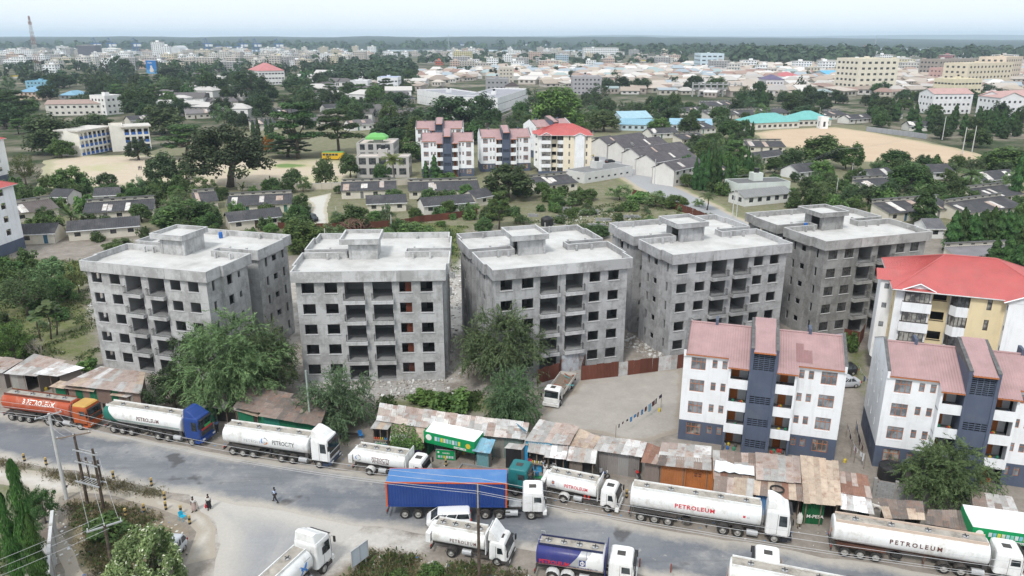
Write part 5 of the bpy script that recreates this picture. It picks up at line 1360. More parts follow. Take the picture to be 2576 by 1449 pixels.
for s in (-1,1):
 MB().tube([(fw-2.5,s*.95,.62),(fw-1.3,s*.95,.62)],.3,10).B('fuel_tank',M['galv'],root);MB().cbox((fw-2.3,s*.95,.62),(.5,.5,.5)).B('battery_box',M['chassis'],root)
 for x in (fw-3.15,fw-4.5):
  a=MB()
  for q in range(6):
   t0,t1=PI*q/6,PI*(q+1)/6
   a.add([(x+.57*math.cos(t),s*y,.5+.57*math.sin(t)) for t in (t0,t1) for y in (.66,1.27)],[(0,1,3,2)])
  a.B('mudguard',M['chassis'],root)
MB().box(fw-2.2,fw-.95,-.55,.55,1.0,1.12).B('deck_plate',M['galv'],root)
lamps_rear(root,-1.7,1.2)
park(root,(1019,1306),(1336,1309),1.25,0)

# ---- flatbeds
def flatbed(label,rear,front,cab_pm,bed_c,side=-1,style='small',low=None,sides=.45,cat='lorry',load=False,name='flatbed_lorry',hw=1.15,tl=-1.6):
 root=thing(name,label,cat)
 (ax,ay),(bx,by)=at(*rear),at(*front);fw=math.hypot(bx-ax,by-ay)
 of,cl=(.95,1.75) if style=='small' else (1.35,2.2)
 xf=fw+of;x1=xf-cl-.25
 axle(root,0,hw+.02,.45,True);axle(root,fw,hw+.02,.45)
 chassis_beam(root,tl,xf-.3,.95)
 cab(root,xf,cl,style,cab_pm,low,hw=hw-.03)
 bm=cm(bed_c,'bed_paint')
 MB().box(tl,x1,-hw,hw,1.0,1.12).B('bed',M['wood'],root)
 if sides:
  for s in (-1,1):MB().box(tl,x1,s*hw-.03,s*hw+.03,1.12,1.12+sides).B('side_board',bm,root)
  MB().box(tl-.03,tl+.03,-hw+.04,hw-.04,1.12,1.12+sides).B('tail_board',bm,root)
 MB().box(x1-.04,x1+.04,-hw+.03,hw-.03,1.0,1.95).B('headboard',bm,root)
 if load:
  for i in range(9):put('scrap',MB().box(0,1.,0,.12,0,.08).mesh('scrap',M['tint']),root,(R.uniform(tl+.2,x1-1.2),R.uniform(-.9,.8),1.14+.05*i),R.uniform(0,3),R.choice([(.3,.1,.06),(.4,.38,.36),(.15,.4,.42),(.25,.2,.16)]))
 lamps_rear(root,tl+.05,hw)
 undergear(root,.8,fw-.7)
 park(root,rear,front,hw+.02,0,side)
 return root
teal=mat('teal_cab',(.02,.16,.17),.45,.08)
flatbed('teal cabbed lorry with an empty dark bed hidden behind the blue container',(1180,1228),(1296,1248),teal,(.25,.25,.25),sides=.25,style='semi',low=mat('dark_skirt',(.03,.03,.035),.6))
flatbed('old white dropside lorry with scrap on its bed parked in the paved yard',(1441,978),(1412,1021),wt,(.55,.52,.48),side=1,load=True,hw=1.1)
o=flatbed('white cabbed lorry facing left with a bare brown bed, bottom right edge',(2085,1518),(1928,1488),wt,(.3,.22,.16),side=1,style='semi',sides=.12)

# ---- cars, van, bus, motorcycles
def car(label,rear,front,pm,side=-1,kind='hatch',cat='car',name='parked_car',L_=None,hw=.85,H_=1.5):
 root=thing(name,label,cat)
 (ax,ay),(bx,by)=at(*rear),at(*front);fw=L_ or math.hypot(bx-ax,by-ay)
 xr,xf=-.75,fw+.8
 axle_r=.32
 for x in (0,fw):
  for s in (-1,1):wheel(root,x,s*(hw-.1),.32,.2,s>0)
 zs=[.24,.45,.82,.95]
 b=MB().loft([rrect(xr+.08,xf-.1,hw-.06,.3,.24),rrect(xr,xf,hw,.3,.5),rrect(xr,xf-.05,hw,.3,.78),rrect(xr+.04,xf-.25,hw-.03,.3,.96 if kind!='van' else 1.0)]).B('body',pm,root,smooth=False)
 if kind in ('hatch','suv'):gx=[(xr+.06,fw+.15,.96),(xr+.35,fw-.75,H_)]
 elif kind=='van':gx=[(xr+.06,fw+.35,1.0),(xr+.15,fw-.35,H_)]
 else:gx=[(xr+.6,fw+.1,.96),(xr+1.1,fw-.75,H_)]
 (a0,a1,z0),(b0,b1,z1)=gx
 g=MB().loft([rrect(a0,a1,hw-.05,.15,z0-.01),rrect(a0+(b0-a0)*.85,a1+(b1-a1)*.85,hw-.16,.15,z1-.1)]).B('cabin_glass',M['wscreen'],root)
 MB().loft([rrect(b0-.04,b1+.06,hw-.15,.15,z1-.12),rrect(b0+.06,b1-.06,hw-.2,.15,z1-.03),rrect(b0+.25,b1-.25,hw-.35,.1,z1)]).B('roof',pm,root)
 for s in (-1,1):
  pl=MB()
  for t in (.0,.36,.70,1.):
   xa,xb=a0+(a1-a0)*t,b0+(b1-b0)*t
   pl.tube([(xa+(.06 if t<.5 else-.06),s*(hw-.055),z0),(xb+(.05 if t<.5 else-.05),s*(hw-.15),z1-.11)],.045,4)
  pl.B('pillar',pm,root)
  MB().cbox((xf-.12,s*(hw-.28),.68),(.1,.34,.16)).B('headlight',M['lamp'],root);MB().cbox((xr+.0,s*(hw-.15),.8),(.08,.2,.28)).B('tail_lamp',M['lamp_red'],root)
  MB().cbox((fw-.0,s*(hw+.07),1.0),(.16,.14,.12)).B('mirror',pm,root)
 MB().cbox((xf-.02,0,.42),(.1,1.2,.16)).B('grille',M['black'],root);MB().cbox((xr-.0,0,.42),(.06,1.3,.14)).B('bumper',M['black'],root)
 if L_:
  (ax,ay)=at(*rear);a=math.atan2(by-ay,bx-ax);root.rotation_euler.z=a;root.location=(ax,ay,.01)
 else:park(root,rear,front,hw,0,side)
 return root
silver=mat('silver_paint',(.45,.47,.50),.3,.03,1,spec=.5);wcar=mat('white_car_paint',(.78,.78,.78),.3,.03,1,spec=.5);blk=mat('black_paint',(.02,.022,.026),.3,.05,1,spec=.5)
v=car('white van facing left between the blue container and the small tanker',(1166,1330),(1093,1333),wcar,side=1,kind='van',cat='van',name='van',H_=1.6)
car('silver hatchback half hidden by the round flowering bush',(466,1386),(440,1418),silver,side=1,kind='hatch',H_=1.6)
car('silver car parked between the two white slate blocks',(2153,977),(2118,979),silver,side=1,kind='sedan')
car('black car parked behind the silver one between the white slate blocks',(2146,945),(2118,947),blk,side=1,kind='suv')
car('white car parked behind a fence by the lane',(742,536),(762,536),wcar,L_=2.5,kind='sedan')
car('dark jeep parked at the lane corner',(782,553),(798,560),blk,L_=2.5,kind='suv',H_=1.8)
car('black car driving down the street near the junction',(1528,411),(1545,409),blk,L_=2.5,kind='suv')
car('dark car parked beside the red roofed cream block',(1478,441),(1492,441),blk,L_=2.5,kind='suv')
def bus(label,X0,Y0,X1,Y1,body,top):
 (x0,y0),(x1,y1)=at(X0,Y0),at(X1,Y1);L_=math.hypot(x1-x0,y1-y0)
 r=thing('bus',label,'bus',(x0,y0,.0),math.atan2(y1-y0,x1-x0))
 MB().loft([rrect(0,L_,1.25,.3,.4),rrect(0,L_,1.25,.3,1.6),rrect(0,L_,1.2,.3,2.9)]).B('body',cm(body,'bus_paint'),r)
 MB().loft([rrect(-.02,L_+.02,1.22,.3,2.905),rrect(.2,L_-.2,1.0,.3,3.1)]).B('roof',cm(top,'bus_roof'),r)
 for i in range(int(L_/1.2)-1):
  for s in (-1,1):MB().cbox((.9+i*1.2,s*1.245,2.15),(1.,.02,.8)).B('window',M['wscreen'],r)
 for x in (1.6,L_-1.6):axle(r,x,1.25,.5)
bus('yellow school bus with a green top beside the school field',812,402,866,402,(.62,.38,.02),(.10,.28,.10))
bus('orange lorry shaped bus on the road beyond the tall trees',2447,252,2470,252,(.6,.28,.04),(.6,.28,.04))
def motorbike(label,X,Y,rz,c,stand=True):
 r=thing('motorcycle',label,'motorcycle',(*at(X,Y),0.01),rz)
 for x in (0,1.3):
  mb=MB();n=14
  mb.loft([[(q*math.cos(2*PI*k/n),y,.3+q*math.sin(2*PI*k/n)) for k in range(n)] for q,y in ((.22,-.05),(.30,-.05),(.30,.05),(.22,.05),(.22,-.05))],False)
  o=mb.B('wheel',M['rubber'],r,(x,0,0));s=MB()
  for k in range(4):a=PI*k/4;s.tube([(.23*math.cos(a),0,.3+.23*math.sin(a)),(-.23*math.cos(a),0,.3-.23*math.sin(a))],.012,4)
  s.B('spokes',M['galv'],o)
 MB().tube([(0,0,.3),(.35,0,.55),(.95,0,.75),(1.1,0,.85)],.035,5).tube([(1.3,.08,.3),(1.1,.06,.95)],.025,5).tube([(1.3,-.08,.3),(1.1,-.06,.95)],.025,5).B('frame',M['galv'],r)
 MB().loft([rrect(.65,1.1,.13,.08,.70),rrect(.62,1.08,.17,.1,.82),rrect(.7,1.0,.1,.08,.93)]).B('fuel_tank',cm(c,'bike_paint'),r)
 MB().loft([rrect(-.2,.68,.13,.08,.72),rrect(-.22,.66,.15,.1,.80)]).B('seat',M['black'],r)
 MB().cbox((.6,0,.42),(.38,.22,.3)).B('engine',M['galv'],r)
 MB().tube([(1.05,-.36,1.02),(1.12,0,.98),(1.05,.36,1.02)],.02,5).B('handlebar',M['steel'],r)
 MB().cbox((1.25,0,.88),(.14,.16,.16)).B('headlight',M['lamp'],r)
 MB().tube([(-.3,0,.55),(-.15,0,.64),(.1,0,.6)],[.05,.07,.05],5).B('rear_mudguard',M['black'],r);MB().tube([(0,-.12,.28),(.6,-.13,.3)],.05,6).B('exhaust',M['galv'],r)
motorbike('dark motorcycle under the blue and white striped awning',1205,1160,.1,(.05,.05,.06))
motorbike('dark blue motorcycle parked behind the small red lettered tanker',1500,1210,.35,(.03,.05,.12))
motorbike('red motorcycle seen from behind beside the orange container',1608,1215,1.7,(.45,.03,.03))
motorbike('motorcycle parked outside the purple kiosk',1018,1138,.1,(.05,.05,.05))
# ================================================================== MARKET SHACKS
GREY=(.38,.37,.355);LT=(.52,.51,.50);PINK=(.39,.32,.285);RUST=(.24,.13,.095);TAN=(.46,.37,.29);BRN=(.22,.175,.15);DK=(.16,.135,.12);WHT=(.74,.75,.76)
def lerp2(q,s,t):
 fl,fr,br,bl=[Vector(p) for p in q]
 return fl.lerp(fr,s).lerp(bl.lerp(br,s),t)
def sheet_patch(q,s0,s1,t0,t1,lift,root,color,name='roof_sheet',pitch=.16,amp=.018,mp=None):
 p=[lerp2(q,*st)+Vector((0,0,lift)) for st in ((s0,t0),(s1,t0),(s1,t1),(s0,t1))]
 n=max(4,min(12,int((p[1]-p[0]).length/pitch)));nn=(p[1]-p[0]).cross(p[3]-p[0]).normalized();vs=[]
 for i in range(2*n+1):
  u=i/(2*n);o=nn*(amp if i%2 else-amp);vs+=[p[0].lerp(p[1],u)+o,p[3].lerp(p[2],u)+o]
 ob=MB().add(vs,[(2*i,2*i+2,2*i+3,2*i+1) for i in range(2*n)]).B(name,mp or M['sheet'],root)
 k=R.uniform(.82,1.15);ob.color=(*[c*k for c in color],1)
 return ob
def wall_board(root,a,b,z0,z1,c,name='wall_board',m_=None):
 """a run of upright boards or sheets between two ground points, each its own piece"""
 a,b=Vector(a),Vector(b);d=(b-a).length;n=max(1,round(d/1.1));an=math.atan2(b.y-a.y,b.x-a.x)
 for i in range(n):
  p=a.lerp(b,i/n);w=d/n;k=R.uniform(-.02,.02);mb=MB();cc=c if not isinstance(c,list) else R.choice(c)
  vs=[];g=5
  for j in range(2*g+1):vs+=[(w*j/(2*g),k+(.016 if j%2 else-.016),z0),(w*j/(2*g),k+(.016 if j%2 else-.016),z1+R.uniform(-.03,.03) if j==0 else z1)]
  o=mb.add(vs,[(2*j,2*j+2,2*j+3,2*j+1) for j in range(2*g)]).B(name,m_ or M['tint'],root,(p.x,p.y,0),an)
  k=R.uniform(.82,1.12);o.color=(*[x*k for x in cc],1)
def shack(label,quad,hf,hb,pal,nc,nr,wall=None,front='wall',inset=.35,name='market_shack',cat='shack',back=(.2,.17,.15),group=None,fh=None,z0=0):
 P=[at(*p,z) for p,z in zip(quad,(hf,hf,hb,hb))];o=P[0]
 root=thing(name,label,cat,(*o,z0),0,group)
 q=[(p[0]-o[0],p[1]-o[1],z) for p,z in zip(P,(hf,hf,hb,hb))]
 L_=R.uniform
 for i in range(nc):
  cut=sorted([0]+[min(.95,max(.05,(j+1)/nr+L_(-.12,.12))) for j in range(nr-1)]+[1])
  for j in range(nr):
   e=.012
   sheet_patch(q,max(0,i/nc-e),min(1,(i+1)/nc+e),max(-.02,cut[j]-(.02 if j else L_(0,.03))),cut[j+1]+(.015 if j<nr-1 else L_(-.02,.03)),.01+.012*(i%2)+.018*(nr-1-j)*0+.02*j,root,R.choice(pal))
 f=lambda s,t:lerp2(q,s,t)
 sx=inset/max(1.,(Vector(q[1])-Vector(q[0])).length);ty=inset/max(1.,(Vector(q[3])-Vector(q[0])).length)*1.6
 A,B,C_,D=f(sx,ty),f(1-sx,ty),f(1-sx,1-ty*.5),f(sx,1-ty*.5)
 g=lambda v:(v.x,v.y,0)
 zf,zb=A.z-.05,D.z-.05
 if wall is None:wall=(.25,.22,.2)
 if front=='wall':wall_board(root,g(A),g(B),0,zf,wall)
 elif front=='counter':
  wall_board(root,g(A),g(B),0,1.0,wall)
  MB().cbox(((A.x+B.x)/2,(A.y+B.y)/2-.1,1.03),((B-A).length,.5,.05),math.atan2(B.y-A.y,B.x-A.x)).B('counter',M['wood'],root)
  for i in range(7):
   t=(i+.5)/7;v=A.lerp(B,t);put('goods',MB().tube([(0,0,0),(0,0,.18),(0,0,.26)],[.09,.09,.04],6).mesh('goods',M['tint']),root,(v.x,v.y-.05,1.06),0,R.choice([(.5,.1,.05),(.5,.4,.05),(.6,.6,.6),(.05,.2,.4)]))
 elif front=='half':
  m_=A.lerp(B,.55);wall_board(root,g(A),g(m_),0,zf,wall)
 if front!='wall':
  for t in (0,.5,1):
   v=A.lerp(B,t);MB().tube([(v.x,v.y,0),(v.x,v.y,zf)],.06,5).B('post',M['wood'],root)
  MB().add([g(f(sx,.75)),g(f(1-sx,.75)),(*f(1-sx,.75)[:2],zf),(*f(sx,.75)[:2],zf)],[(0,1,2,3)]).B('inner_wall',M['hole'],root)
 for a,b,h0,h1 in ((D,A,zb,zf),(B,C_,zf,zb),(C_,D,zb,zb)):
  MB().add([g(a),g(b),(b.x,b.y,h1-.02),(a.x,a.y,h0-.02)],[(0,1,2,3)]).B('side_wall',cm(back,'plank_wall'),root)
 return root,q,(A,B,C_,D)
def door(root,a,b,s0,s1,h,c,off=.06):
 a,b=Vector(a),Vector(b);p,q=a.lerp(b,s0),a.lerp(b,s1);d=(q-p).normalized();n=Vector((d.y,-d.x,0))*off
 MB().add([(p+n)[:2]+(0.02,),(q+n)[:2]+(0.02,),(q+n)[:2]+(h,),(p+n)[:2]+(h,)],[(0,1,2,3)]).B('door',cm(c,'door_paint'),root)
GRN=(.015,.15,.075);PEB=(.05,.19,.33)
shack('shack with pale tin roof and grey plank front at the far left of the row',[(8,940),(92,946),(165,908),(85,890)],2.6,3.1,[GREY,LT,PINK,GREY],5,2,[(.33,.32,.30),(.28,.26,.24)],'half')
shack('low rusty shack cut by the left picture edge',[(-120,925),(5,938),(60,905),(-60,890)],2.6,3.0,[PINK,GREY,RUST],5,2,(.25,.22,.2))
shack('open fronted shack under two bright white sheets, left row',[(82,941),(145,947),(214,925),(148,909)],2.7,3.2,[WHT,WHT,LT],3,2,None,'open')
r,q,c=shack('long shack with patched tan and grey sheets below the leftmost unfinished block',[(152,967),(355,990),(366,937),(252,922)],2.9,3.3,[TAN,PINK,GREY,LT,PINK],9,2,[GRN,(.27,.13,.09),(.3,.27,.24),(.25,.18,.15)])
shack('tan porch roof over plastic chairs in front of the patched long shack',[(153,976),(235,986),(247,971),(170,960)],2.3,2.6,[TAN,TAN,PINK],3,1,None,'open',cat='porch',name='porch_roof')
shack('green painted corner stall below the rusty left sheets, behind the red tanker',[(122,973),(160,978),(178,962),(150,957)],2.3,2.6,[PINK,TAN],2,1,GRN,'wall')
r,q,(A,B,C_,D)=shack('green money transfer kiosk under a small pale awning behind the green tailed tanker',[(275,994),(318,1000),(352,986),(300,974)],2.1,2.5,[LT,TAN],3,1,GRN,'counter')
shack('grey awning kiosk with a green side under the dark trees',[(503,1022),(567,1031),(580,1010),(515,1006)],2.3,2.6,[GREY,GREY],3,1,[(.30,.31,.31),GRN],'half')
r,q,(A,B,C_,D)=shack('dark brown roofed hall with bright green sheet walls behind the white lettered tanker, left half',[(585,1024),(690,1046),(740,990),(628,971)],3.0,3.5,[BRN,BRN,DK],5,2,[GRN,(.02,.17,.09)])
door(r,A,B,.42,.56,2.1,(.05,.04,.035))
shack('dark brown roofed hall with bright green sheet walls, right half by the green pole',[(649,1046),(805,1072),(830,1008),(692,1000)],2.9,3.4,[BRN,(.25,.2,.17),DK],7,2,[GRN,(.02,.17,.09),(.03,.2,.15)])
shack('small grey awning on the left corner of the brown roofed hall',[(582,1030),(648,1049),(655,1034),(590,1018)],2.4,2.7,[GREY,TAN],3,1,None,'open',cat='awning',name='awning')
r,q,(A,B,C_,D)=shack('long shop row roof of many pale pinkish sheets, left end above the kiosks',[(946,1057),(1142,1088),(1152,1042),(955,1014)],2.9,3.5,[PINK,LT,GREY,(.5,.43,.38),PINK,(.55,.53,.5)],12,3,[(.16,.25,.3),(.2,.16,.14),(.10,.07,.05)])
shack('long shop row roof of many pale pinkish sheets, right end by the blue dish',[(1141,1088),(1322,1106),(1332,1064),(1151,1042)],2.9,3.5,[PINK,LT,GREY,(.55,.5,.47),LT],11,3,[(.24,.24,.22),(.20,.26,.24)])
# fronts of the shop row
r,q,(A,B,C_,D)=shack('sky blue kiosk with green sign at the left end of the shop row',[(931,1078),(975,1081),(990,1062),(946,1056)],2.5,2.8,[GREY,TAN],3,1,PEB,'counter',inset=.2)
a=math.atan2(B.y-A.y,B.x-A.x)
s_=MB().cbox(((A.x+B.x)/2,(A.y+B.y)/2-.05,.72),((B-A).length*.75,.06,.5),a).B('sign_board',mat('sign_green',(.01,.24,.06),.5),r)
put('lettering',sign_mesh('M-PESA',.32,TXT['white'],.012),s_,((A.x+B.x)/2+.09*math.sin(a),(A.y+B.y)/2-.1,.72),a)
r,q,(A,B,C_,D)=shack('purple stall under a roof overgrown with creepers, left of the green banner',[(980,1108),(1066,1114),(1070,1072),(985,1068)],2.3,2.8,[TAN,GREY,BRN],4,2,(.09,.06,.19),'wall')
CREEP=[(at(982,1110,2.3),at(1066,1116,2.3))]
# green banner shop
def banner_shop(label,FL,FR,BR,zt,zb,words,loc0,side=True,tarp=True):
 o=at(*FL,zt);root=thing('banner_stall',label,'shop front',(*o,0))
 fr,br=at(*FR,zt),at(*BR,zt);a=math.atan2(fr[1]-o[1],fr[0]-o[0]);w=math.hypot(fr[0]-o[0],fr[1]-o[1]);d=math.hypot(br[0]-fr[0],br[1]-fr[1])
 root.rotation_euler.z=a
 gm=mat('banner_green',(.005,.26,.085),.5,.05,1)
 b=MB().box(0,w,-.04,0,zb,zt).B('banner',gm,root)
 if side:MB().box(w-.0,w+.04,0,d,zb,zt).B('banner_side',gm,root);MB().box(-.04,0,0,d,zb,zt).B('banner_side',gm,root)
 if tarp:MB().add([(0,.0,zt-.25),(w,0,zt-.25),(w,d,zt+.12),(0,d,zt+.12),(w/2,d*.5,zt-.2)],[(0,1,4),(1,2,4),(2,3,4),(3,0,4)]).B('tarpaulin',mat('white_tarpaulin',(.78,.78,.78),.6),root)
 for x in (.03,w-.03):MB().tube([(x,0,0),(x,0,zt)],.035,5).B('post',M['steel'],root)
 h=zt-zb;disc=MB();disc.tube([(w*.1,-.042,zb+h*.55),(w*.1,-.05,zb+h*.55)],h*.27,12);disc.B('emblem',TXT['white'],b)
 disc=MB();disc.tube([(w*.88,-.042,zb+h*.5),(w*.88,-.05,zb+h*.5)],h*.22,12);disc.B('emblem',TXT['yellow'],b)
 pal=[(.55,.6,.62),(.2,.45,.55),(.6,.55,.08),(.6,.58,.5),(.35,.55,.6),(.2,.5,.4)]
 for i in range(9):
  x=w*(.22+.058*i);put('picture_panel',MB().box(0,w*.045,-.05,-.041,0,h*.36).mesh('picture_panel',M['tint_clean']),b,(x,0,zb+h*.36),0,pal[i%6])
 put('sign_strip',MB().box(0,w*.24,-.052,-.041,0,h*.17).mesh('sign_strip',M['tint_clean']),b,(w*.60,0,zb+h*.06),0,(.72,.75,.72))
 put('lettering',sign_mesh(words,h*.13,TXT['black'],.002,width=w*.22),b,(w*.72,-.056,zb+h*.145))
 return root,w,d
r,w,d=banner_shop('open shop front behind a long green banner with a white sunburst emblem',(1066,1084),(1193,1112),(1196,1086),3.3,1.9,'ALHAMDU CAFE',None)
MB().box(.2,w-.2,2.6,2.7,0,2.4).B('back_wall',cm(GRN,'green_wall'),r);MB().box(.1,.15,.4,2.6,0,1.9).B('side_panel',cm(GRN,'green_wall'),r)
put('lettering',sign_mesh('karibu',.3,TXT['white'],.0),r,(w*.25,2.58,1.6))
r,w,d=banner_shop('green banner shop front with a white canopy top at the bottom right corner',(2448,1325),(2640,1352),(2645,1305),3.5,2.3,'MAMA HAMADI',None)
MB().box(.2,w-.2,2.9,3.,0,3).B('back_wall',M['hole'],r)
p=MB().box(.1,2.6,-.3,-.26,.5,1.75).B('lower_board',bpy.data.materials['banner_green'],r)
for i in range(5):put('picture_panel',MB().box(0,.26,-.31,-.301,0,.3).mesh('picture_panel',M['tint_clean']),p,(.5+.38*i,0,1.0),0,R.choice([(.6,.62,.6),(.2,.45,.5),(.6,.55,.1)]))
r=thing('advert_board','green advertising board with coloured pictures standing on the ground before the banner','board',(*at(1098,1155),0),-.16)
b=MB().box(0,2.15,-.03,.03,.05,1.25).B('board',bpy.data.materials['banner_green'],r)
MB().box(-.04,0,-.04,.04,0,1.3).box(2.15,2.19,-.04,.04,0,1.3).box(0,2.15,-.04,.04,1.25,1.3).B('frame',M['galv'],r)
for i in range(6):put('picture_panel',MB().box(0,.24,-.045,-.031,0,.3).mesh('picture_panel',M['tint_clean']),b,(.18+.31*i,0,.25),0,[(.55,.58,.6),(.3,.5,.55),(.6,.5,.05),(.55,.6,.6),(.5,.6,.62),(.5,.55,.6)][i])
MB().tube([(.25,-.031,.95),(.25,-.045,.95)],.12,10).B('emblem',TXT['white'],b);put('lettering',sign_mesh('KARIBU',.18,TXT['white'],.004),b,(1.15,-.045,.88))
shack('stall under a sky blue corrugated awning beside a motorcycle',[(1187,1135),(1233,1141),(1246,1107),(1202,1100)],2.3,3.0,[(.16,.33,.44),(.20,.38,.48)],4,1,(.16,.33,.36),'wall')
shack('black box stall with a grey lid right of the sky blue awning',[(1268,1127),(1312,1132),(1322,1119),(1280,1114)],2.5,2.8,[GREY],3,1,(.02,.02,.022),'wall',inset=.1)
r,q,(A,B,C_,D)=shack('bright blue kiosk with a serving window, a woman in red in front',[(1326,1137),(1371,1145),(1378,1118),(1331,1112)],2.4,3.0,[GREY,LT],3,1,(.04,.30,.55),'counter',inset=.25)
shack('tall blue side panel stall left of the bright blue kiosk',[(1316,1118),(1328,1121),(1333,1108),(1322,1106)],2.8,2.9,[GREY],1,1,(.04,.33,.60),'wall',inset=.05)
shack('open food stall under a clean pale awning right of the bright blue kiosk',[(1369,1150),(1424,1156),(1431,1118),(1377,1111)],2.4,3.1,[LT,WHT],4,2,None,'open')
shack('broad grey roofed shop with a weathered blue fascia, right of the dish',[(1320,1108),(1432,1120),(1457,1072),(1356,1056)],3.3,3.8,[GREY,LT,PINK,GREY],7,2,[(.10,.28,.40),(.26,.24,.22)])
p=at(1322,1112,3.0);p2=at(1372,1118,3.0);aa=math.atan2(p2[1]-p[1],p2[0]-p[0])
r=thing('shop_sign','weathered blue fascia board with faded white letters above the bright blue kiosk','sign',(*p,2.75),aa);MB().box(0,2.9,-.03,.0,0,.5).B('board',cm((.08,.28,.42),'weathered_blue'),r);put('lettering',sign_mesh('SERVICE POINT',.24,TXT['white'],.002,width=2.4),r,(1.5,-.036,.25))
shack('shack with a leaf littered tan roof between two grey roofs',[(1432,1120),(1490,1131),(1512,1100),(1457,1078)],3.0,3.4,[TAN,(.38,.31,.26),PINK],4,2,(.22,.2,.18))
shack('plank stall with a drooping corrugated awning and a dark doorway',[(1424,1158),(1498,1167),(1503,1132),(1432,1122)],2.2,3.0,[LT,GREY,(.33,.29,.26)],5,1,[(.26,.23,.2),(.2,.17,.15)],'half')
shack('long shack with grey roof and patched plank front right of the food stalls',[(1490,1132),(1615,1150),(1628,1112),(1513,1096)],2.9,3.5,[GREY,LT,(.40,.38,.36)],7,2,[(.23,.21,.20),(.18,.15,.13),(.30,.29,.28)])
shack('brown rusted roofed shack between the grey roofs, low front',[(1612,1162),(1664,1170),(1694,1134),(1628,1115)],2.7,3.2,[PINK,RUST,TAN],4,2,[(.22,.18,.16),(.35,.1,.08)])
shack('grey and rust roof in front of the white slate block base',[(1655,1150),(1788,1166),(1790,1124),(1665,1112)],3.0,3.4,[LT,GREY,PINK],6,2,(.3,.2,.14))
shack('dark brown low roof above the orange container',[(1652,1170),(1790,1184),(1790,1156),(1660,1144)],2.8,3.1,[BRN,DK,GREY],6,1,(.42,.16,.06),'half')
shack('ramshackle brown roof heaped with scrap sheets and a white tarpaulin',[(1795,1204),(1902,1207),(1900,1142),(1793,1134)],2.8,3.3,[BRN,RUST,PINK,GREY],6,3,(.25,.2,.17))
shack('large rusty sheet roof with bare grey patches under the white slate block',[(1902,1205),(2016,1216),(2013,1150),(1900,1138)],3.2,3.6,[PINK,RUST,GREY,PINK],6,2,(.25,.2,.17))
shack('low brown patched roof with a green door below the scrap roof',[(1794,1234),(1894,1250),(1898,1206),(1797,1197)],2.5,3.0,[BRN,PINK,GREY,TAN],6,1,[GRN,(.2,.15,.12)],'half')
shack('brown patched roof carrying an old tyre behind the red lettered long tanker',[(1893,1244),(2023,1262),(2018,1216),(1898,1207)],2.5,3.0,[PINK,RUST,BRN,TAN],7,1,[(.10,.22,.42),(.22,.17,.14)],'half')
shack('tall tan roof of long straight sheets with a green kiosk beneath',[(2022,1264),(2118,1272),(2109,1160),(2013,1148)],2.8,3.8,[TAN,(.5,.39,.30),TAN],6,2,(.22,.17,.14),'open')
shack('reddish brown roof right of the tall tan one',[(2116,1240),(2195,1254),(2182,1196),(2112,1184)],2.9,3.4,[RUST,PINK,BRN],5,2,(.2,.16,.14))
shack('stall with a clean white sheet roof below the reddish brown one',[(2115,1280),(2200,1294),(2190,1248),(2114,1238)],2.4,2.9,[WHT,WHT,LT],5,1,(.22,.2,.18),'half')
shack('brown roof littered with leaves behind the long brown chassis tanker, left',[(2225,1304),(2328,1308),(2322,1262),(2208,1254)],2.5,3.0,[BRN,TAN,DK],5,2,[(.2,.17,.15),(.12,.2,.3)],'half')
shack('dark leaf covered corrugated roof right of the littered brown one',[(2330,1318),(2456,1340),(2442,1286),(2334,1282)],2.4,2.9,[DK,BRN,DK],6,2,(.12,.10,.09),'half')
shack('grey patched roof behind the green banner shop at the right edge',[(2450,1288),(2568,1302),(2546,1250),(2442,1236)],3.2,3.6,[GREY,LT,BRN],6,2,(.2,.18,.16))
r,q,(A,B,C_,D)=shack('dark green money transfer kiosk between the tan roof and the white sheet stall',[(2018,1262),(2078,1266),(2082,1250),(2022,1246)],2.5,2.7,[TAN],3,1,(.01,.10,.035),'wall',inset=.1)
a=math.atan2(B.y-A.y,B.x-A.x);put('lettering',sign_mesh('M-PESA',.36,TXT['white'],.01),r,((A.x+B.x)/2+.2,(A.y+B.y)/2-.16,.95),a)
# orange shipping container used as a shop
r=thing('shop_container','orange shipping container with a rusty top standing under the dark brown roof','container',(*at(1694,1222),0));p2=at(1792,1238);o=r.location;r.rotation_euler.z=math.atan2(p2[1]-o.y,p2[0]-o.x)
w=math.hypot(p2[0]-o.x,p2[1]-o.y);om=mat('container_orange',(.46,.17,.055),.6,.12,.8,(.22,.09,.05),.5,.6)
vs=[]
n=22
for i in range(2*n+1):vs+=[(w*i/(2*n),.04 if i%2 else 0,.15),(w*i/(2*n),.04 if i%2 else 0,2.5)]
MB().add(vs,[(2*i,2*i+2,2*i+3,2*i+1) for i in range(2*n)]).B('side_panel',om,r)
MB().box(-.05,w+.05,-.06,.1,2.5,2.62).box(-.05,w+.05,-.06,.1,0,.15).B('beam',om,r);MB().box(0,.05,.05,2.4,0,2.6).box(w-.05,w,.05,2.4,0,2.6).B('end_wall',om,r);MB().box(0,w,.05,2.4,2.62,2.66).B('roof',cm(RUST,'rust_top'),r)
for i in range(4):MB().cbox((w*(.55+.1*(i%2)),-.07,1.9-.25*(i//2)),(.25,.01,.12)).B('stencil_mark',TXT['brown'],r)
tp=[lerp2([(*at(1796,1190,2.95),2.95),(*at(1898,1200,2.95),2.95),(*at(1895,1180,3.1),3.1),(*at(1800,1162,3.1),3.1)],s/8,t/3)+Vector((0,0,.12+R.uniform(0,.25))) for t in range(4) for s in range(9)]
tag(MB().add(tp,[(t*9+s,t*9+s+1,t*9+s+10,t*9+s+9) for t in range(3) for s in range(8)]).B('tarpaulin',mat('crumpled_tarp',(.70,.72,.74),.6,.2,1.5)),'crumpled white tarpaulin thrown over the ramshackle scrap roof','tarpaulin')
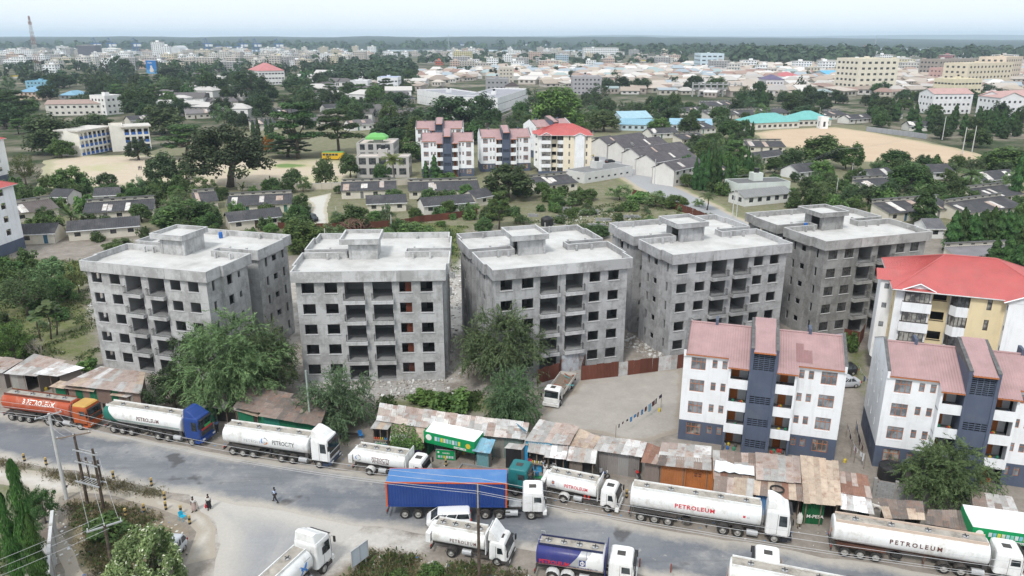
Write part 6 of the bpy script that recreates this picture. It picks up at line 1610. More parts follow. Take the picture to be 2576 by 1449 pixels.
def tyre(label,X,Y,z,r_=.75):
 n=20;mb=MB();mb.loft([[(q*math.cos(2*PI*k/n),q*math.sin(2*PI*k/n),h) for k in range(n)] for q,h in ((r_*.8,0),(r_,.02),(r_,.13),(r_*.8,.15),(r_*.8,0))],False)
 tag(mb.B('old_tyre',M['rubber'],None,(*at(X,Y,z),z)),label,'tyre')
tyre('old black tyre lying on the brown patched roof',1955,1232,2.95,.7)
def dish(label,X,Y,z,c,r_=.55,rz=2.2):
 o=thing('satellite_dish',label,'satellite dish',(*at(X,Y,z),z),rz);n=14
 mb=MB();T=Matrix.Rotation(rad(50),4,'X')
 rings=[[tuple(T @ Vector((q*math.cos(2*PI*k/n),q*math.sin(2*PI*k/n),h))) for k in range(n)] for q,h in ((.02,0),(r_*.6,.05),(r_,.16))]
 mb.loft([[(x,y,zz+.55) for x,y,zz in rg] for rg in rings],False);mb.B('dish',cm(c,'dish_paint'),o,smooth=True)
 MB().tube([(0,0,0),(0,0,.55)],.03,5).B('mast',M['galv'],o);e=T @ Vector((0,0,.55));MB().tube([(0,.0,.5),(e.x,e.y,e.z+.55)],.02,4).B('feed_arm',M['galv'],o)
dish('large sky blue satellite dish at the shop roof junction',1310,1090,3.3,(.25,.5,.65),.8)
dish('white satellite dish on the ridge behind the long pink roofed block',1140,300,12,(.7,.7,.7),.9)
dish('white satellite dish on the terrace roof by the street',1590,366,6,(.75,.75,.75),.9)
# water tanks
def water_tank(label,X,Y,r_,h,z=0.,c='black'):
 o=thing('water_tank',label,'water tank',(*at(X,Y,z),z));n=20
 pr=[(r_*.98,0),(r_,h*.1),(r_*.97,h*.2),(r_,h*.3),(r_*.97,h*.4),(r_,h*.5),(r_*.97,h*.62),(r_,h*.72),(r_*.9,h*.82),(r_*.5,h*.95),(r_*.2,h)]
 MB().loft([[(q*math.cos(2*PI*k/n),q*math.sin(2*PI*k/n),zz) for k in range(n)] for q,zz in pr]).B('shell',M[c],o,smooth=True)
 MB().tube([(0,0,h-.02),(0,0,h+.08)],r_*.24,12).B('lid',M[c],o)
 rb=MB()
 for k in range(8):a=2*PI*k/8;rb.tube([(r_*.95*math.cos(a),r_*.95*math.sin(a),h*.78),(r_*.25*math.cos(a),r_*.25*math.sin(a),h*1.0)],.05,4)
 rb.B('rib',M[c],o)
water_tank('big black water tank beside the feathery tree at the right white block',2240,1203,1.35,1.9)
water_tank('black water tank before the slate tower of the nearer white block',1888,1128,.95,1.2)
water_tank('wide black water tank among the block stacks behind the middle block',1376,567,1.6,2.4)
water_tank('small black tank behind the small white gable house',1990,445,1.1,2.)
# site fence of upright sheets
def sheet_fence(label,pts,cols,h=2.2,name='sheet_fence',seg=1.0):
 o0=at(*pts[0]);root=thing(name,label,'fence',(*o0,0));i=0
 for a,b in zip(pts,pts[1:]):
  p,q=Vector((*at(*a),0)),Vector((*at(*b),0));d=(q-p).length;n=max(1,round(d/seg));an=math.atan2(q.y-p.y,q.x-p.x)
  c=cols[i%len(cols)];i+=1
  for k in range(n):
   s=p.lerp(q,k/n);w=d/n;g=5;hh=(c[3] if len(c)>3 else h)+R.uniform(-.08,.08);ln=R.uniform(-.08,.08);vs=[]
   for j in range(2*g+1):y=.02 if j%2 else-.02;vs+=[(w*j/(2*g),y,0),(w*j/(2*g),y+ln,hh)]
   ob=MB().add(vs,[(2*j,2*j+2,2*j+3,2*j+1) for j in range(2*g)]).B('fence_sheet',M['sheet'] if c[0]>.3 else M['tint'],root,(s.x-o0[0],s.y-o0[1],0),an)
   kk=R.uniform(.82,1.15);ob.color=(*[x*kk for x in c[:3]],1)
   if k%3==0:MB().box(-.04,.04,.03,.11,0,hh+.1).B('fence_post',M['wood'],root,(s.x-o0[0],s.y-o0[1],0),an)
BF=(.13,.045,.03)
sheet_fence('rust brown and grey sheet fence along the paved yard before the middle blocks',[(1352,966),(1405,950),(1412,938),(1470,928),(1462,957),(1555,947),(1578,944),(1655,934),(1702,928),(1722,924)],[BF,BF,(.45,.48,.52,2.6),BF,BF,(.48,.48,.48),BF,(.48,.48,.48),BF])
sheet_fence('dark red brown sheet fence behind the green plot, rear of the site',[(700,575),(780,580),(870,578),(1000,570),(1067,558),(1130,552),(1200,540)],[BF],1.7,seg=1.6)
sheet_fence('dark red brown sheet fence beside the street, rear right of the site',[(1590,492),(1650,510),(1735,540),(1795,566)],[BF],2.0,seg=1.6)
sheet_fence('rust brown sheet fence beside the red roofed block',[(2120,862),(2160,872),(2172,850)],[BF],2.4)
sheet_fence('grey sheet wall along the lower bungalows, far right',[(2140,450),(2200,470),(2260,476)],[(.32,.34,.36)],1.8,seg=2)
sheet_fence('grey sheet fence round the parked white car by the lane',[(730,545),(775,540),(782,528)],[(.36,.40,.44)],1.8,seg=1.6)
# wall of cement blocks under the feathery tree on the right
def block_wall(label,a,b,h):
 p,q=Vector((*at(*a),0)),Vector((*at(*b),0));d=(q-p).length;root=thing('block_wall',label,'wall',p,math.atan2(q.y-p.y,q.x-p.x))
 n=int(d/.56);rows=int(h/.25);me=MB().box(.01,.545,-.1,.1,.01,.238).mesh('block',M['block'])
 MB().box(0,d,-.085,.085,0,rows*.25).B('mortar',cm((.20,.18,.165),'mortar'),root)
 cnt=0
 for j in range(rows):
  for i in range(n):
   if cnt<300:put('block',me,root,(i*.56+(.28 if j%2 else 0),R.uniform(-.012,.012),j*.25));cnt+=1
 for x in (0,d*.36,d*.72):MB().box(x-.15,x+.15,-.16,.16,0,h+.25).B('pier',cm((.30,.29,.28),'pier_render'),root)
block_wall('grey cement block wall in front of the right white block, below the feathery tree',(2196,1250),(2345,1275),2.0)
# clothes lines
def clothesline(label,A,B,z0,z1,n,pal):
 a,b=Vector((*at(*A),z0)),Vector((*at(*B),z1));root=thing('clothes_line',label,'clothes line',(a.x,a.y,0))
 f=lambda t:a.lerp(b,t)-Vector((a.x,a.y,0))-Vector((0,0,.5*4*t*(1-t)*.6))
 MB().tube([f(i/10) for i in range(11)],.012,4).B('line',M['wire'],root)
 for t in (0,1):p=f(t);MB().tube([(p.x,p.y,0),p],.03,5).B('post',M['wood'],root)
 for i in range(n):
  t=(i+.6)/(n+.4);p,q=f(t),f(t+R.uniform(.25,.85)/n);h=R.uniform(.25,1.05);dn=Vector((R.uniform(-.05,.05),R.uniform(-.05,.05),-h))
  o=MB().add([p,q,q+dn,(p+q)/2+dn*1.05+Vector((.04,.04,0)),p+dn],[(0,1,2,3,4)]).B('garment',M['tint_clean'],root);o.color=(*R.choice(pal),1)
DKC=[(.02,.02,.03),(.04,.03,.06),(.10,.03,.04),(.05,.05,.06)]
clothesline('long clothes line with dark and blue garments across the yard corner',(1548,1112),(1662,1030),2.2,2.2,12,DKC+[(.08,.25,.5),(.25,.45,.6),(.6,.6,.62)])
clothesline('short clothes line with dark garments between the white blocks, left line',(2128,1100),(2148,1165),1.9,1.9,8,DKC+[(.4,.15,.25),(.3,.3,.5)])
clothesline('short clothes line with lilac and dark garments between the white blocks, right line',(2150,1092),(2166,1160),1.9,1.9,7,DKC+[(.5,.48,.6),(.1,.15,.35)])
clothesline('clothes line with white sheets near the paving end between the white blocks',(2140,1150),(2172,1180),1.9,1.9,4,[(.7,.72,.74)])
clothesline('clothes line with bright washing behind the right white block',(2155,948),(2182,990),1.9,1.9,8,[(.1,.3,.15),(.5,.1,.1),(.6,.6,.6),(.05,.08,.25)])

# ================================================================== POLES, WIRES, STREET FURNITURE
def pole(label,X,Y,Yt,r0,r1,m_,name='utility_pole',arms=()):
 x,y=at(X,Y);h=height_at(y,Yt)
 o=thing(name,label,'pole',(x,y,0));MB().tube([(0,0,0),(0,0,h*.5),(0,0,h)],[r0,(r0+r1)/2,r1],8).B('shaft',m_,o)
 for dz,w,rz in arms:
  c=MB().cbox((0,0,0),(w,.1,.1)).B('cross_arm',M['wood'] if m_ is not M['pole_conc'] else M['galv'],o,(0,-.12,h-dz),rz)
  for k in (-.45,0,.45):MB().tube([(k*w,0,.05),(k*w,0,.12),(k*w,0,.2)],[.03,.06,.04],6).B('insulator',M['lamp'],c)
 return o,x,y,h
P1=pole('pale concrete utility pole at the roadside on the left',168,1256,1040,.2,.13,M['pole_conc'],arms=((.15,2.4,.75),))
MB().tube([(.22,0,1.5),(.25,.1,1.6),(.22,.2,1.5),(.22,.1,1.35),(.22,0,1.5)],.05,5).B('wire_coil',M['black'],P1[0])
HA=pole('left dark wooden pole of the twin pole transformer frame',222,1272,1092,.16,.11,M['pole_wood'],arms=((.1,3.0,.45),))
HB=pole('right dark wooden pole of the twin pole transformer frame',262,1283,1129,.16,.11,M['pole_wood'])
fr=thing('pole_frame','steel cross beams and platform slung between the twin wooden poles','frame',(HA[1],HA[2],0));dx,dy=HB[1]-HA[1],HB[2]-HA[2];an=math.atan2(dy,dx);dl=math.hypot(dx,dy)
for z in (HA[3]*.78,HA[3]*.62):
 for s in (-.16,.16):MB().box(-.4,dl+.4,s-.04,s+.04,z,z+.12).B('beam',M['galv'],fr,(0,0,0),an)
pz=HA[3]*.36
for s in (-.45,.45):MB().box(-.5,dl+.5,s-.05,s+.05,pz,pz+.14).B('beam',M['galv'],fr,(0,0,0),an)
for k in range(7):MB().box(k*dl/6-.04,k*dl/6+.04,-.4,.4,pz+.141,pz+.19).B('slat',M['galv'],fr,(0,0,0),an)
for k in range(3):MB().tube([(dl*(k+.5)/3,0,HA[3]*.62+.12),(dl*(k+.5)/3,0,HA[3]*.62+.5)],[.06,.03],6).B('insulator',M['wood'],fr,(0,0,0),an)
for x in (.35,dl-.2):MB().tube([(x,.5,pz-.4),(x,.45,HA[3]*.66)],.1,6).B('short_pole',M['pole_wood'],fr,(0,0,0),an)
TP=pole('dark wooden pole with a pale cross arm beside the flowering bush',293,1478,1322,.17,.12,M['pole_wood'])
ta=MB().cbox((0,0,0),(2.7,.12,.12)).B('cross_arm',M['galv'],TP[0],(0,0,TP[3]-.1),.62)
for k in (-1.25,0,1.25):MB().tube([(k,0,.06),(k,0,.3),(k,0,.36)],[.04,.05,.02],6).B('insulator',M['lamp'],ta)
CP=pole('slim rusty wooden pole in the bottom centre in front of the small tanker',1206,1480,1222,.16,.1,M['pole_wood'])
MB().box(-.05,.05,-.2,-.1,CP[3]-2.0,CP[3]+.25).B('bracket',M['galv'],CP[0])
GP=pole('pale green treated pole between the brown roofed hall and the roadside tree',784,1096,932,.13,.1,M['pole_green'])
def street_lamp(label,X,Y,Yt,arm=1.6,rz=0.):
 o,x,y,h=pole(label,X,Y,Yt,.13,.08,M['pole_conc'],'street_lamp');o['category']='street lamp'
 MB().tube([(0,0,h-.1),(arm*.6*math.cos(rz),arm*.6*math.sin(rz),h+.35),(arm*math.cos(rz),arm*math.sin(rz),h+.4)],.05,5).B('arm',M['galv'],o)
 MB().cbox((arm*math.cos(rz),arm*math.sin(rz),h+.36),(.6,.22,.12),rz).B('lamp_head',M['galv'],o)
for q in ((821,640,575,'street lamp behind the second unfinished block'),(846,545,520,'street lamp at the lane corner left'),(1842,548,476,'pole with boxes beside the street, left of a pair'),(1852,548,482,'pole with boxes beside the street, right of a pair')):
 pole(q[3].replace('street lamp','grey utility pole'),*q[:3],.14,.1,M['pole_conc'])
for q in ((2370,352,293,'left'),(2420,388,320,'right'),(2445,382,316,'far right')):pole('tall pale floodlight pole at the sports field, %s'%q[3],*q[:3],.22,.14,M['pole_conc'],'floodlight_pole')
for X,Y,T,d in ((349,475,438,'behind the fluffy tree'),(594,470,420,'at the school field fence left of the big dark tree'),(990,476,415,'beside the coconut palm'),(1620,385,330,'along the street near the terraces'),(1645,480,400,'beside the cream wall of the street'),(1490,380,330,'at the street junction'),(2058,318,270,'behind the teal hall'),(2020,270,250,'in the shanty quarter edge'),(1370,640,560,'in the rubble behind the middle block'),(985,585,540,'by the bare red shrub'),(2102,500,448,'in the hedges on the right'),(2140,455,410,'near the grey sheet wall')):
 pole('slim grey utility pole %s'%d,X,Y,T,.13,.09,M['pole_conc'])
def wires(label,pts,sag,offs,r_=.018):
 root=thing('power_line',label,'wire',pts[0])
 for o in offs:
  mb=[]
  for a,b in zip(pts,pts[1:]):
   a,b=Vector(a),Vector(b);d=(b-a).normalized();n=Vector((-d.y,d.x,0)).normalized()*o[0]
   for i in range(17 if b==Vector(pts[-1]) else 16):t=i/16;mb.append(a.lerp(b,t)+n+Vector((0,0,o[1]-sag*4*t*(1-t)))-Vector(pts[0]))
  MB().tube(mb,r_,4).B('cable',M['wire'],root)
top=lambda p,dz=0:(p[1],p[2],p[3]+dz)
# the line swings from the concrete pole over the lorries to the slim pole and on to the right
wires('overhead line of four thin wires crossing the picture above the lorries',[(P1[1]-40,P1[2]+14,P1[3]+.5),top(P1,.15),top(CP,0.1),(CP[1]+62,CP[2]-14,CP[3]-.6)],1.0,[(-.9,0),(0,.05),(.9,0),(.4,-1.1)])
wires('three wires from the concrete pole down to the twin pole frame',[top(P1,0),(HA[1]+.5,HA[2],HA[3]+.05)],.8,[(-.6,0),(.2,0),(.8,0)],.015)
wires('three wires from the twin pole frame to the dark pole with pale arm',[(HB[1]-.8,HB[2],HB[3]*.8),top(TP,.25)],.5,[(-1.1,0),(0,0),(1.1,0)],.016)
wires('wires running out of the bottom left corner from the dark pole',[top(TP,.25),(TP[1]-16,TP[2]-18,TP[3]+2)],.6,[(-1.1,0),(0,0),(1.1,0)],.016)
wires('faint wires over the right hand gardens beside the street',[(*at(1842,548),11),(*at(2100,470),12),(*at(2300,420),12)],1.2,[(-.6,0),(0,0),(.6,0)],.01)
# bollards
def bollard(label,X,Y,h=.95,c=True,r_=.13):
 o=thing('bollard',label,'bollard',(*at(X,Y),0),0,'bollards along the road edge')
 ya=M.setdefault('bol_y',mat('bollard_tan',(.42,.30,.12),.8,.2,3));bk=M.setdefault('bol_k',mat('bollard_black',(.03,.028,.026),.8,.2,3))
 for k in range(4):MB().tube([(0,0,h*k/4+.001),(0,0,h*(k+1)/4)],r_,9).B('band',(ya if k%2 else bk) if c else cm((.25,.07,.05),'red_post'),o)
for q in (('black and tan bollard at the left on the grass verge',62,1160),('second bollard from the left on the grass verge',117,1170),('bollard on the verge below the blue cabbed tanker',286,1204),('bollard near the right end of the grass verge',382,1222),('lone bollard on the path left of the two women',415,1257),('bollard on the dry plot edge, upper one',418,1282),('dark bollard in the dry plot litter',363,1288),('short dark bollard deepest in the dry plot',317,1300),('tan banded bollard beside the blue plastic chair',456,1292),('leaning tan banded bollard right of the plastic chair',478,1318),('bollard in front of the green advertising board',1122,1172),('bollard between the small red lettered tanker and the long tanker',1576,1252),('bollard near the green bench and blue bucket',1340,1212)):
 bollard(*q)
for q in (('thin rusty post at the roadside, bottom right centre',1609,1426),('thin rusty post at the roadside right of the other',1687,1440),('thin rusty post in front of the small bottom tanker',1291,1380)):bollard(*q,.9,False,.06)
# road sign seen from behind
p,q=at(893,1440),at(922,1418);r=thing('sign_board','grey back of a road sign on two posts at the bottom centre','road sign',(*p,0),math.atan2(q[1]-p[1],q[0]-p[0]));w=math.hypot(q[0]-p[0],q[1]-p[1])
zt=height_at(p[1],1383);MB().box(-.3,w+.3,-.02,.02,zt-1.7,zt).B('panel',cm((.42,.46,.50),'sign_back'),r)
fr=MB()
for b in ((-.3,-.24,zt-1.7,zt),(w+.24,w+.3,zt-1.7,zt)):fr.box(b[0],b[1],-.05,-.021,b[2],b[3])
fr.box(-.24,w+.24,-.05,-.021,zt-.06,zt).box(-.24,w+.24,-.05,-.021,zt-1.7,zt-1.64).box(w/2-.03,w/2+.03,-.05,-.021,zt-1.64,zt-.06);fr.B('frame',M['galv'],r)
for x in (0,w):MB().tube([(x,.06,0),(x,.06,zt-.2)],.05,6).B('post',M['galv'],r)
# plastic chairs
def chair(label,X,Y,rz,c):
 o=thing('plastic_chair',label,'chair',(*at(X,Y),0),rz);m_=cm(c,'plastic')
 MB().box(-.24,.24,-.24,.24,.42,.46).B('seat',m_,o);MB().add([(-.24,.22,.46),(.24,.22,.46),(.22,.32,.9),(-.22,.32,.9),(-.24,.25,.46),(.24,.25,.46),(.22,.35,.9),(-.22,.35,.9)],[(0,1,2,3),(5,4,7,6),(0,3,7,4),(1,5,6,2),(3,2,6,7),(0,4,5,1)]).B('backrest',m_,o)
 for x in (-.22,.22):
  for y in (-.22,.22):MB().tube([(x*1.1,y*1.1,0),(x,y,.42)],.025,5).B('leg',m_,o)
  MB().box(x-.025,x+.025,-.2,.24,.64,.68).B('armrest',m_,o)
chair('cyan plastic chair standing among bollards on the dusty corner',461,1308,1.1,(.02,.38,.55))
for q in ((298,1013,0,'left of the stack'),(305,1015,.5,'right beside the stack'),(302,1009,2.,'against the brick stall')):chair('royal blue plastic chair under the tan porch, %s'%q[3],*q[:3],(.02,.06,.42))
chair('small blue plastic chair beside a dark bench under the roadside tree',908,1102,.6,(.03,.2,.5))
# jerrycans and buckets
def jerry(label,X,Y,c=(.55,.42,.06),h=.5,z=0.):
 o=thing('jerrycan',label,'jerrycan',(*at(X,Y,z),z),R.uniform(0,3),'jerrycans around the market');m_=cm(c,'plastic')
 MB().loft([rrect(-.17,.17,.13,.05,0),rrect(-.18,.18,.14,.05,h*.1),rrect(-.18,.18,.14,.05,h*.75),rrect(-.1,.1,.07,.04,h*.9)]).B('can',m_,o);MB().tube([(.08,0,h*.88),(.08,0,h)],.04,6).B('cap',m_,o);MB().tube([(-.14,0,h*.78),(-.1,0,h*.98),(.04,0,h*.98)],.02,4).B('handle',m_,o)
for k,q in enumerate(((977,1123,'beside the sky blue kiosk, front'),(980,1117,'beside the sky blue kiosk, behind'),(993,1140,'left of a pair on the kerb'),(1000,1141,'right of a pair on the kerb'),(1167,1142,'under the green banner by the man'),(40,985,'in front of the plank shack far left'),(116,982,'beside the post of the white sheet shack'),(2290,1258,'below the feathery tree on the soil'),(1659,1035,'on the yard fence corner'),(2125,1163,'beside the clothes lines'))):
 jerry('yellow jerrycan %s'%q[2],*q[:2],(.55,.42,.06) if k!=3 else (.6,.52,.25))
def bucket(label,X,Y,c,z=0.,r_=.18,h=.32):
 o=thing('bucket',label,'bucket',(*at(X,Y,z),z));m_=cm(c,'plastic');MB().tube([(0,0,0),(0,0,h)],[r_*.75,r_],10,caps=False).add([(r_*.75*math.cos(2*PI*k/10),r_*.75*math.sin(2*PI*k/10),.01) for k in range(10)],[tuple(range(10))]).B('pail',m_,o);MB().tube([(r_,0,h-.02),(r_*.6,0,h+.12),(-r_*.6,0,h+.12),(-r_,0,h-.02)],.012,4).B('handle',M['wire'],o)
bucket('red bucket beside the motorcycle at the purple stall',1034,1145,(.5,.02,.02));bucket('sky blue bucket on the green bench behind the teal lorry',1351,1196,(.08,.35,.6),.62,.26,.4);bucket('white pail at the foot of the pale awning stall',1412,1186,(.7,.7,.6))
bucket('galvanised tub by the motorcycle at the plank shack',1511,1186,(.5,.52,.54),0,.3,.6)
def bench(label,X,Y,rz,c,w=1.1,d=.55,h=.6):
 o=thing('table',label,'table',(*at(X,Y),0),rz);MB().box(-w/2,w/2,-d/2,d/2,h-.05,h).B('top',cm(c,'table_paint'),o)
 for x in (-w/2+.06,w/2-.06):
  for y in (-d/2+.06,d/2-.06):MB().box(x-.03,x+.03,y-.03,y+.03,0,h-.05).B('leg',M['wood'],o)
 return o
bench('low green bench carrying a sky blue bucket',1351,1212,-.1,(.03,.2,.08));bench('dark wooden bench under the roadside tree left of the sky blue kiosk',885,1100,-.1,(.05,.04,.035),1.8,.45,.5);bench('pale plank table behind the small red lettered tanker',1393,1210,-.1,(.45,.33,.25),1.6,.6,.8)
for q in ((1349,1180,'in front of the bright blue kiosk'),(1384,1186,'at the pale awning stall')):
 o=bench('table with a black and white chequered cloth %s'%q[2],*q[:2],-.1,(.7,.7,.7),1.3,.6,.75)
 mb=MB()
 for i in range(8):
  for j in range(2):mb.quad((-.65+i*.1625,-.305,.5+.125*j),(-.4875+i*.1625,-.305,.5+.125*j),(-.4875+i*.1625,-.305,.625+.125*j),(-.65+i*.1625,-.305,.625+.125*j),(i+j)%2)
 mb.B('cloth',[cm((.75,.75,.75),'cloth_white'),M['black']],o)
# litter of cement blocks behind the middle block
BM=MB().box(-.22,.22,-.1,.1,0,.2).mesh('cement_block',M['block'])
for k,(X,Y,w,n) in enumerate(((1400,548,40,2),(1460,540,50,3),(1500,556,44,2),(1560,548,70,2),(1480,570,50,2),(1545,566,44,2),(1418,532,26,3),(1330,545,30,2),(1135,700,16,3),(1128,745,16,4))):
 r=thing('block_stack','stack of grey cement blocks on the rubble, %s'%['at the tank','tallest in the middle','before the long stack','longest on the right','left front','right front','narrow one at the rear','by the hedge left','in the gap beside the second block, rear','in the gap beside the second block, front'][k],'cement blocks',(*at(X,Y),0),R.uniform(-.2,.3))
 wm=w*mpp(X,Y);nn=max(2,int(wm/.48))
 nn=min(nn,12)
 for z in range(n*2):
  for y in range(2):
   for i in range(nn):
    if z<n*2-2 or R.random()<.7:put('cement_block',BM,r,(i*.47+R.uniform(-.03,.03),y*.24+R.uniform(-.02,.02),z*.205),R.uniform(-.06,.06))

# ================================================================== PEOPLE
def skin_mesh(name,V,E,rads,m_,sub=1,root=0):
 me=bpy.data.meshes.new(name);me.from_pydata(V,E,[]);o=bpy.data.objects.new(name,me);COL.objects.link(o)
 md=o.modifiers.new('s','SKIN');md.use_smooth_shade=True
 for i,r_ in enumerate(rads):
  sv=me.skin_vertices[0].data[i];sv.radius=(r_,r_) if not isinstance(r_,tuple) else r_;sv.use_root=(i==root)
 if sub:o.modifiers.new('u','SUBSURF').levels=sub
 dg=bpy.context.evaluated_depsgraph_get();dg.update();m2=bpy.data.meshes.new_from_object(o.evaluated_get(dg));m2.name=name;m2.materials.clear();m2.materials.append(m_)
 bpy.data.objects.remove(o);return m2
def body(stride,arm,sit=False):
 """standing or striding figure 1.70 m tall facing +y: joints, with a hand of five fingers at each wrist"""
 V=[(0,0,.95),(0,0,1.15),(0,0,1.38),(0,0,1.47),(0,.01,1.54),(0,.02,1.66)];E=[(0,1),(1,2),(2,3),(3,4),(4,5)];Rr=[(.15,.10),(.125,.09),(.15,.09),.05,(.075,.085),.06]
 for s in (-1,1):
  st=stride*s;a=arm[0 if s<0 else 1];b=len(V)
  hip,knee=(.09*s,0,.90),(.10*s,.18*st+.02,.50);ank=(.10*s,.30*st-(.12 if st<0 else 0),.09);toe=(.11*s,ank[1]+.17,.035)
  V+=[hip,knee,ank,toe];E+=[(0,b),(b,b+1),(b+1,b+2),(b+2,b+3)];Rr+=[.085,.06,.043,.04]
  c=len(V);sh=(.185*s,0,1.40);el=(.23*s+.05*s*abs(a[1]),-.02+a[0]*.22,1.13+abs(a[1])*.1);wr=(.22*s-.03*s*a[1],el[1]+.04+a[0]*.2+a[1]*.24,.88+abs(a[1])*.26);pm_=tuple(wr[i]+(wr[i]-el[i])*.3 for i in range(3))
  V+=[sh,el,wr,pm_];E+=[(2,c),(c,c+1),(c+1,c+2),(c+2,c+3)];Rr+=[.055,.042,.03,.034]
  for f in range(5):
   k=len(V);d=Vector(wr)-Vector(el);d.normalize();sp=(f-2)*.016 if f<4 else 0;ln=(.07,.085,.08,.065,.05)[f]
   base=Vector(pm_)+Vector((0,sp,0));tip=base+d*ln*(1 if f<4 else .5)+Vector((-.012*s,.0,0))+(Vector((0,.045,0)) if f==4 else Vector())
   V+=[tuple(tip)];E+=[(c+3,k)];Rr+=[.009]
 return V,E,Rr
BODIES={}
def person(label,X,Y,rz,shirt,lower,stride=.5,arm=((-.5,0),(.5,0)),skirt=False,cap=None,h=1.7,bag=None,z=0.,cloak=None,pattern=None,group=None):
 k=(stride,arm)
 if k not in BODIES:
  V,E,Rr=body(stride,arm);me=skin_mesh('body',V,E,Rr,M['skin'])
  tor=[0,1,2,3];idx={};Vs=[];Rs=[];Es=[]
  keep=[0,1,2]+[i for i in range(len(V)) if i in (10,11,23,24)]
  # limbs: per side 4 leg joints, 4 arm joints, 5 fingers
  def sub(keep,grow):
   mp={v:i for i,v in enumerate(keep)}
   return [V[v] for v in keep],[(mp[a],mp[b]) for a,b in E if a in mp and b in mp],[tuple(x+grow for x in Rr[v]) if isinstance(Rr[v],tuple) else Rr[v]+grow for v in keep]
  s0,s1=6,6+13
  sh=skin_mesh('shirt',*sub([0,1,2,s0+4,s0+5,s1+4,s1+5],.018),M['tint_clean'])
  tr=skin_mesh('trousers',*sub([0,s0,s0+1,s0+2,s1,s1+1,s1+2],.02),M['tint_clean'])
  BODIES[k]=(me,sh,tr)
 me,sh,tr=BODIES[k]
 o=thing('person',label,'person',(*at(X,Y,z),z),rz,group);o.scale=(h/1.7,)*3
 b=put('body',me,o)
 put('shirt',sh,o,color=shirt)
 if skirt:
  s=MB();n=14;s.loft([[(q*math.cos(2*PI*i/n),q*.85*math.sin(2*PI*i/n)+(stride*.04 if zz<.5 else 0),zz) for i in range(n)] for q,zz in ((.155,1.05),(.19,.92),(.215,.6),(.25+.0,.28),(.24,.26))],False);s.B('skirt',M['tint_clean'] if not pattern else pattern,o,smooth=True).color=(*lower,1)
 else:put('trousers',tr,o,color=lower)
 hd=MB();n=10
 hd.loft([[(q*math.cos(2*PI*i/n),q*1.12*math.sin(2*PI*i/n)-.005,zz) for i in range(n)] for q,zz in ((.082,1.60),(.093,1.65),(.082,1.71),(.045,1.745),(.004,1.755))],False);hd.B('hair' if cap is None else 'cap',M['hair'] if cap is None else cm(cap,'cap_cloth'),o,smooth=True)
 fc=MB()
 for sx in (-.032,.032):fc.cbox((sx,.098,1.59),(.022,.012,.012))
 fc.B('eyes',M['lamp'],b);MB().cbox((0,.108,1.563),(.022,.03,.035)).B('nose',M['skin'],b);MB().cbox((0,.098,1.528),(.045,.01,.012)).B('mouth',M['hair'],b)
 sho=MB()
 for s in (-1,1):st=stride*s;y=.30*st-(.12 if st<0 else 0);sho.loft([[(.11*s+xx,y+yy+.06,zz) for xx,yy in ((-.045,-.12),(.045,-.12),(.05,.08),(.02,.14),(-.02,.14),(-.05,.08))] for zz in (.0,.06)])
 sho.B('shoes',M['black'],o)
 if cloak:MB().loft([[(q*math.cos(2*PI*i/12),q*.8*math.sin(2*PI*i/12),zz) for i in range(12)] for q,zz in ((.10,1.72),(.13,1.6),(.24,1.38),(.27,.9),(.25,.55))],False).B('wrap',M['tint_clean'],o,smooth=True).color=(*cloak,1)
 if bag:
  m_=Matrix.Rotation(rz,4,'Z') @ Vector((.3,.05,.45));bo=thing('carried_bag',bag[1],'bag',(o.location.x+m_.x,o.location.y+m_.y,z+.3),rz)
  MB().loft([rrect(-.08,.08,.16,.05,0),rrect(-.1,.1,.2,.06,.16),rrect(-.04,.04,.12,.03,.36)]).B('sack',cm(bag[0],'bag_cloth'),bo);MB().tube([(0,-.08,.34),(0,-.05,.52),(0,.05,.52),(0,.08,.34)],.012,4).B('handle',cm(bag[0],'bag_cloth'),bo)
 return o
ST=((-.1,0),(.1,0))
person('woman in a white top and long pale patterned skirt walking, left of another',489,1287,2.9,(.7,.68,.66),(.42,.32,.30),.3,ST,True)
person('woman in a white blouse and long black skirt walking with a red bag',527,1281,3.5,(.68,.66,.62),(.015,.015,.02),.3,ST,True,bag=((.5,.02,.03),'red carrier bag held by the woman in the black skirt'))
person('man in a light blue shirt and dark trousers striding across the junction',693,1263,1.3,(.42,.50,.68),(.02,.02,.03),.9,((-.6,0),(.7,.2)))
person('man in a blue shirt and dark trousers beside the blue cabbed tanker',547,1087,.6,(.12,.2,.38),(.03,.035,.06),.2,ST)
person('person in a pink top in the doorway of the brown roofed green hall',629,1070,3.1,(.55,.28,.22),(.3,.12,.1),.1,ST)
person('man in a striped shirt and khaki trousers standing before the green banner shop',1151,1152,3.5,(.16,.13,.13),(.20,.15,.11),.3,((.2,.4),(.3,.4)))
person('woman in a red top leaning at the chequered table of the bright blue kiosk',1333,1183,-.5,(.55,.02,.04),(.015,.015,.02),.1,((.3,.6),(.3,.6)))
person('woman in white with a headscarf walking past the pale awning stall',1371,1200,2.6,(.72,.72,.72),(.70,.70,.68),.3,ST,True)
person('person in a pale shirt and dark trousers at the second chequered table',1366,1188,.3,(.6,.6,.65),(.05,.06,.1),.2,((.3,.6),(.3,.6)))
person('person wrapped in a white cloth standing in front of the dark green kiosk',2009,1327,2.9,(.6,.58,.54),(.3,.25,.15),.1,ST,cloak=(.66,.64,.6))
person('person in dark clothes seated at the motorcycle by the purple stall',1005,1137,1.2,(.06,.04,.05),(.04,.04,.05),.2,((.3,.6),(.3,.6)),cap=(.4,.02,.02))
person('person in a dark jacket right of the motorcycle by the purple stall',1022,1138,-1.,(.05,.07,.14),(.04,.05,.08),.2,ST)
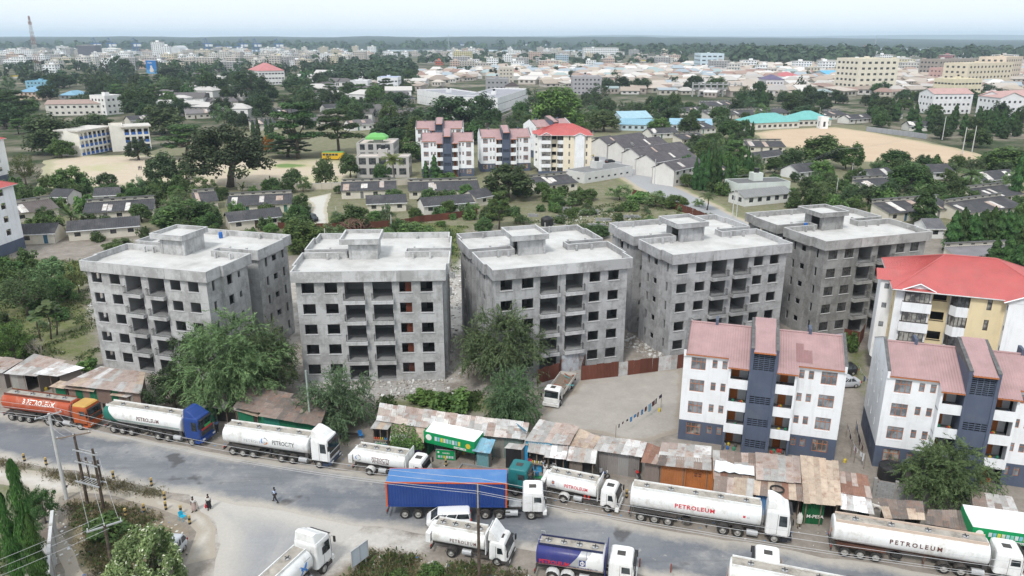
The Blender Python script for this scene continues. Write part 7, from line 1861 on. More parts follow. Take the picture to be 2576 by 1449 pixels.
person('boy in a blue shirt under the patched roof by the long tanker, left',1850,1258,3.,(.15,.3,.55),(.05,.05,.1),.1,ST,h=1.4)
person('boy in a blue shirt under the patched roof by the long tanker, right',1876,1262,3.,(.15,.3,.55),(.05,.05,.1),.1,ST,h=1.4)
for k,(X,Y,c,d) in enumerate(((1510,419,(.5,.05,.05),'in red on the street'),(1520,428,(.05,.2,.6),'in bright blue on the street'),(1535,436,(.45,.08,.12),'in crimson on the street, left of two'),(1541,436,(.15,.15,.2),'in dark clothes on the street, right of two'),(1588,432,(.1,.1,.15),'beside the terrace houses'),(1600,424,(.4,.1,.1),'in red near the terrace corner'),(1492,398,(.6,.45,.02),'in yellow at the street junction'),(995,509,(.1,.1,.12),'by the bungalow fence'))):
 person('far off person %s'%d,X,Y,R.uniform(0,6),c,(.04,.04,.06),.5)
for k in range(10):
 X,Y=[(352,427),(356,427),(349,428),(671,462),(676,466),(682,459),(668,458),(679,452),(703,459),(673,470)][k]
 person('pupil in dark uniform standing in the %s group on the sandy school field'%('left' if k<3 else 'right'),X,Y,R.uniform(0,6),(.03,.04,.09),(.03,.03,.05),.2,ST,h=1.45,group='pupils in the %s group on the school field'%('left' if k<3 else 'right'))
# goat by the block wall
g=thing('goat','white goat standing in the littered corner beside the cement block wall','goat',(*at(2204,1285),0),2.8)
V=[(0,0,.55),(.28,0,.58),(.42,0,.72),(.52,0,.80),(.64,0,.74),(-.3,0,.57),(-.38,0,.62)];E=[(0,1),(1,2),(2,3),(3,4),(0,5),(5,6)];Rr=[.15,.14,.075,.075,.04,.14,.03]
for x,b in ((.26,1),(-.28,5)):
 for s in (-1,1):
  i=len(V);V+=[(x,.08*s,.40),(x+(.03 if b==1 else-.07),.09*s,.22),(x+.0,.09*s,.02)];E+=[(b,i),(i,i+1),(i+1,i+2)];Rr+=[.06,.035,.03]
put('body',skin_mesh('body',V,E,Rr,cm((.68,.66,.62),'goat_hair')),g)
MB().tube([(.5,.06,.84),(.44,.10,.98)],[.02,.006],5).tube([(.5,-.06,.84),(.44,-.10,.98)],[.02,.006],5).B('horn',M['wood'],g)
# ================================================================== VEGETATION
def unit(n,r=NR):v=r.normal(size=(n,3));return v/np.linalg.norm(v,axis=1)[:,None]
def leaf_quads(pos,nrm,Ln,Wd,axis=None):
 n=len(pos);nrm=nrm/np.linalg.norm(nrm,axis=1)[:,None]
 if axis is None:
  a=np.cross(nrm,unit(n))
 else:a=axis
 a=a/(np.linalg.norm(a,axis=1)[:,None]+1e-9);b=np.cross(nrm,a);b /= (np.linalg.norm(b,axis=1)[:,None]+1e-9)
 k=NR.uniform(.7,1.3,n)[:,None];Ln=Ln*k;Wd=Wd*k
 V=np.stack([pos-a*Ln/2,pos+b*Wd/2,pos+a*Ln/2,pos-b*Wd/2],1).reshape(-1,3)
 return V
def quads_mesh(name,V,m_):
 return raw_mesh(name,V,np.arange(len(V)).reshape(-1,4),m_)
def clump_crown(C,rad,n,L_,W_,up=.5,flat=1.):
 C=np.asarray(C);k=len(C);i=NR.randint(0,k,n);u=unit(n);r=np.asarray(rad)[i]*NR.uniform(.0,1,n)**.42
 pos=C[i]+u*r[:,None]*np.array([1,1,flat]);nr=u*.7+unit(n)*.7+np.array([0,0,up])
 return leaf_quads(pos,nr,L_,W_)
def trunk_mesh(limbs,H,r0,hf,bend=.3):
 mb=MB();R_=random.Random(int(H*100)+len(limbs))
 f=Vector((R_.uniform(-bend,bend),R_.uniform(-bend,bend),hf));mb.tube([(0,0,-.1),(f.x*.3,f.y*.3,hf*.5),f],[r0*1.25,r0,r0*.8],7)
 for c in limbs:
  c=Vector(c);m=f.lerp(c,.5)+Vector((0,0,-.08*H*R_.random()));mb.tube([f-Vector((0,0,.1)),m,c],[r0*.55,r0*.35,r0*.12],5)
 return mb.mesh('trunk',M['bark'],True)
PROTO={}
def proto(kind,crown,trunk,W0,H0):PROTO.setdefault(kind,[]).append((crown,trunk,W0,H0))
def shell(n,W_,z0,z1,lo=-.15,jit=.16,seed=0):
 r=np.random.RandomState(seed);u=r.normal(size=(n*4,3));u /= np.linalg.norm(u,axis=1)[:,None];u=u[u[:,2]>lo][:n]
 c=np.array([0,0,z0+(z1-z0)*(-lo)/(1-lo)]);s=np.array([W_/2,W_/2,(z1-c[2])])
 return c+u*s*(1-r.uniform(0,jit*2,len(u)))[:,None]
for sd in range(3):                                    # dense round crowns
 C=shell(46,8.2,1.6,9.0,-.45,.2,sd);C=np.vstack([C,[[0,0,5.5]]]);rad_=NR.uniform(.9,1.6,len(C))
 proto('round',quads_mesh('crown',clump_crown(C,rad_,5200,.6,.38,.7),M['leaf']),trunk_mesh(C[:7],9,.32,2.4),10,10)
 C=shell(46,8.2,1.6,9.0,-.4,.25,sd+9);C=np.vstack([C,[[0,0,5.5]]])
 proto('dark',quads_mesh('crown',clump_crown(C,NR.uniform(.8,1.7,len(C)),5000,.6,.38,.7),M['leaf_dark']),trunk_mesh(C[:7],9,.34,2.6),10,10)
for sd in range(2):                                    # wide spreading, visible limbs
 C=shell(85,13,3.4,11.8,-.42,.22,sd+20)
 proto('spread',quads_mesh('crown',clump_crown(C,NR.uniform(.8,1.7,len(C)),11000,.55,.34,.6,.9),M['leaf_dark']),trunk_mesh(C[:10],12,.55,4.2,.8),14.5,12.5)
 zs=(5.,7.,8.8,10.3);C=[]
 for z,w in zip(zs,(5.2,4.8,3.8,2.2)):
  for k in range(11):a=NR.uniform(0,2*PI);q=w*NR.uniform(.3,1)**.6;C.append((q*math.cos(a),q*math.sin(a),z-.08*q+NR.uniform(-.3,.3)))
 C=np.array(C);proto('layer',quads_mesh('crown',clump_crown(C,NR.uniform(1.1,1.9,len(C)),7500,.6,.38,1.6,.36),M['leaf']),trunk_mesh(C[::5],11,.35,4.),12,11)
 n=2600                                            # drooping columnar (ashoka)
 z=NR.uniform(.3,10,n);w=.95*np.minimum(1,(z+.6)/1.6)*np.minimum(1,(10.3-z)/5.5)**.8*(1+.22*np.sin(z*3.1+sd));a=NR.uniform(0,2*PI,n);q=w*NR.uniform(.35,1,n)**.5*(1+.25*np.sin(a*3+z*1.7))
 pos=np.stack([q*np.cos(a),q*np.sin(a),z],1);out=np.stack([np.cos(a),np.sin(a),np.full(n,.15)],1)
 ax=np.stack([np.cos(a)*.35,np.sin(a)*.35,np.full(n,-1.)],1)+unit(n)*.25
 proto('ashoka',quads_mesh('crown',leaf_quads(pos,out+unit(n)*.5,.55,.2,ax),M['leaf_ashoka']),trunk_mesh([(0,0,8)],10,.12,1.5,.05),2.3,10.2)
 C=NR.uniform(-1,1,(26,3))*np.array([2.6,2.6,4])+np.array([0,0,6])
 proto('loose',quads_mesh('crown',clump_crown(C,NR.uniform(.5,1.2,len(C)),1500,.7,.16,.2),M['leaf_dark']),trunk_mesh(C[::3],11,.25,4.),7,11)
 C=shell(16,2.6,.2,1.7,-.3,.3,sd+40)
 proto('shrub',quads_mesh('crown',clump_crown(C,NR.uniform(.35,.7,len(C)),1500,.34,.2,.6),M['leaf']),trunk_mesh(C[:4],2,.06,.5,.1),3.3,2.2)
 C=shell(26,4.6,.8,4.4,-.4,.3,sd+44)
 proto('pale',quads_mesh('crown',clump_crown(C,NR.uniform(.4,.9,len(C)),2200,.42,.14,.4),M['leaf_feather']),trunk_mesh(C[:6],5,.12,1.4),5.8,5.2)
def feather(seed,W_,H_,nspray,lo=-.35,z0=2.,strands=7,leaf=(.42,.085),nleaf=9):
 C=shell(nspray,W_*.9,z0,H_*.95,lo,.40,seed);c0=np.array([0,0,(z0+H_)*.45]);P,Nn,A=[],[],[]
 r=np.random.RandomState(seed)
 for c in C:
  o=c-c0;o=o/np.linalg.norm(o)
  for _ in range(strands):
   d=o*.8+unit(1,r)[0]*.75+np.array([0,0,.25]);d /= np.linalg.norm(d);Ls=r.uniform(.9,1.9);p=c+unit(1,r)[0]*.35
   for t in range(nleaf):
    d=d+np.array([0,0,-.13]);d /= np.linalg.norm(d);p=p+d*Ls/nleaf
    for k in (0,1):
     s=np.cross(d,unit(1,r)[0]);P.append(p+s*.08);A.append(d*.8+s*.9);Nn.append(np.array([0,0,1.])+unit(1,r)[0]*.6)
 return C,leaf_quads(np.array(P),np.array(Nn),leaf[0],leaf[1],np.array(A))
for sd,n in ((1,165),(2,180)):
 C,V=feather(sd,10,9.5,n);proto('feather',quads_mesh('crown',V,M['leaf_feather']),trunk_mesh(C[::12],9.5,.26,2.6,.5),11,10)
C,V=feather(5,9,6.5,150,-.5,.6);proto('feather_low',quads_mesh('crown',V,M['leaf_feather']),trunk_mesh(C[::10],6.5,.2,1.2,.3),10,7)
C=shell(90,9,1.2,8.4,-.5,.25,77);proto('dense_near',quads_mesh('crown',clump_crown(C,NR.uniform(.5,1.1,len(C)),11000,.30,.17,.6),M['leaf']),trunk_mesh(C[::9],9,.28,1.8),10,9)
C=shell(110,5.6,.3,3.3,-.25,.15,78);proto('flower_bush',quads_mesh('crown',clump_crown(C,NR.uniform(.3,.6,len(C)),20000,.26,.11,.8),M['leaf_flower']),trunk_mesh(C[::10],3.4,.1,.6,.1),6.4,3.8)
C=shell(70,7,1.5,7.2,-.35,.3,79);proto('thin_near',quads_mesh('crown',clump_crown(C,NR.uniform(.4,.9,len(C)),3800,.28,.14,.5),M['leaf_dark']),trunk_mesh(C[::4],8,.2,2.2,.4),8.2,8)
n=9000;z=NR.uniform(.3,12,n);w=1.5*np.minimum(1,(z+1)/2)*np.minimum(1,(12.2-z)/3.2)**.6*(1+.3*np.sin(z*2.3));a=NR.uniform(0,2*PI,n);q=w*NR.uniform(.3,1,n)**.45*(1+.25*np.sin(a*3+z*1.5));ax=np.stack([np.cos(a)*.4,np.sin(a)*.4,np.full(n,-1.)],1)+unit(n)*.3
proto('ashoka_near',quads_mesh('crown',leaf_quads(np.stack([q*np.cos(a),q*np.sin(a),z-.35*q/1.5],1),np.stack([np.cos(a),np.sin(a),np.full(n,.3)],1)+unit(n)*.5,.42,.11,ax),M['leaf_ashoka']),trunk_mesh([(0,0,10)],12,.15,1.5,.05),3.6,12.2)
def frond_tree(kind,n,Lf,H_,wdt,droop,trunk_r,m_,broad=False):
 P=[];r=np.random.RandomState(n)
 V=[]
 for k in range(n):
  a=2*PI*k/n+r.uniform(-.2,.2);el=r.uniform(.1,1.15);d=np.array([math.cos(a)*math.cos(el),math.sin(a)*math.cos(el),math.sin(el)]);p=np.array([0,0,H_]);side=np.array([-math.sin(a),math.cos(a),0]);st=9
  for t in range(st):
   d=d+np.array([0,0,-droop*(t+1)/st]);d /= np.linalg.norm(d);p2=p+d*Lf/st;w=wdt*math.sin(PI*(t+.6)/(st+.5))
   if broad:
    V+=[p-side*w*.9,p+side*w*.9,p2+side*w*.9,p2-side*w*.9]
   else:
    for s in (-1,1):
     for q in (0,.5):
      b=p+(p2-p)*q;tip=b+side*s*w+d*.25*wdt+np.array([0,0,-.35*w]);V+=[b,b+(p2-p)*.42,tip+(p2-p)*.2,tip]
   p=p2
 mb=MB().tube([(0,0,-.1),(.25,.1,H_*.5),(0,0,H_+.1)],[trunk_r*1.4,trunk_r,trunk_r*.8],7)
 proto(kind,quads_mesh('crown',np.array(V),m_),mb.mesh('trunk',M['bark'],True),2*Lf*.85,H_+Lf*.55)
frond_tree('palm',22,3.6,8.5,.75,.32,.17,M['leaf_palm']);frond_tree('banana',13,2.6,1.6,.33,.22,.16,M['leaf_palm'],True);frond_tree('papaya',14,1.1,3.2,.45,.3,.07,M['leaf_palm'],True)
r_=random.Random(3);bt=MB()
def branch(p,d,L_,rr,k):
 q=p+d*L_;bt.tube([p,q],[rr,rr*.6],4)
 if k:
  for _ in range(3):branch(q,(d+Vector((r_.uniform(-.8,.8),r_.uniform(-.8,.8),r_.uniform(-.1,.6)))).normalized(),L_*.72,rr*.6,k-1)
for _ in range(4):branch(Vector((0,0,0)),Vector((r_.uniform(-.7,.7),r_.uniform(-.7,.7),1)).normalized(),1.0,.05,4)
BARE=bt.mesh('branches',mat('bare_twigs',(.34,.30,.27),.95,.15,2))
BARE_R=BARE.copy();BARE_R.materials[0]=mat('red_twigs',(.30,.17,.14),.95,.15,2)
KN=dict(round='broadleaf_tree',dark='dark_broadleaf_tree',spread='spreading_tree',layer='umbrella_tree',ashoka='columnar_tree',loose='casuarina_tree',shrub='shrub',pale='pale_tree',feather='acacia_tree',feather_low='acacia_tree',dense_near='broadleaf_tree',flower_bush='flowering_bush',thin_near='thin_tree',ashoka_near='columnar_tree',palm='palm_tree',banana='banana_plant',papaya='papaya_tree',far='distant_tree')
def plant(kind,x,y,w,h,label,group=None,tint=(1,1,1)):
 c,t,W0,H0=R.choice(PROTO[kind]);o=thing(KN[kind],label,'shrub' if kind in ('shrub','flower_bush') else 'plant' if kind=='banana' else 'tree',(x,y,0),R.uniform(0,6.28),group)
 o.scale=(w/W0,w/W0,h/H0);put('trunk',t,o);put('crown',c,o,color=tint)
 return o
ANCH=[(*at(X,Y),t) for X,Y,t in ((120,400,'left of the blue arcaded school'),(330,360,'behind the blue arcaded school'),(190,320,'by the brown roofed hall'),(60,300,'at the left edge of the woods'),(290,300,'by the white three storey house'),(440,255,'right of the billboard'),(470,330,'behind the spreading tree'),(560,280,'below the far woods'),(690,240,'near the red roofed school'),(760,330,'by the tall umbrella tree'),(850,290,'above the yellow bus'),(950,340,'behind the green covered house'),(940,235,'by the blue and white shop'),(1060,300,'left of the courtyard building'),(1150,340,'by the rear pink roofed block'),(1300,320,'by the side lane'),(1420,290,'by the large bright tree'),(1560,350,'behind the street terraces'),(1640,310,'by the blue roofed halls'),(1760,310,'left of the teal hall'),(1870,260,'behind the teal hall'),(2000,285,'near the teal hall'),(2150,290,'behind the sports field'),(2260,300,'by the tall cream block road'),(2380,300,'by the white pink roofed blocks'),(2520,310,'at the right edge beyond the field'),
 (1780,420,'by the columnar cluster'),(1700,500,'along the street'),(1920,440,'by the twin columnar trees'),(2060,460,'near the small white house'),(2200,440,'below the sports field'),(2300,470,'round the domed tree'),(2440,450,'by the banana clump on the right'),(2560,440,'under the wide bright tree'),(1950,520,'behind the grille walled hall'),(2120,520,'above the darkest block'),(2300,520,'by the long dark rows'),(2480,530,'above the columnar screen'),
 (30,500,'at the left edge bungalows'),(130,520,'near the fluffy left bungalow'),(178,570,'by the banana plants'),(300,500,'at the school field fence'),(300,570,'among the left bungalow rows'),(465,580,'round the mango tree'),(520,500,'under the spreading tree'),(650,520,'below the field wall'),(640,580,'by the gabled bungalow'),(760,560,'beside the lane'),(930,500,'by the white patched bungalow row'),(970,545,'near the bare red shrub'),(1120,500,'below the slate tower block'),(1130,550,'by the red brown site fence'),(1280,520,'under the dark mango'),(1420,500,'near the rusty patched bungalow'),
 (20,700,'in the upper left thicket'),(120,740,'in the middle of the left thicket'),(30,850,'in the lower left thicket'),(150,860,'by the papaya trees'),(780,610,'right of the lane behind the blocks'),(900,620,'behind the second block'),(1080,610,'on the green plot by the clustered tree'),(1250,585,'by the layered tree'),(1400,570,'by the black tank'),(1500,560,'among the block stacks'),(1700,540,'at the end of the rubble plot'))]
def near(x,y):return min(ANCH,key=lambda a:(a[0]-x)**2+(a[1]-y)**2)[2]
def sized(w):return 'small ' if w<5 else 'middle sized ' if w<9 else 'large ' if w<12.5 else 'very large '
TREES=[]
def tree(kind,X,Yb,Yt,wpx,label,tint=(1,1,1),group=None):
 x,y=at(X,Yb);w=wpx*mpp(X,Yb)*(1.15 if Yb<480 and kind in ('dark','layer','spread','round') else 1);TREES.append((x,y,w/2))
 return plant(kind,x,y+w*.12,w,max(.8,height_at(y+w*.12,Yt)),label,group,tint)
G1=(1.25,1.3,1.1);G2=(1.45,1.5,1.2);D1=(.8,.8,.85);OL=(1.3,1.15,.9)
T=tree
# --- by the road
T('feather',570,1035,782,335,'large feathery green tree in front of the leftmost unfinished block',(1.05,1.1,1))
T('feather',665,1000,800,190,'feathery tree joined to the right of the large one, reaching to the second unfinished block')
T('thin_near',500,960,775,170,'thin dark tree crown behind the large feathery tree, against the grey wall')
T('dense_near',432,1035,918,150,'dark broad leaved tree over the stalls left of the brown roofed hall',(.6,.62,.75))
T('feather_low',848,1088,925,220,'drooping blue green acacia behind the white lettered tanker cab',(.85,.9,1.))
T('feather',1262,985,755,245,'big round feathery tree before the middle unfinished block')
T('feather_low',1288,1078,925,165,'low spreading acacia leaning over the shop row roof',(.75,.8,.8))
T('shrub',1140,1040,975,120,'green creeper bush on the bank behind the shop row',G1);T('shrub',1060,1020,978,90,'low bright green bush left of the creeper bank',G2);T('shrub',1250,1085,1040,110,'creeper spilling over the shop roof below the low acacia',D1)
T('feather',2385,1280,1108,265,'wide feathery tree in front of the right white block, bright green in the middle',(1.0,1.1,.95))
T('flower_bush',362,1490,1322,205,'round bush speckled with pale blossom at the bottom left',(1.25,1.25,1.2))
for X,Yb,Yt,w,d in ((98,1490,1150,74,'tallest'),(52,1490,1235,62,'cut by the left edge'),(118,1530,1290,62,'lower right')):T('ashoka_near',X,Yb,Yt,w*.72,'drooping columnar tree in the bottom left corner, %s'%d,(1.05,1.1,.85))
T('dense_near',110,1322,1222,85,'dark leafy shrub tree beside the grey garden wall, bottom left',(.75,.85,.8))
for X,Yb,Yt,w,d in ((260,1345,1300,130,'behind the flowering bush'),(1090,1450,1418,70,'at the bottom centre'),(1000,1460,1435,60,'among litter at the bottom centre left')):T('shrub',X,Yb,Yt,w,'low wild shrub on the waste plot, %s'%d,(.9,.95,.8))
# --- left vegetation beside the first block
T('dense_near',30,912,802,115,'glossy round tree at the left edge above the shacks',(1.15,1.2,.9));T('thin_near',60,800,660,170,'loose dark thicket tree at the far left',(1.2,1.3,1.1));T('pale',120,720,632,130,'pale feathery bush left of the first unfinished block',(.9,1,.9));T('pale',40,770,690,120,'bushy pale thicket against the left edge');T('pale',195,740,650,80,'sparse yellowish bush near the first unfinished block',(1.4,1.2,.9));T('round',300,640,600,95,'green bush top behind the first unfinished block',G1);T('shrub',20,880,840,80,'low bush under the thicket at the left edge')
T('dense_near',140,770,690,110,'green thicket between the pale bushes on the left');T('shrub',215,935,895,60,'green bush by the foot of the first unfinished block',G2)
for X,Yb,Yt in ((125,855,760),(140,845,770),(100,860,785),(240,720,670)):T('papaya',X,Yb,Yt,46,'slim papaya tree in the rough ground, %s'%{125:'tallest',140:'right one',100:'left one',240:'by the grey wall'}[X])
for X,Yb,Yt,w,me_,d in ((108,905,832,70,BARE,'pale leafless bush above the market shacks on the left'),(905,590,535,95,BARE_R,'reddish leafless bush behind the second unfinished block')):
 x,y=at(X,Yb);o=thing('bare_bush',d,'shrub',(x,y,0));k=w*mpp(X,Yb)/3.4;o.scale=(k,k,height_at(y,Yt)/3.6);put('branches',me_,o)
# --- behind the blocks
for q in (('round',760,640,545,130,'broad bush right of the lane behind the first two blocks',G1),('pale',830,620,560,90,'pale bush behind the second block',(1,1,1)),('round',885,578,508,95,'round green tree above the red leafless bush',(1,1,1)),('pale',975,560,508,50,'grey green bush before the gabled bungalow',(.9,.95,.95)),('round',1045,650,555,150,'round tree with light leaf clusters behind the second block roof',G1),('round',1000,585,548,46,'small round bush on the green plot',(1,1,1)),('round',1045,556,518,44,'clipped round bush by the red brown fence',G1),('round',1128,540,500,48,'bright bush in front of the white ended bungalow',G2),('layer',1256,578,480,72,'tall layered tree with hanging greenery behind the middle block',G1),('pale',1318,566,535,55,'low bush left of the black tank',(.8,.9,.8)),('round',1505,600,562,75,'dark bush between the roofs of the middle and pale blocks',D1),('round',1180,545,520,40,'bush below the bungalow with the white end wall',(1,1,1)),('round',1215,590,545,60,'bushy growth left of the layered tree',(1,1,1)),('round',740,600,560,60,'garden bush beside the lane',(1,1,1)),('round',680,590,560,45,'garden bush before the gabled bungalow',G2),('palm',1780,530,485,50,'short palm beside the street fence',(1,1,1)),('shrub',1000,600,580,45,'grass clump on the green plot',G2)):T(*q)
for k,(X,Yb,w) in enumerate(((1560,505,80),(1610,512,70),(1650,520,90),(1700,525,70),(1590,530,60),(1480,505,60),(1440,520,50),(1760,520,40),(1400,500,60))):T(R.choice(['round','pale','shrub']),X,Yb,Yb-w*.55,w,'wild bush on the rubble plot along the street fence, %s'%['first from left','second','widest','by the bend','front','near the hall','below the hall','by the fence end','near the rusty bungalow'][k],R.choice([(1,1,1),G1,G2]))
T('round',465,585,500,165,'dense round mango tree above the first unfinished block roof',(.95,1.05,.9));T('banana',178,575,520,75,'clump of banana plants between the bungalow rows',(1.1,1.2,1));T('banana',610,490,462,40,'banana plants at the school field wall')
T('dark',1278,505,403,150,'big dark mango tree in front of the slate and white blocks',(1.05,1,.9))
# --- school field and the trees round it
for q in (('spread',570,475,308,205,'huge dark spreading tree with a forked trunk at the school field',(.95,.9,.95)),('layer',745,402,255,128,'tall umbrella shaped tree behind the school field',(.65,.75,.7)),('layer',850,388,272,105,'tall layered tree left of the green covered house',(.7,.8,.7)),('layer',465,402,312,120,'flat crowned green tree behind the spreading tree',(.85,.95,.85)),('dark',405,472,371,88,'grey green tree on the left half of the school field',(1.4,1.4,1.5)),('dark',467,452,400,52,'small tree right of the grey green one',(1.2,1.2,1)),('round',172,487,415,100,'rounded green tree at the left end of the school field',G1),('dark',268,474,430,54,'small bushy tree below the school field',(1,1.1,1)),('dark',345,403,342,64,'dark round tree in front of the right school wing',(.9,.95,.95)),('dark',405,338,262,118,'broad olive tree above the school roof',(1.25,1.15,1)),('round',345,294,212,84,'tall dense tree right of the white three storey house',(.7,.75,.75)),('layer',30,312,226,95,'dark layered tree at the left edge',(.6,.68,.68)),('dark',125,388,280,140,'dark bushy tree left of the school',(1.2,1.2,1.1)),('round',150,398,345,66,'bright tree before the blank school end',G1),('thin_near',60,468,372,85,'thin open tree with autumn leaves at the left of the field',(1.6,1.3,1)),('layer',720,398,350,115,'low flat tree under the umbrella tree',(.8,.85,.7)),('round',235,328,283,84,'green tree clump behind the school roof left',(1,1,1)),('round',530,252,174,62,'tall dark tree among the far roofs left',(.6,.65,.7)),('spread',627,258,174,98,'wide dark tree before the red roofed school',(.9,.9,1)),('round',573,256,212,38,'round tree left of the wide dark one',(.8,.85,.85)),('dark',745,242,182,78,'dark tree right of the red roofed school',(.95,1,1)),('dark',772,264,224,54,'lower dark tree right of the red roofed school',(.9,.95,1)),('round',122,254,207,54,'dark round tree before the blue roofed building',(.65,.7,.75)),('round',158,220,182,56,'round tree behind the light blue building',(.65,.7,.75)),('round',302,190,138,54,'tall round tree below the white town blocks',(.55,.62,.7)),('dark',420,205,165,70,'dark tree clump right of the billboard',(.8,.85,.95)),('dark',818,470,388,58,'grey leaved tree at the right end of the field',(1.5,1.4,1.2)),('dark',735,472,418,52,'low tree on the sand below the umbrella tree',(1.2,1.2,1)),('pale',350,495,440,64,'fluffy pale tree beside the utility pole',(.9,.95,1)),('pale',508,498,435,85,'fluffy yellow green tree under the spreading tree',(1.1,1.1,.9)),('round',675,386,337,34,'tree covered with orange blossom at the field edge',(5.,1.4,.6)),('dark',880,448,380,56,'bushy tree in front of the unfinished house',(1.1,1.2,1))):T(*q)
for k,(X,Yb,Yt) in enumerate(((638,345,300),(650,347,296),(672,348,297),(684,348,294))):T('ashoka',X,Yb,Yt,14,'slim columnar tree between the umbrella tree and the flat tree, %s'%['first','second','third','fourth'][k],D1)
# --- middle
for q in (('dark',1132,322,232,130,'broad dark tree in front of the courtyard building',(.85,.95,.9)),('dark',1212,314,228,80,'dark tree right of the broad one at the courtyard building',(.9,1,1)),('round',1408,330,206,128,'large bright green tree behind the red roofed tower',(1.3,1.35,.9)),('round',1455,332,284,68,'bright lower tree right of the large green one',(1.4,1.45,.9)),('loose',1505,277,206,78,'dark smoky casuarina right of the large bright tree',(1,1,1.2)),('loose',1340,292,214,52,'grey casuarina beside the side lane',(1.1,1.1,1.2)),('dark',1520,332,272,84,'olive brown tree above the street houses',(1.5,1.3,1)),('dark',1528,227,192,38,'small dark tree left of the grey framed building',(.9,.95,1)),('dark',1565,230,186,54,'round dark tree right of the grey framed building',(.9,1,1)),('dark',1615,232,190,58,'loose dark tree above the shanty roofs',(1,1,1.1)),('dark',920,308,254,54,'dark tree left of the courtyard building',(.8,.85,.9)),('dark',993,288,224,84,'broad dark tree below the shop building',(.8,.88,.9)),('dark',1015,348,288,104,'broad tree above the rear pink roofed block',(.9,1,.9)),('dark',1048,320,270,44,'dark tree left of the broad courtyard tree',(.8,.9,.9)),('round',1025,408,345,74,'leafy tree between the unfinished house and the slate block',(1,1.05,.9)),('round',1200,352,325,78,'low green tree between the two front slate blocks',G1),('palm',990,482,385,62,'coconut palm with a yellowing crown before the unfinished house',(1.4,1.2,.8)),('round',960,458,408,48,'dark bush beside the coconut palm',(.7,.8,.7)),('round',1658,336,293,58,'bright round tree between the blue roofed halls',G2),('shrub',1125,452,432,60,'hedge at the foot of the slate tower',G1)):T(*q)
for k,(X,Yb,Yt,w) in enumerate(((1072,450,404,16),(1093,452,387,20),(1104,450,420,18))):T('ashoka',X,Yb,Yt,w*1.2,'columnar tree in front of the slate tower of the distant block, %s'%['left','tallest','right'][k])
# --- right
for q in (('dark',1745,234,185,56,'dark round tree left of the footbridge',(.75,.82,.9)),('round',1802,236,190,58,'grey green round tree above the footbridge',(.9,.9,.85)),('dark',1905,267,197,50,'tall dark tree near the purple roofed house',(.8,.9,.95)),('round',2075,424,330,118,'large rounded tree in front of the sports field',(1,1.05,.95)),('dark',1995,428,364,64,'dark tree left of the large rounded one',(1.1,1.2,1)),('round',2145,430,354,58,'bushy tree right of the large rounded one',(1,1.1,.9)),('round',2257,428,372,80,'neat dark dome shaped tree at the sports field edge',(.62,.78,.62)),('round',2290,484,406,118,'big dome shaped tree among the right bungalows',(.75,.9,.72)),('round',2065,448,400,62,'bright yellow green tree above the small white house',G2),('layer',1848,432,352,68,'tall layered tree with light leaves left of the twin cypress',(1.1,1.25,1.1)),('round',1735,338,282,56,'dark green tree left of the teal hall',(.8,.9,.8)),('round',1840,352,296,64,'round deep green tree before the teal hall',(.75,.88,.75)),('round',1800,368,330,56,'tree above the dark roof left of the field',(.9,1,.9)),('dark',2030,297,262,74,'dark tree behind the teal hall',(.9,1,1)),('round',2460,372,320,64,'round tree beside the floodlight poles',(.9,1,.9)),('dark',2370,350,312,50,'tree at the field corner below the tall hedge',(.9,1,.9)),('round',2535,438,362,115,'wide bright tree at the right edge above the bungalows',G1),('round',2217,240,202,44,'round tree in front of the tall cream block',(.8,.9,.9)),('dark',2280,250,222,34,'dark tree right of the tall cream block',(.8,.9,1)),('shrub',2205,545,506,56,'tree in the hedge behind the darkest block',G1),('palm',2440,500,425,70,'shaggy palm by the right bungalows',(.9,.95,.8)),('palm',1872,262,215,26,'coconut palm above the footbridge',(.8,.8,.8)),('banana',2130,425,398,40,'banana clump at the sports field edge',G1),('banana',2470,420,395,60,'banana clump right of the field',G2),('shrub',2135,888,828,50,'small leafy tree behind the slate block by the brown fence',G1)):T(*q)
for k,(X,Yb,Yt,w) in enumerate(((1748,478,395,22),(1762,480,378,24),(1776,482,368,24),(1792,480,362,26),(1806,478,375,22),(1826,484,398,22),(1842,482,392,22),(1862,458,378,20),(1878,458,368,20),(1888,456,385,18),(1880,346,300,16),(1892,346,305,14),(1900,275,225,16),(1916,275,222,18),(1928,275,226,14),(1948,478,440,18),(2553,505,380,34))):T('ashoka',X,Yb,Yt,w*.95,'columnar tree right of the street, %s'%['cluster first','cluster second','cluster third','cluster tallest','cluster fifth','second cluster left','second cluster right','twin left','twin tall','twin right','by the teal hall, left','by the teal hall, right','by the purple roof, left','by the purple roof, middle','by the purple roof, right','lone slim one','at the right edge'][k],(.8,.85,.75))
T('ashoka',2323,568,465,62,'tall broad columnar tree behind the darkest unfinished block',(.8,.85,.75));T('ashoka',2340,560,490,34,'shorter columnar tree beside the tall broad one',(.8,.85,.75))
for k,(X,Yb,Yt,w) in enumerate(((2392,640,528,34),(2412,636,520,34),(2432,632,540,30),(2450,634,545,30),(2468,628,525,32),(2488,630,518,34),(2508,632,528,34),(2528,628,530,34),(2548,640,545,34),(2568,650,560,34),(2498,690,598,36),(2530,700,590,42),(2560,720,600,44),(2582,735,610,44),(2402,622,535,30),(2422,618,528,30),(2444,620,534,30),(2462,616,530,30),(2482,618,532,30),(2502,616,528,30),(2520,618,534,30),(2540,622,530,32),(2560,624,536,32))):T('ashoka',X,Yb,Yt,w*1.3,('columnar tree in the tall screen behind the red roof, number %s from the left'%['one','two','three','four','five','six','seven','eight','nine','ten','eleven','twelve','thirteen','fourteen'][k]) if k<14 else 'columnar tree in the back row of the screen behind the red roof, %s'%'one,two,three,four,five,six,seven,eight,nine'.split(',')[k-14],(.85,.9,.78))
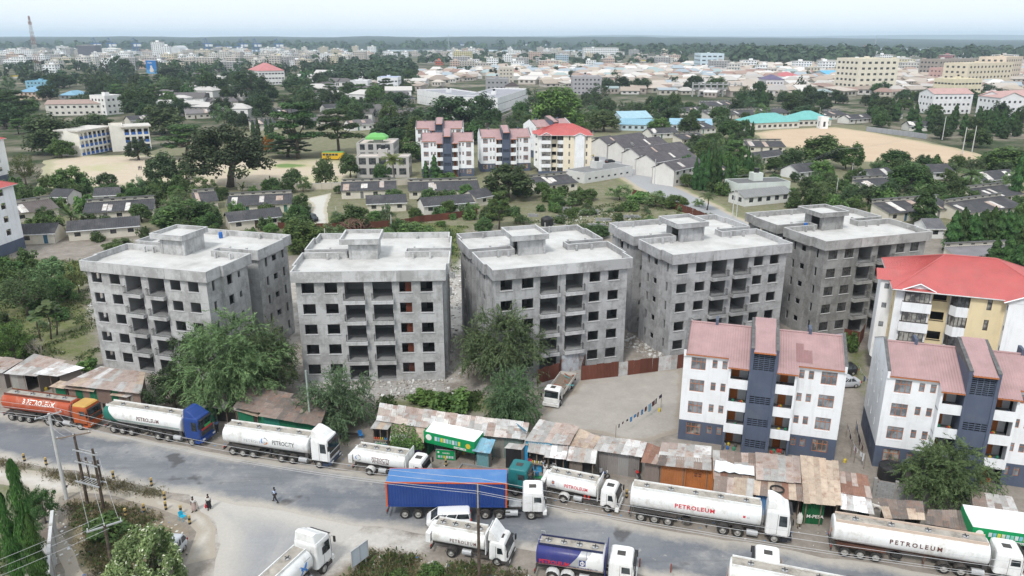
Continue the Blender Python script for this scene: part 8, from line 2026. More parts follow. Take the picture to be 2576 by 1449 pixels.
for k in range(30):
 X=R.uniform(2150,2560);Yb=R.uniform(318,350) if X>2300 else R.uniform(300,330);T('ashoka',X,Yb,Yb-R.uniform(45,68),R.uniform(18,26),'columnar tree in the long dark belt '+near(*at(X,Yb)),(.75,.8,.75),'columnar trees in the belt '+near(*at(X,Yb)))
for k in range(8):
 X=2190+k*14+R.uniform(-4,4);T('ashoka',X,268+R.uniform(-2,3),243+R.uniform(-3,4),13,'slim columnar tree along the road below the tall cream block',(.7,.76,.75),'columnar trees along the far road')
# --- scattered filling, kept off buildings, roads and fields
RECTS=[]
for o in list(COL.objects):
 if o.parent is None and o.get('category') in ('building','house','shack') and o.type=='EMPTY':
  b=[c for ch in o.children if ch.type=='MESH' for c in (ch.matrix_local @ Vector(q) for q in ch.bound_box)]
  if b:RECTS.append((o.location.x,o.location.y,o.rotation_euler.z,min(v.x for v in b)*o.scale.x,max(v.x for v in b)*o.scale.x,min(v.y for v in b)*o.scale.y,max(v.y for v in b)*o.scale.y))
NOGO=[FIELD_L,FIELD_R,STREET,LANE,YARD]+[PX(*q) for q in ([(105,292),(330,290),(330,330),(105,330)],[(45,225),(200,225),(200,275),(45,275)],[(640,214),(735,214),(735,246),(640,246)],[(350,188),(415,188),(415,214),(350,214)],[(1040,262),(1340,262),(1340,300),(1130,300),(1040,285)],[(875,222),(1010,222),(1010,240),(875,240)],[(380,385),(480,385),(480,400),(380,400)])]
def free(x,y,r_=2.):
 for bx,by,a,x0,x1,y0,y1 in RECTS:
  dx,dy=x-bx,y-by;c,s=math.cos(a),math.sin(a);u,v=dx*c+dy*s,-dx*s+dy*c
  if x0-r_<u<x1+r_ and y0-r_<v<y1+r_:return False
 for p in NOGO:
  if pip(np.array([x]),np.array([y]),p)[0] or (seg_dist(np.array([x]),np.array([y]),p)[0]<r_):return False
 return True
def scatter(poly,n,kinds,wr,hr,label,group,tints,sep=.5):
 P=PX(*poly);xs=[p[0] for p in P];ys=[p[1] for p in P];k=tr_=0
 while k<n and tr_<n*30:
  tr_+=1;x,y=R.uniform(min(xs),max(xs)),R.uniform(min(ys),max(ys))
  if not pip(np.array([x]),np.array([y]),P)[0]:continue
  w=R.uniform(*wr)
  if not free(x,y,w*.35) or any((x-a)**2+(y-b)**2<((w/2+c)*sep)**2 for a,b,c in TREES):continue
  TREES.append((x,y,w/2));kd=R.choice(kinds);k+=1
  lb=sized(w)+label[kd].split(' in ')[0].split(' between ')[0].split(' on the ')[0].split(' behind ')[0]+' '+near(x,y);plant(kd,x,y,w,w*R.uniform(*hr),lb,lb,R.choice(tints))
LK=lambda where:{k:v+' '+where for k,v in dict(round='bushy green tree',dark='dark bushy tree',layer='flat layered tree',shrub='low green shrub',pale='pale feathery bush',loose='loose dark casuarina',palm='coconut palm',ashoka='slim columnar tree',spread='wide dark tree').items()}
DT=[(.7,.75,.75),(.9,.95,.9),(.8,.9,.85),(1.1,1.1,.95)]
scatter([(0,345),(0,215),(1050,205),(1050,262),(900,320),(640,335),(380,310)],230,['round','dark','dark','dark','layer','pale'],(8,17),(.75,1.05),LK('in the wooded quarter behind the school'),'trees in the wooded quarter',DT,.34)
scatter([(900,335),(1050,250),(1500,262),(1860,280),(1900,330),(1500,345),(1000,380)],120,['round','dark','round','pale'],(6,13),(.7,1.),LK('between the courtyard building and the blue roofed halls'),'trees behind the junction',DT,.38)
scatter([(1850,300),(1850,245),(2576,255),(2640,330),(2300,335),(2150,315)],80,['round','dark','dark','pale'],(7,14),(.7,1.),LK('in the gardens around the white blocks beyond the field'),'trees beyond the sports field',DT,.5)
scatter([(1650,480),(1700,360),(1900,350),(1900,420),(2150,440),(2600,400),(2640,560),(2200,545),(1900,520)],190,['round','shrub','round','pale','dark'],(3,8),(.7,1.),LK('in the bungalow gardens on the right'),'garden greenery on the right',[(1,1,1),G1,(.85,.95,.85)],.4)
scatter([(0,640),(0,470),(480,478),(860,480),(880,505),(780,540),(780,590),(560,610),(370,610)],105,['round','shrub','round','pale'],(3,7),(.7,1.),LK('in the bungalow gardens on the left'),'garden greenery on the left',[(1,1,1),G1,(.85,.95,.85)],.5)
scatter([(880,505),(900,480),(1460,485),(1480,520),(1300,560),(1100,560)],40,['round','shrub','shrub'],(2.5,5.5),(.7,1.),LK('in the bungalow gardens in the middle'),'garden greenery in the middle',[(1,1,1),G1],.5)
scatter([(-40,900),(-40,650),(200,665),(220,760),(150,850),(60,930)],34,['shrub','pale','shrub'],(2.,5),(.6,.9),LK('in the thicket left of the first unfinished block'),'thicket on the left',[(1,1,1),G1,(.85,.95,.85)],.4)
scatter([(700,650),(860,545),(1150,570),(1140,650),(1000,660)],42,['shrub','pale','round'],(1.8,4.5),(.5,.8),LK('on the green plot behind the second unfinished block'),'shrubs on the green plot',[G1,G2,(1,1,1)],.5)
scatter([(1170,570),(1330,560),(1560,500),(1800,540),(1740,565),(1500,595),(1400,565)],26,['shrub','pale','shrub'],(1.8,4.2),(.5,.8),LK('on the rubble plot behind the middle blocks'),'shrubs on the rubble plot',[G1,(1,1,1)],.5)
# ================================================================== THE FAR TOWN
C,V=None,None
for sd in range(3):
 C=shell(16,8,1.5,9,-.3,.25,sd+60);proto('far',quads_mesh('crown',clump_crown(C,NR.uniform(1.2,2.2,len(C)),260,1.5,1.1,.6),M['leaf_dark']),trunk_mesh(C[:3],9,.35,2.4),10.5,10)
# shanty roofs: a few house prototypes, 300 as things, the rest in one mass
HM={}
def far_house(label,x,y,rz,w,d,h,c,wc,kind,group):
 o=thing('small_house',label,'house',(x,y,0),rz,group)
 if kind not in HM:
  if kind=='hip':rf=MB().add([(-.05,-.05,0),(1.05,-.05,0),(1.05,1.05,0),(-.05,1.05,0),(.3,.5,1),(.7,.5,1)],[(0,1,5,4),(2,3,4,5),(1,2,5),(3,0,4),(3,2,1,0)])
  elif kind=='gable':rf=MB().add([(-.04,-.05,0),(1.04,-.05,0),(1.04,1.05,0),(-.04,1.05,0),(-.04,.5,1),(1.04,.5,1)],[(0,1,5,4),(2,3,4,5),(1,2,5),(3,0,4),(3,2,1,0)])
  else:rf=MB().add([(-.04,-.05,0),(1.04,-.05,0),(1.04,1.05,.6),(-.04,1.05,.6),(-.04,-.05,.1),(1.04,-.05,.1),(1.04,1.05,.7),(-.04,1.05,.7)],[(3,2,1,0),(4,5,6,7),(0,1,5,4),(1,2,6,5),(2,3,7,6),(3,0,4,7)])
  wl=MB().box(0,1,0,1,0,1);op=MB()
  for u in (.12,.42,.72):op.quad((u,-.004,.35),(u+.14,-.004,.35),(u+.14,-.004,.8),(u,-.004,.8))
  HM[kind]=(rf.mesh('roof',M['roof_far']),wl.mesh('walls',M['wall_far']),op.mesh('openings',M['hole']))
 rf,wl,op=HM[kind]
 a=put('walls',wl,o,color=wc);a.scale=(w,d,h);b=put('roof',rf,o,(0,0,h),color=c);b.scale=(w,d,min(w,d)*R.uniform(.2,.3));e=put('openings',op,o);e.scale=(w,d,h);e['kind']='stuff'
 return o
M['roof_far']=mat('far_tin_roof',(1,1,1),.7,.14,.12,tint=True);M['wall_far']=mat('far_wall',(1,1,1),.85,.1,.3,tint=True)
ROOFC=[(.46,.40,.35),(.52,.47,.42),(.40,.33,.28),(.58,.55,.52),(.34,.25,.21),(.30,.20,.17),(.62,.60,.58),(.45,.42,.40),(.40,.34,.28),(.33,.38,.42),(.32,.39,.39)]
spots=[]
P=PX((930,264),(930,205),(1050,182),(1500,168),(2000,165),(2640,165),(2700,262),(2300,240),(1900,250),(1500,235),(1200,200),(1040,225));xs=[p[0] for p in P];ys=[p[1] for p in P]
rr=random.Random(21);tries=0
grid={}
while len(spots)<1050 and tries<40000:
 tries+=1;t=rr.random()**1.2;x,y=rr.uniform(min(xs),max(xs)),min(ys)+(max(ys)-min(ys))*t
 if not pip(np.array([x]),np.array([y]),P)[0] or not free(x,y,4):continue
 w=rr.uniform(9,19);g=(int(x//22),int(y//22))
 if any(abs(x-a)+abs(y-b)<(w+c)*.62 for i in (-1,0,1) for j in (-1,0,1) for a,b,c in grid.get((g[0]+i,g[1]+j),())):continue
 grid.setdefault(g,[]).append((x,y,w));spots.append((x,y,w))
spots.sort(key=lambda s:s[1])
SHZ=[(*at(X,215),t) for X,t in ((980,'by the blue and white shop'),(1150,'behind the courtyard building'),(1280,'by the tall narrow cream house'),(1400,'left of the grey framed building'),(1560,'right of the grey framed building'),(1700,'by the pale blue office'),(1850,'by the footbridge'),(1950,'by the purple roof'),(2060,'right of the purple roof'),(2200,'before the tall cream block'),(2330,'right of the tall cream block'),(2480,'by the long cream block'))]
RN={0:'tan',1:'pale tan',2:'brown',3:'light grey',4:'dark brown',5:'rusty',6:'whitish',7:'grey',8:'dull brown',9:'pale blue',10:'pale green'}
for k,(x,y,w) in enumerate(spots[:300]):
 ci=rr.choices(range(11),[6,6,5,5,3,2,5,4,4,1.5,1.2])[0];kd=rr.choice(['gable','hip','shed']);lb='%shouse with a %s %s tin roof %s'%(sized(w-3),RN[ci],dict(gable='gabled',hip='hipped',shed='sloping')[kd],min(SHZ,key=lambda a:abs(a[0]/a[1]-x/y))[2]);far_house(lb,x,y,rr.uniform(-.7,.7),w,w*rr.uniform(.6,.95),rr.uniform(2.8,4.6),(lambda k:tuple(v*k for v in ROOFC[ci]))(rr.uniform(.75,1.05)),rr.choice([(.5,.46,.42),(.6,.58,.56),(.38,.33,.3),(.45,.42,.36)]),kd,lb)
def islandmat(name,ramp_cols,rough=.8):
 m=NT(name);g=m.n('NewGeometry');r_=m.n('ValToRGB');r_.color_ramp.interpolation='CONSTANT'
 e=r_.color_ramp.elements
 while len(e)<len(ramp_cols):e.new(1)
 for i,c in enumerate(ramp_cols):e[i].position=i/len(ramp_cols);e[i].color=(*c,1)
 m.l(g.outputs['Random Per Island'],r_.inputs[0]);return m.done(r_.outputs[0],rough,0,.2)
mb=MB();mw=MB()
for x,y,w in spots[300:]:
 d=w*rr.uniform(.6,.95);h=rr.uniform(2.8,4.6);a=rr.uniform(-.7,.7);rz=min(w,d)*.25;T_=Matrix.Translation((x,y,0)) @ Matrix.Rotation(a,4,'Z')
 mb.add([T_ @ Vector(p) for p in ((0,0,h),(w,0,h),(w,d,h),(0,d,h),(w*.15,d/2,h+rz),(w*.85,d/2,h+rz))],[(0,1,5,4),(2,3,4,5),(1,2,5),(3,0,4)])
 mw.add([T_ @ Vector(p) for p in ((.3,.3,0),(w-.3,.3,0),(w-.3,d-.3,0),(.3,d-.3,0),(.3,.3,h+.05),(w-.3,.3,h+.05),(w-.3,d-.3,h+.05),(.3,d-.3,h+.05))],[(0,1,5,4),(1,2,6,5),(2,3,7,6),(3,0,4,7)])
o=tag(mb.B('shanty_roofs',islandmat('mixed_tin',ROOFC)),'mass of small tin roofs filling the far part of the shanty quarter','roofs',kind='stuff')
tag(mw.B('shanty_walls',islandmat('mixed_wall',[(.5,.46,.42),(.6,.58,.56),(.38,.33,.3)])),'mass of small house walls in the far part of the shanty quarter','walls',kind='stuff')
P=PX((350,300),(420,205),(1040,200),(1040,262),(900,310),(700,330));xs=[p[0] for p in P];ys=[p[1] for p in P];k=0
for t in range(4000):
 x,y=rr.uniform(min(xs),max(xs)),rr.uniform(min(ys),max(ys))
 if k>44 or not pip(np.array([x]),np.array([y]),P)[0] or not free(x,y,5):continue
 w=rr.uniform(10,20);k+=1;pale=rr.random()<.6;lb='small white walled house with a %s roof %s'%('pale' if pale else 'dark',near(x,y));far_house(lb,x,y,rr.uniform(-.3,.3),w,w*.6,rr.uniform(5,8.5),(.5,.48,.46) if pale else (.12,.11,.11),(.72,.71,.70),rr.choice(['gable','hip']),lb)
TZ=[(*at(X,Y),t) for X,Y,t in ((40,200,'by the lattice mast'),(160,185,'right of the mast'),(280,180,'left of the billboard'),(420,185,'right of the billboard'),(560,185,'by the grey office'),(680,180,'behind the red roofed school'),(780,190,'right of the red roofed school'),(900,190,'left of the shanty roofs'),(1010,180,'by the orange block'),(1200,190,'by the yellow cream block'),(1400,190,'by the low white block'),(1600,195,'by the stadium wall'),(1750,190,'by the pale blue office'),(1900,205,'by the purple roof'),(2080,200,'by the bright blue shed'),(2250,200,'by the tall cream block'),(2420,190,'by the brown grey block'),(2580,190,'at the right edge'))]
# town blocks
def far_block(label,X0,X1,Yb,Yt,c,group=None,roofc=None,name='town_building',dp=.7,win=True):
 x0,y0=at(X0,Yb);x1,_=at(X1,Yb);w=x1-x0;h=height_at(y0,Yt);d=max(10,w*dp)
 o=thing(name,label,'building',(x0,y0,0),0,group)
 MB().box(0,w,0,d,0,h).B('walls',M['wall_far'],o).color=(*c,1)
 n=max(1,round(h/3.6));k=max(2,round(w/4));wn=MB()
 if win:
  for i in range(k):
   for j in range(n):wn.quad((w*(i+.2)/k,-.06,h*(j+.35)/n),(w*(i+.75)/k,-.06,h*(j+.35)/n),(w*(i+.75)/k,-.06,h*(j+.8)/n),(w*(i+.2)/k,-.06,h*(j+.8)/n))
  for s in (-.06,w+.06):
   for i in range(max(1,k//2)):
    for j in range(n):wn.quad((s,d*(i+.25)*2/k,h*(j+.35)/n),(s,d*(i+.7)*2/k,h*(j+.35)/n),(s,d*(i+.7)*2/k,h*(j+.8)/n),(s,d*(i+.25)*2/k,h*(j+.8)/n))
  b=wn.B('windows',M['glass_far'],o);b['kind']='stuff'
  sl=MB()
  for j in range(1,n):sl.box(-.4,w+.4,-.5,.0,h*j/n-.15,h*j/n+.15)
  if n>1:sl.B('floor_bands',M['wall_far'],o).color=(*[v*.85 for v in c],1)
 MB().box(-.3,w+.3,-.3,d+.3,h,h+.5).B('roof',M['roof_far'],o).color=(*(roofc or (.5,.48,.45)),1)
 hr=rr.uniform(1.5,3);u=rr.uniform(.1,.6)*w;MB().box(u,u+min(5,w*.3),d*.3,d*.3+4,h+.5,h+.5+hr).B('roof_room',M['wall_far'],o).color=(*c,1)
 RECTS.append((x0,y0,0,-2,w+2,-2,d+2))
 return o
M['glass_far']=mat('far_window',(.11,.12,.13),.4,.2,.2,spec=.4)
W_=(.80,.81,.82);Gy=(.40,.39,.39);Cr=(.60,.54,.42);Pk=(.55,.42,.36);Dk=(.14,.14,.17);Bl=(.42,.52,.60);Ye=(.62,.56,.34)
FB=[('white twelve storey tower on the left skyline',386,412,157,106,W_),('white stepped wing of the tall tower',412,430,157,116,W_),('dark slate block on the left skyline',198,243,145,114,Dk),('white block below the dark slate one',236,285,163,136,W_),('white building right of the mast foot',110,142,190,163,W_),('yellow cream block in the centre of the town',1141,1188,158,129,Ye),('white block behind the yellow one',1178,1195,148,121,W_),('long white block on the right of the centre',1470,1555,148,121,W_),('blue grey block with many windows left of the long white one',1398,1430,158,138,Bl),('low white block in the centre',1278,1310,144,127,W_),('pink grey block before the long white one',1330,1362,152,131,Pk),('white block far right of centre',2172,2217,150,130,W_),('yellow green block on the right',2028,2060,160,144,Ye),('dark grey block on the right skyline',2062,2100,145,125,Gy),('cream yellow block on the right',2238,2300,172,149,(.64,.58,.40)),('brown striped block on the right',2308,2342,168,150,(.36,.28,.25)),('maroon block on the far right',2370,2398,160,138,(.36,.16,.17)),('white block at the far right edge',2512,2560,155,138,W_),('white blank block right of centre',2212,2244,158,138,W_),('white block with balconies under the dark one',300,345,152,130,W_),('cream block near the left port sheds',490,530,146,126,Cr),('pinkish block left of the port cranes',565,605,150,132,(.58,.50,.46)),('white block beneath the port cranes',655,708,140,121,W_),('yellow block with blue windows left of centre',690,712,160,140,Ye),('cream block left of the wooded quarter',828,850,168,141,Cr),('white small block with ledges, town centre left',900,925,140,127,W_),('white towers in the centre left',925,945,138,117,W_),('orange block at the yellow cream block',1095,1115,164,152,(.55,.14,.08)),('white wide block below the yellow cream one',1160,1205,165,150,W_),('white block on the left town edge',0,36,150,129,W_),('white long block left of the mast',36,85,150,125,W_),('grey block left of the mast',0,45,162,140,Gy),('tan block in front of the mast',130,180,162,145,Cr),('white low block right of the mast',140,168,152,136,W_),('long grey office with dark roof in the trees, left town',545,600,180,156,Gy),('white house row in the left town middle',476,520,160,146,W_),('pale green block far right',2380,2420,170,150,(.5,.56,.5))]
for l,a,b,yb,yt,c in FB:far_block(l,a,b,yb,yt,c)
for l,a,b,yb,yt,c in (('white domed port shed behind the dark slate block',245,285,135,121,(.62,.62,.60)),('grey domed port shed by the white tower',430,455,136,115,(.55,.56,.57)),('brown port shed under the cranes',535,575,136,126,(.42,.36,.33)),('grey port shed under the cranes',575,610,134,122,(.5,.5,.5))):
 x0,y0=at(a,yb);x1,_=at(b,yb);w=x1-x0;h=height_at(y0,yt);o=thing('port_shed',l,'warehouse',(x0,y0,0));mb=MB();n=12
 mb.loft([[(w/2-w/2*math.cos(PI*i/n),dd,h*math.sin(PI*i/n)**.8) for i in range(n+1)] for dd in (0,60)]);mb.B('vault',M['roof_far'],o).color=(*c,1)
TOWNC=[W_,W_,(.60,.58,.54),Gy,Cr,(.52,.48,.44),Pk,(.66,.64,.60),(.50,.46,.42)];TN=['white','white','pale','grey','cream','greyish tan','pinkish','pale cream','tan']
zones=[([(-20,175),(-20,131),(900,129),(930,150),(850,168),(500,178)],170,'left part of the far town',(14,30),(8,20)),([(930,150),(930,131),(1700,130),(1700,166),(1200,176)],85,'middle of the far town',(14,30),(7,16)),([(1750,190),(1850,145),(2640,138),(2640,190)],60,'right part of the far town',(14,28),(7,15))]
for poly,n,where,wr,hr in zones:
 P=PX(*poly);xs=[p[0] for p in P];ys=[p[1] for p in P];k=t=0
 while k<n and t<6000:
  t+=1;yy=rr.uniform(128,192);XX=rr.uniform(-20,2640);x,y=at(XX,yy)
  if not pip(np.array([x]),np.array([y]),P)[0] or not free(x,y,10) or not free(x+15,y,8):continue
  w=rr.uniform(*wr);hh=rr.uniform(*hr);ci=rr.randrange(9);s=F_PX/(y*_c+CAM_H*_s)
  b=far_block(lb := '%s %s flat roofed town block %s'%('tall' if hh>12 else 'low' if hh<9 else 'mid height',TN[ci],min(TZ,key=lambda a:abs(a[0]/a[1]-x/y))[2]),XX,XX+w*s,yy,yy-hh*s*.97,TOWNC[ci],lb);k+=1
# trees of the far town: nearest and largest as things, the ridge woods as masses
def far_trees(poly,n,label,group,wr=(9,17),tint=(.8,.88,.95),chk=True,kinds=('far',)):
 P=PX(*poly);Xs=[p[0] for p in poly];Ys=[p[1] for p in poly];k=t=0
 while k<n and t<n*25:
  t+=1;x,y=at(R.uniform(min(Xs),max(Xs)),R.uniform(min(Ys),max(Ys)))
  if not pip(np.array([x]),np.array([y]),P)[0] or (chk and not free(x,y,3)):continue
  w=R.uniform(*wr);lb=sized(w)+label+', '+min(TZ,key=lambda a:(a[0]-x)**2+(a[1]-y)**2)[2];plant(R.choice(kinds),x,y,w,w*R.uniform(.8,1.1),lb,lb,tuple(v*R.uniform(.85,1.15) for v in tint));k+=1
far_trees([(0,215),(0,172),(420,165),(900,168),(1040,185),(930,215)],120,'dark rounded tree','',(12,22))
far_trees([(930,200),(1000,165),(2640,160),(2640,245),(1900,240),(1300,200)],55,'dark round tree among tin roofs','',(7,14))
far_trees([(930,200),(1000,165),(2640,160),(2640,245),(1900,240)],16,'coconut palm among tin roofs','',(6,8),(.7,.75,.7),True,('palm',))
C=shell(14,8,1.5,9,-.3,.25,91)
def tree_mass(name,polys,n,label,wr,nl=26,tall=1.):
 P=[(PX(*p),p) for p in polys];V=[]
 for i in range(n):
  P_,p=P[i%len(P)];Xs=[q[0] for q in p];Ys=[q[1] for q in p]
  for _ in range(20):
   x,y=at(R.uniform(min(Xs),max(Xs)),R.uniform(min(Ys),max(Ys)))
   if pip(np.array([x]),np.array([y]),P_)[0]:break
  else:continue
  w=R.uniform(*wr);h=w*R.uniform(.6,1.)*tall;u=unit(nl);u[:,2]=np.abs(u[:,2])*1.1-.15
  pos=np.array([x,y,h*.55])+u*np.array([w/2,w/2,h*.5])*NR.uniform(.7,1.05,nl)[:,None]
  V.append(leaf_quads(pos,u+unit(nl)*.4+np.array([0,0,.3]),w*.42,w*.34))
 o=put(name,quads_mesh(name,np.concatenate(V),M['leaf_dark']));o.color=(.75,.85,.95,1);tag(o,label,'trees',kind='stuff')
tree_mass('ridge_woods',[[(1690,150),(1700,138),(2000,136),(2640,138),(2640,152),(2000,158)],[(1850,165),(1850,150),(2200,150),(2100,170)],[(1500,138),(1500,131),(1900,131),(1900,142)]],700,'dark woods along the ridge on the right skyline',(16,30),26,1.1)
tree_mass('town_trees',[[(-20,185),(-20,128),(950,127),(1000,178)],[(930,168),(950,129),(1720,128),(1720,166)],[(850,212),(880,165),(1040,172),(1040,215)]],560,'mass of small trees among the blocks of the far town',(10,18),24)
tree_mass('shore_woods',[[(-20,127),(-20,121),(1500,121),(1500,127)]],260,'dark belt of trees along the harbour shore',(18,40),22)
# port cranes
def crane(label,X,Yb,Yt,mirror=1):
 x,y=at(X,Yb);h=height_at(y,Yt);o=thing('port_crane',label,'crane',(x,y,0),0,None);b=M.setdefault('crane',mat('crane_blue',(.04,.11,.28),.6,.1,.1));w=h*.34;mb=MB()
 for u in (-w/2,w/2):
  for v in (0,w*.8):mb.tube([(u,v,0),(u*.9,v,h*.62)],h*.035,4)
  mb.tube([(u,0,h*.3),(u,w*.8,h*.3)],h*.016,4)
 mb.tube([(-w/2,0,h*.34),(w/2,0,h*.34)],h*.02,4);mb.B('portal',b,o)
 MB().box(-w*.9,w*1.5,0,w*.25,h*.58,h*.64).B('girder',b,o)
 MB().tube([(w*.35*mirror,w*.1,h*.62),(-w*.05*mirror,w*.1,h)],h*.02,4).tube([(-w*.5*mirror,w*.1,h*.62),(-w*.05*mirror,w*.1,h)],h*.014,4).tube([(-w*.05*mirror,w*.1,h),(-w*.75*mirror,w*.1,h*.86)],h*.014,4).B('mast',b,o)
 MB().box(-w*.2,w*1.35,-w*.02,w*.3,h*.40,h*.56).B('machinery_house',M['wall_far'],o).color=(.62,.64,.66,1)
for k,(X,Yt) in enumerate(((241,95),(279,95),(341,95),(521,96),(549,107),(574,107),(598,108),(610,97),(644,97),(699,97))):crane('blue port crane with a white house on the left skyline, number %s from the left'%['one','two','three','four','five','six','seven','eight','nine','ten'][k],X,131,Yt)
for k,X in enumerate((1160,1182,1202,1318,1346,1372)):crane('faint blue port crane at the centre of the skyline, number %s from the left'%['one','two','three','four','five','six'][k],X,122,103)
# masts
def mast(label,X,Yb,Yt,w,cols,head=True):
 x,y=at(X,Yb);h=height_at(y,Yt);o=thing('radio_mast',label,'mast',(x,y,0));n=14
 mm=[M.setdefault('mast_r',mat('mast_red',(.33,.20,.18),.7)),M.setdefault('mast_w',mat('mast_white',(.5,.5,.5),.7)),M.setdefault('mast_g',mat('mast_grey',(.4,.42,.44),.7))]
 for i in range(n):
  z0,z1=h*i/n,h*(i+1)/n;w0,w1=w*(1-.82*i/n),w*(1-.82*(i+1)/n);mb=MB();q=[(-1,-1),(1,-1),(1,1),(-1,1)];t=w*.025
  for a in range(4):
   p0,p1=q[a],q[(a+1)%4];mb.tube([(p0[0]*w0/2,p0[1]*w0/2,z0),(p0[0]*w1/2,p0[1]*w1/2,z1)],t,4);mb.tube([(p0[0]*w0/2,p0[1]*w0/2,z0),(p1[0]*w1/2,p1[1]*w1/2,z1)],t*.6,3);mb.tube([(p1[0]*w0/2,p1[1]*w0/2,z0),(p0[0]*w1/2,p0[1]*w1/2,z1)],t*.6,3);mb.tube([(p0[0]*w1/2,p0[1]*w1/2,z1),(p1[0]*w1/2,p1[1]*w1/2,z1)],t*.6,3)
  mb.B('lattice_section',mm[(i//2)%2 if cols else 2],o)
 if head:
  for z in (.55,.62,.75,.9):
   for a in range(3):MB().box(-.25,.25,-.15,.15,-1.3,1.3).B('antenna',mm[1],o,(w*.3*math.cos(a*2.1),w*.3*math.sin(a*2.1),h*z),a*2.1)
mast('tall red and white lattice mast on the left of the photo',103,207,40,6,True)
mast('thin grey mast on the centre skyline',1129,128,88,6,False,False);mast('small grey mast right of the centre cranes',1298,124,96,6,False,False);mast('guyed mast on the right skyline',2200,128,90,5,False,False);mast('lattice tower with antennas on the right of the town',2170,152,113,8,True)
# billboard
x,y=at(384,192);h=height_at(y,152);r=thing('billboard','tall blue billboard with a seated figure in white above the trees on the left','billboard',(x,y,0));w=12.5;hb=height_at(y,185)
MB().box(-w/2,w/2,0,.6,hb,h).B('panel',mat('billboard_blue',(.02,.16,.45),.5,.05,.1),r);MB().box(-w/2,w/2,-.06,-.01,hb,hb+(h-hb)*.3).B('panel_base',mat('billboard_pale',(.08,.32,.62),.5,.05,.1),r)
MB().box(w/2+.01,w/2+2.2,0,.6,hb,h).B('side_panel',M['steel'],r);MB().tube([(0,.4,0),(0,.4,hb)],.6,8).B('post',M['galv'],r)
MB().loft([[(q*math.cos(2*PI*i/10),-.12+.04*math.sin(2*PI*i/10),zz) for i in range(10)] for q,zz in ((2.2,hb+1.5),(2.6,hb+4),(1.6,hb+6.5),(1.1,hb+7.4),(1.3,hb+8.4),(.8,hb+9.4))]).B('figure',mat('figure_white',(.6,.55,.52),.6),r)
put('lettering',sign_mesh('Hello',1.8,TXT['white'],.02),r,(-1.2,-.09,h-2.6))
# footbridge and yellow stadium line
bx,by=at(1742,243);ex,ey=at(1852,240);r=thing('footbridge','long grey railed footbridge ramp left of the purple roofed house','footbridge',(bx,by,0));L_=ex-bx
for z in (5.5,9.):MB().box(0,L_,0,3,z,z+.5).box(0,L_,-.1,.05,z+.9,z+1.1).box(0,L_,-.1,.05,z+1.6,z+1.8).B('deck',cm((.42,.42,.42),'bridge_grey'),r)
for i in range(9):MB().box(L_*i/8-.3,L_*i/8+.3,0,3,0,11).B('pier',cm((.42,.42,.42),'bridge_grey'),r)
for q in (('long yellow topped wall of the stadium on the right of the centre',1580,1692,156,151),('yellow painted wall among the trees on the far left',25,110,197,190),('yellow painted wall below the billboard trees',238,320,204,196)):
 x0,y0=at(q[1],q[3]);x1,_=at(q[2],q[3]);o=thing('painted_wall',q[0],'wall',(x0,y0,0));hh=height_at(y0,q[4]);MB().box(0,x1-x0,0,.6,0,hh*.6).B('base',cm((.5,.48,.44),'wall_render'),o);MB().box(0,x1-x0,-.02,.62,hh*.6,hh).B('band',cm((.55,.42,.06),'yellow_band'),o)
# ================================================================== GROUND COVER
def cover(name,label,polys,n,L_,W_,m_,kind='grass',color=(1,1,1),up=.2,hgt=.25,clump=5,spread=.35):
 V=[];per=[max(1,int(n*k)) for _,k in polys]
 for (p,_),m in zip(polys,per):
  P_=PX(*p);xs=[q[0] for q in P_];ys=[q[1] for q in P_];X=NR.uniform(min(xs),max(xs),m*3);Y=NR.uniform(min(ys),max(ys),m*3);ok=pip(X,Y,P_);X,Y=X[ok][:m],Y[ok][:m]
  g=bumps(X,Y,.35,4)+.6*bumps(X,Y,1.1,6);k=g>-.15;X,Y=X[k],Y[k]
  X=np.repeat(X,clump)+NR.normal(0,spread,len(X)*clump);Y=np.repeat(Y,clump)+NR.normal(0,spread,len(Y)*clump);q=len(X)
  a=unit(q);a[:,2]=np.abs(a[:,2])+.5;V.append(leaf_quads(np.stack([X,Y,NR.uniform(.02,hgt,q)],1),np.cross(a,unit(q)),L_,W_,a))
 o=put(name,quads_mesh(name,np.concatenate(V),m_));o.color=(*color,1);tag(o,label,kind,kind='stuff')
LEFTP=[(-60,960),(-60,640),(215,655),(262,925),(180,905),(60,905)];PLOT=[(262,1500),(205,1370),(165,1262),(330,1275),(470,1330),(440,1420),(330,1500)];BOT=[(840,1500),(930,1385),(1080,1405),(1300,1440),(1500,1475)];GREENP=[(700,640),(860,540),(1180,570),(1150,690),(960,650)];BANK=[(955,1000),(1200,985),(1330,1010),(1300,1050),(950,1040)];VERGE=[(-80,1140),(110,1182),(300,1212),(420,1238),(400,1252),(200,1222),(0,1172)];RUBP=[(1160,570),(1330,560),(1560,505),(1800,540),(1740,560),(1500,590),(1400,560)]
cover('weeds','green weeds and creepers on the waste ground and verges',[(LEFTP,.3),(PLOT,.035),(BOT,.07),(GREENP,.25),(BANK,.2),(RUBP,.16),([(-20,1260),(100,1250),(100,1450),(-20,1450)],.05)],9000,.38,.2,M['leaf'])
cover('dry_grass','dry straw coloured grass on the waste ground and verges',[(LEFTP,.3),(PLOT,.35),(BOT,.3),(VERGE,.25),(RUBP,.15),(GREENP,.1)],8000,.36,.06,M['leaf_dry'])
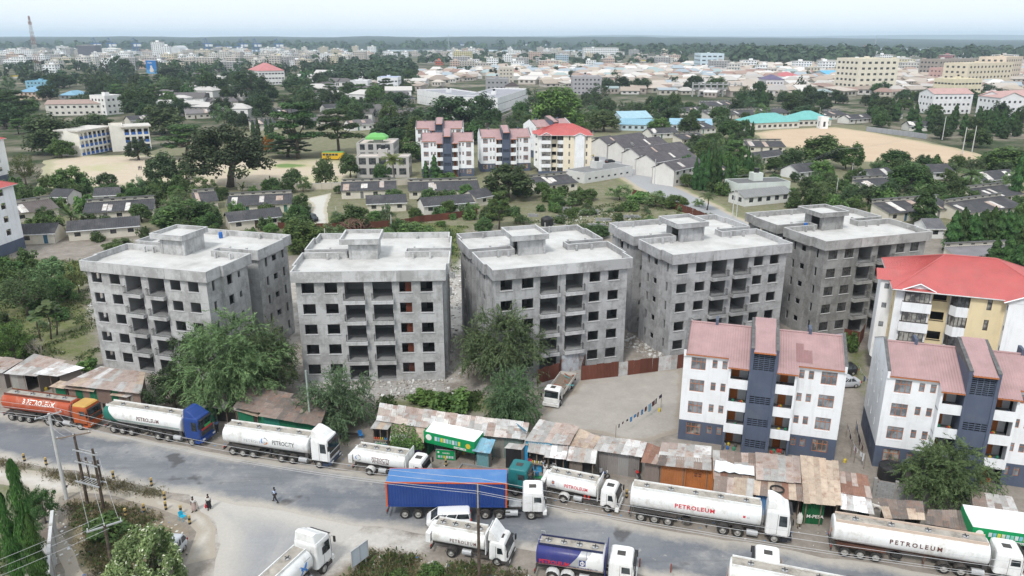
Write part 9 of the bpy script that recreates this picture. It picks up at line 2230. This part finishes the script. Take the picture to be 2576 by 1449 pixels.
def debris(name,label,polys,n,size,cols,h=.1,kind='rubble'):
 mb=MB()
 for p,k in polys:
  P_=PX(*p);xs=[q[0] for q in P_];ys=[q[1] for q in P_];m=0;t=0
  while m<n*k and t<n*30:
   t+=1;x,y=R.uniform(min(xs),max(xs)),R.uniform(min(ys),max(ys))
   if not pip(np.array([x]),np.array([y]),P_)[0]:continue
   s=R.uniform(*size);mb.cbox((x,y,s*h),(s,s*R.uniform(.4,1),s*2*h),R.uniform(0,3),0,R.uniform(-.4,.4));m+=1
 tag(mb.B(name,islandmat(name+'_mix',cols)),label,kind,kind='stuff')
debris('litter','scraps of white and coloured litter strewn over the waste plots',[(PLOT,.35),(BOT,.45),(LEFTP,.1),([(110,1300),(150,1290),(230,1470),(150,1470)],.15),([(2200,1290),(2330,1290),(2320,1240),(2210,1240)],.1)],420,(.08,.3),[(.65,.65,.66),(.5,.48,.45),(.7,.7,.68),(.12,.2,.4),(.3,.25,.2),(.6,.6,.55)],.08,'litter')
debris('rubble','broken blocks and stones scattered over the building site',[([(700,960),(740,940),(770,985),(960,1005),(1150,1000),(1110,955),(900,960)],.3),([(1115,960),(1120,700),(1165,660),(1170,960)],.3),([(1560,870),(1640,905),(1710,895),(1700,880),(1580,840)],.2),([(1370,600),(1330,555),(1560,520),(1660,565),(1560,600)],.35),([(215,800),(330,800),(320,770),(220,765)],.1)],900,(.12,.5),[(.5,.49,.47),(.40,.38,.36),(.58,.57,.55),(.33,.30,.27)],.22)
debris('kerb_rubbish','scraps and broken bits along the market side of the road',[([(0,990),(120,1000),(600,1085),(940,1130),(1300,1190),(1600,1235),(2050,1330),(2300,1390),(2100,1395),(1600,1310),(1090,1205),(550,1125),(0,1040)],1.)],420,(.06,.28),[(.5,.48,.45),(.3,.27,.24),(.62,.6,.58),(.2,.17,.15),(.15,.25,.4)],.08,'litter')
# creepers over the purple stall
V=[]
P_=[at(*q,2.5) for q in ((982,1110),(1066,1116),(1040,1078),(985,1074))]
k=1500;s=NR.uniform(0,1,k);t=NR.uniform(0,1,k)**2.2;A,B,C_,D=[np.array(p) for p in P_]
xy=(A[None]*(1-s[:,None])+B[None]*s[:,None])*(1-t[:,None])+(D[None]*(1-s[:,None])+C_[None]*s[:,None])*t[:,None]
V=leaf_quads(np.column_stack([xy,2.35+.5*t+NR.normal(0,.12,k)-.5*(t<.05)*NR.uniform(0,1.2,k)]),unit(k)+np.array([0,-.3,.6]),.22,.16)
o=put('creeper',quads_mesh('creeper',V,M['leaf']));o.color=(1.3,1.3,1.1,1);tag(o,'leafy creeper trailing over the roof edge of the purple stall','creeper',kind='stuff')
# garden wall at the bottom left with clutter behind it
boundary('grey garden wall with a pitched cap beside the columnar trees, bottom left',[(133,1500),(135,1420),(142,1335)],2.2,(.40,.39,.38))
for k,(X,Y,c) in enumerate(((78,1400,(.5,.5,.5)),(84,1440,(.6,.6,.6)),(86,1370,(.35,.3,.26)))):
 o=thing('tin_sheet_stack','leaning tin sheets behind the grey garden wall, %s'%['upper','lowest','topmost and brown'][k],'tin sheets',(*at(X,Y),0),.3*k)
 for j in range(3):put('tin_sheet',MB().box(0,1.6,0,.06,0,1.).mesh('tin_sheet',M['tint']),o,(.1*j,.15*j,.02),.08*j,c)
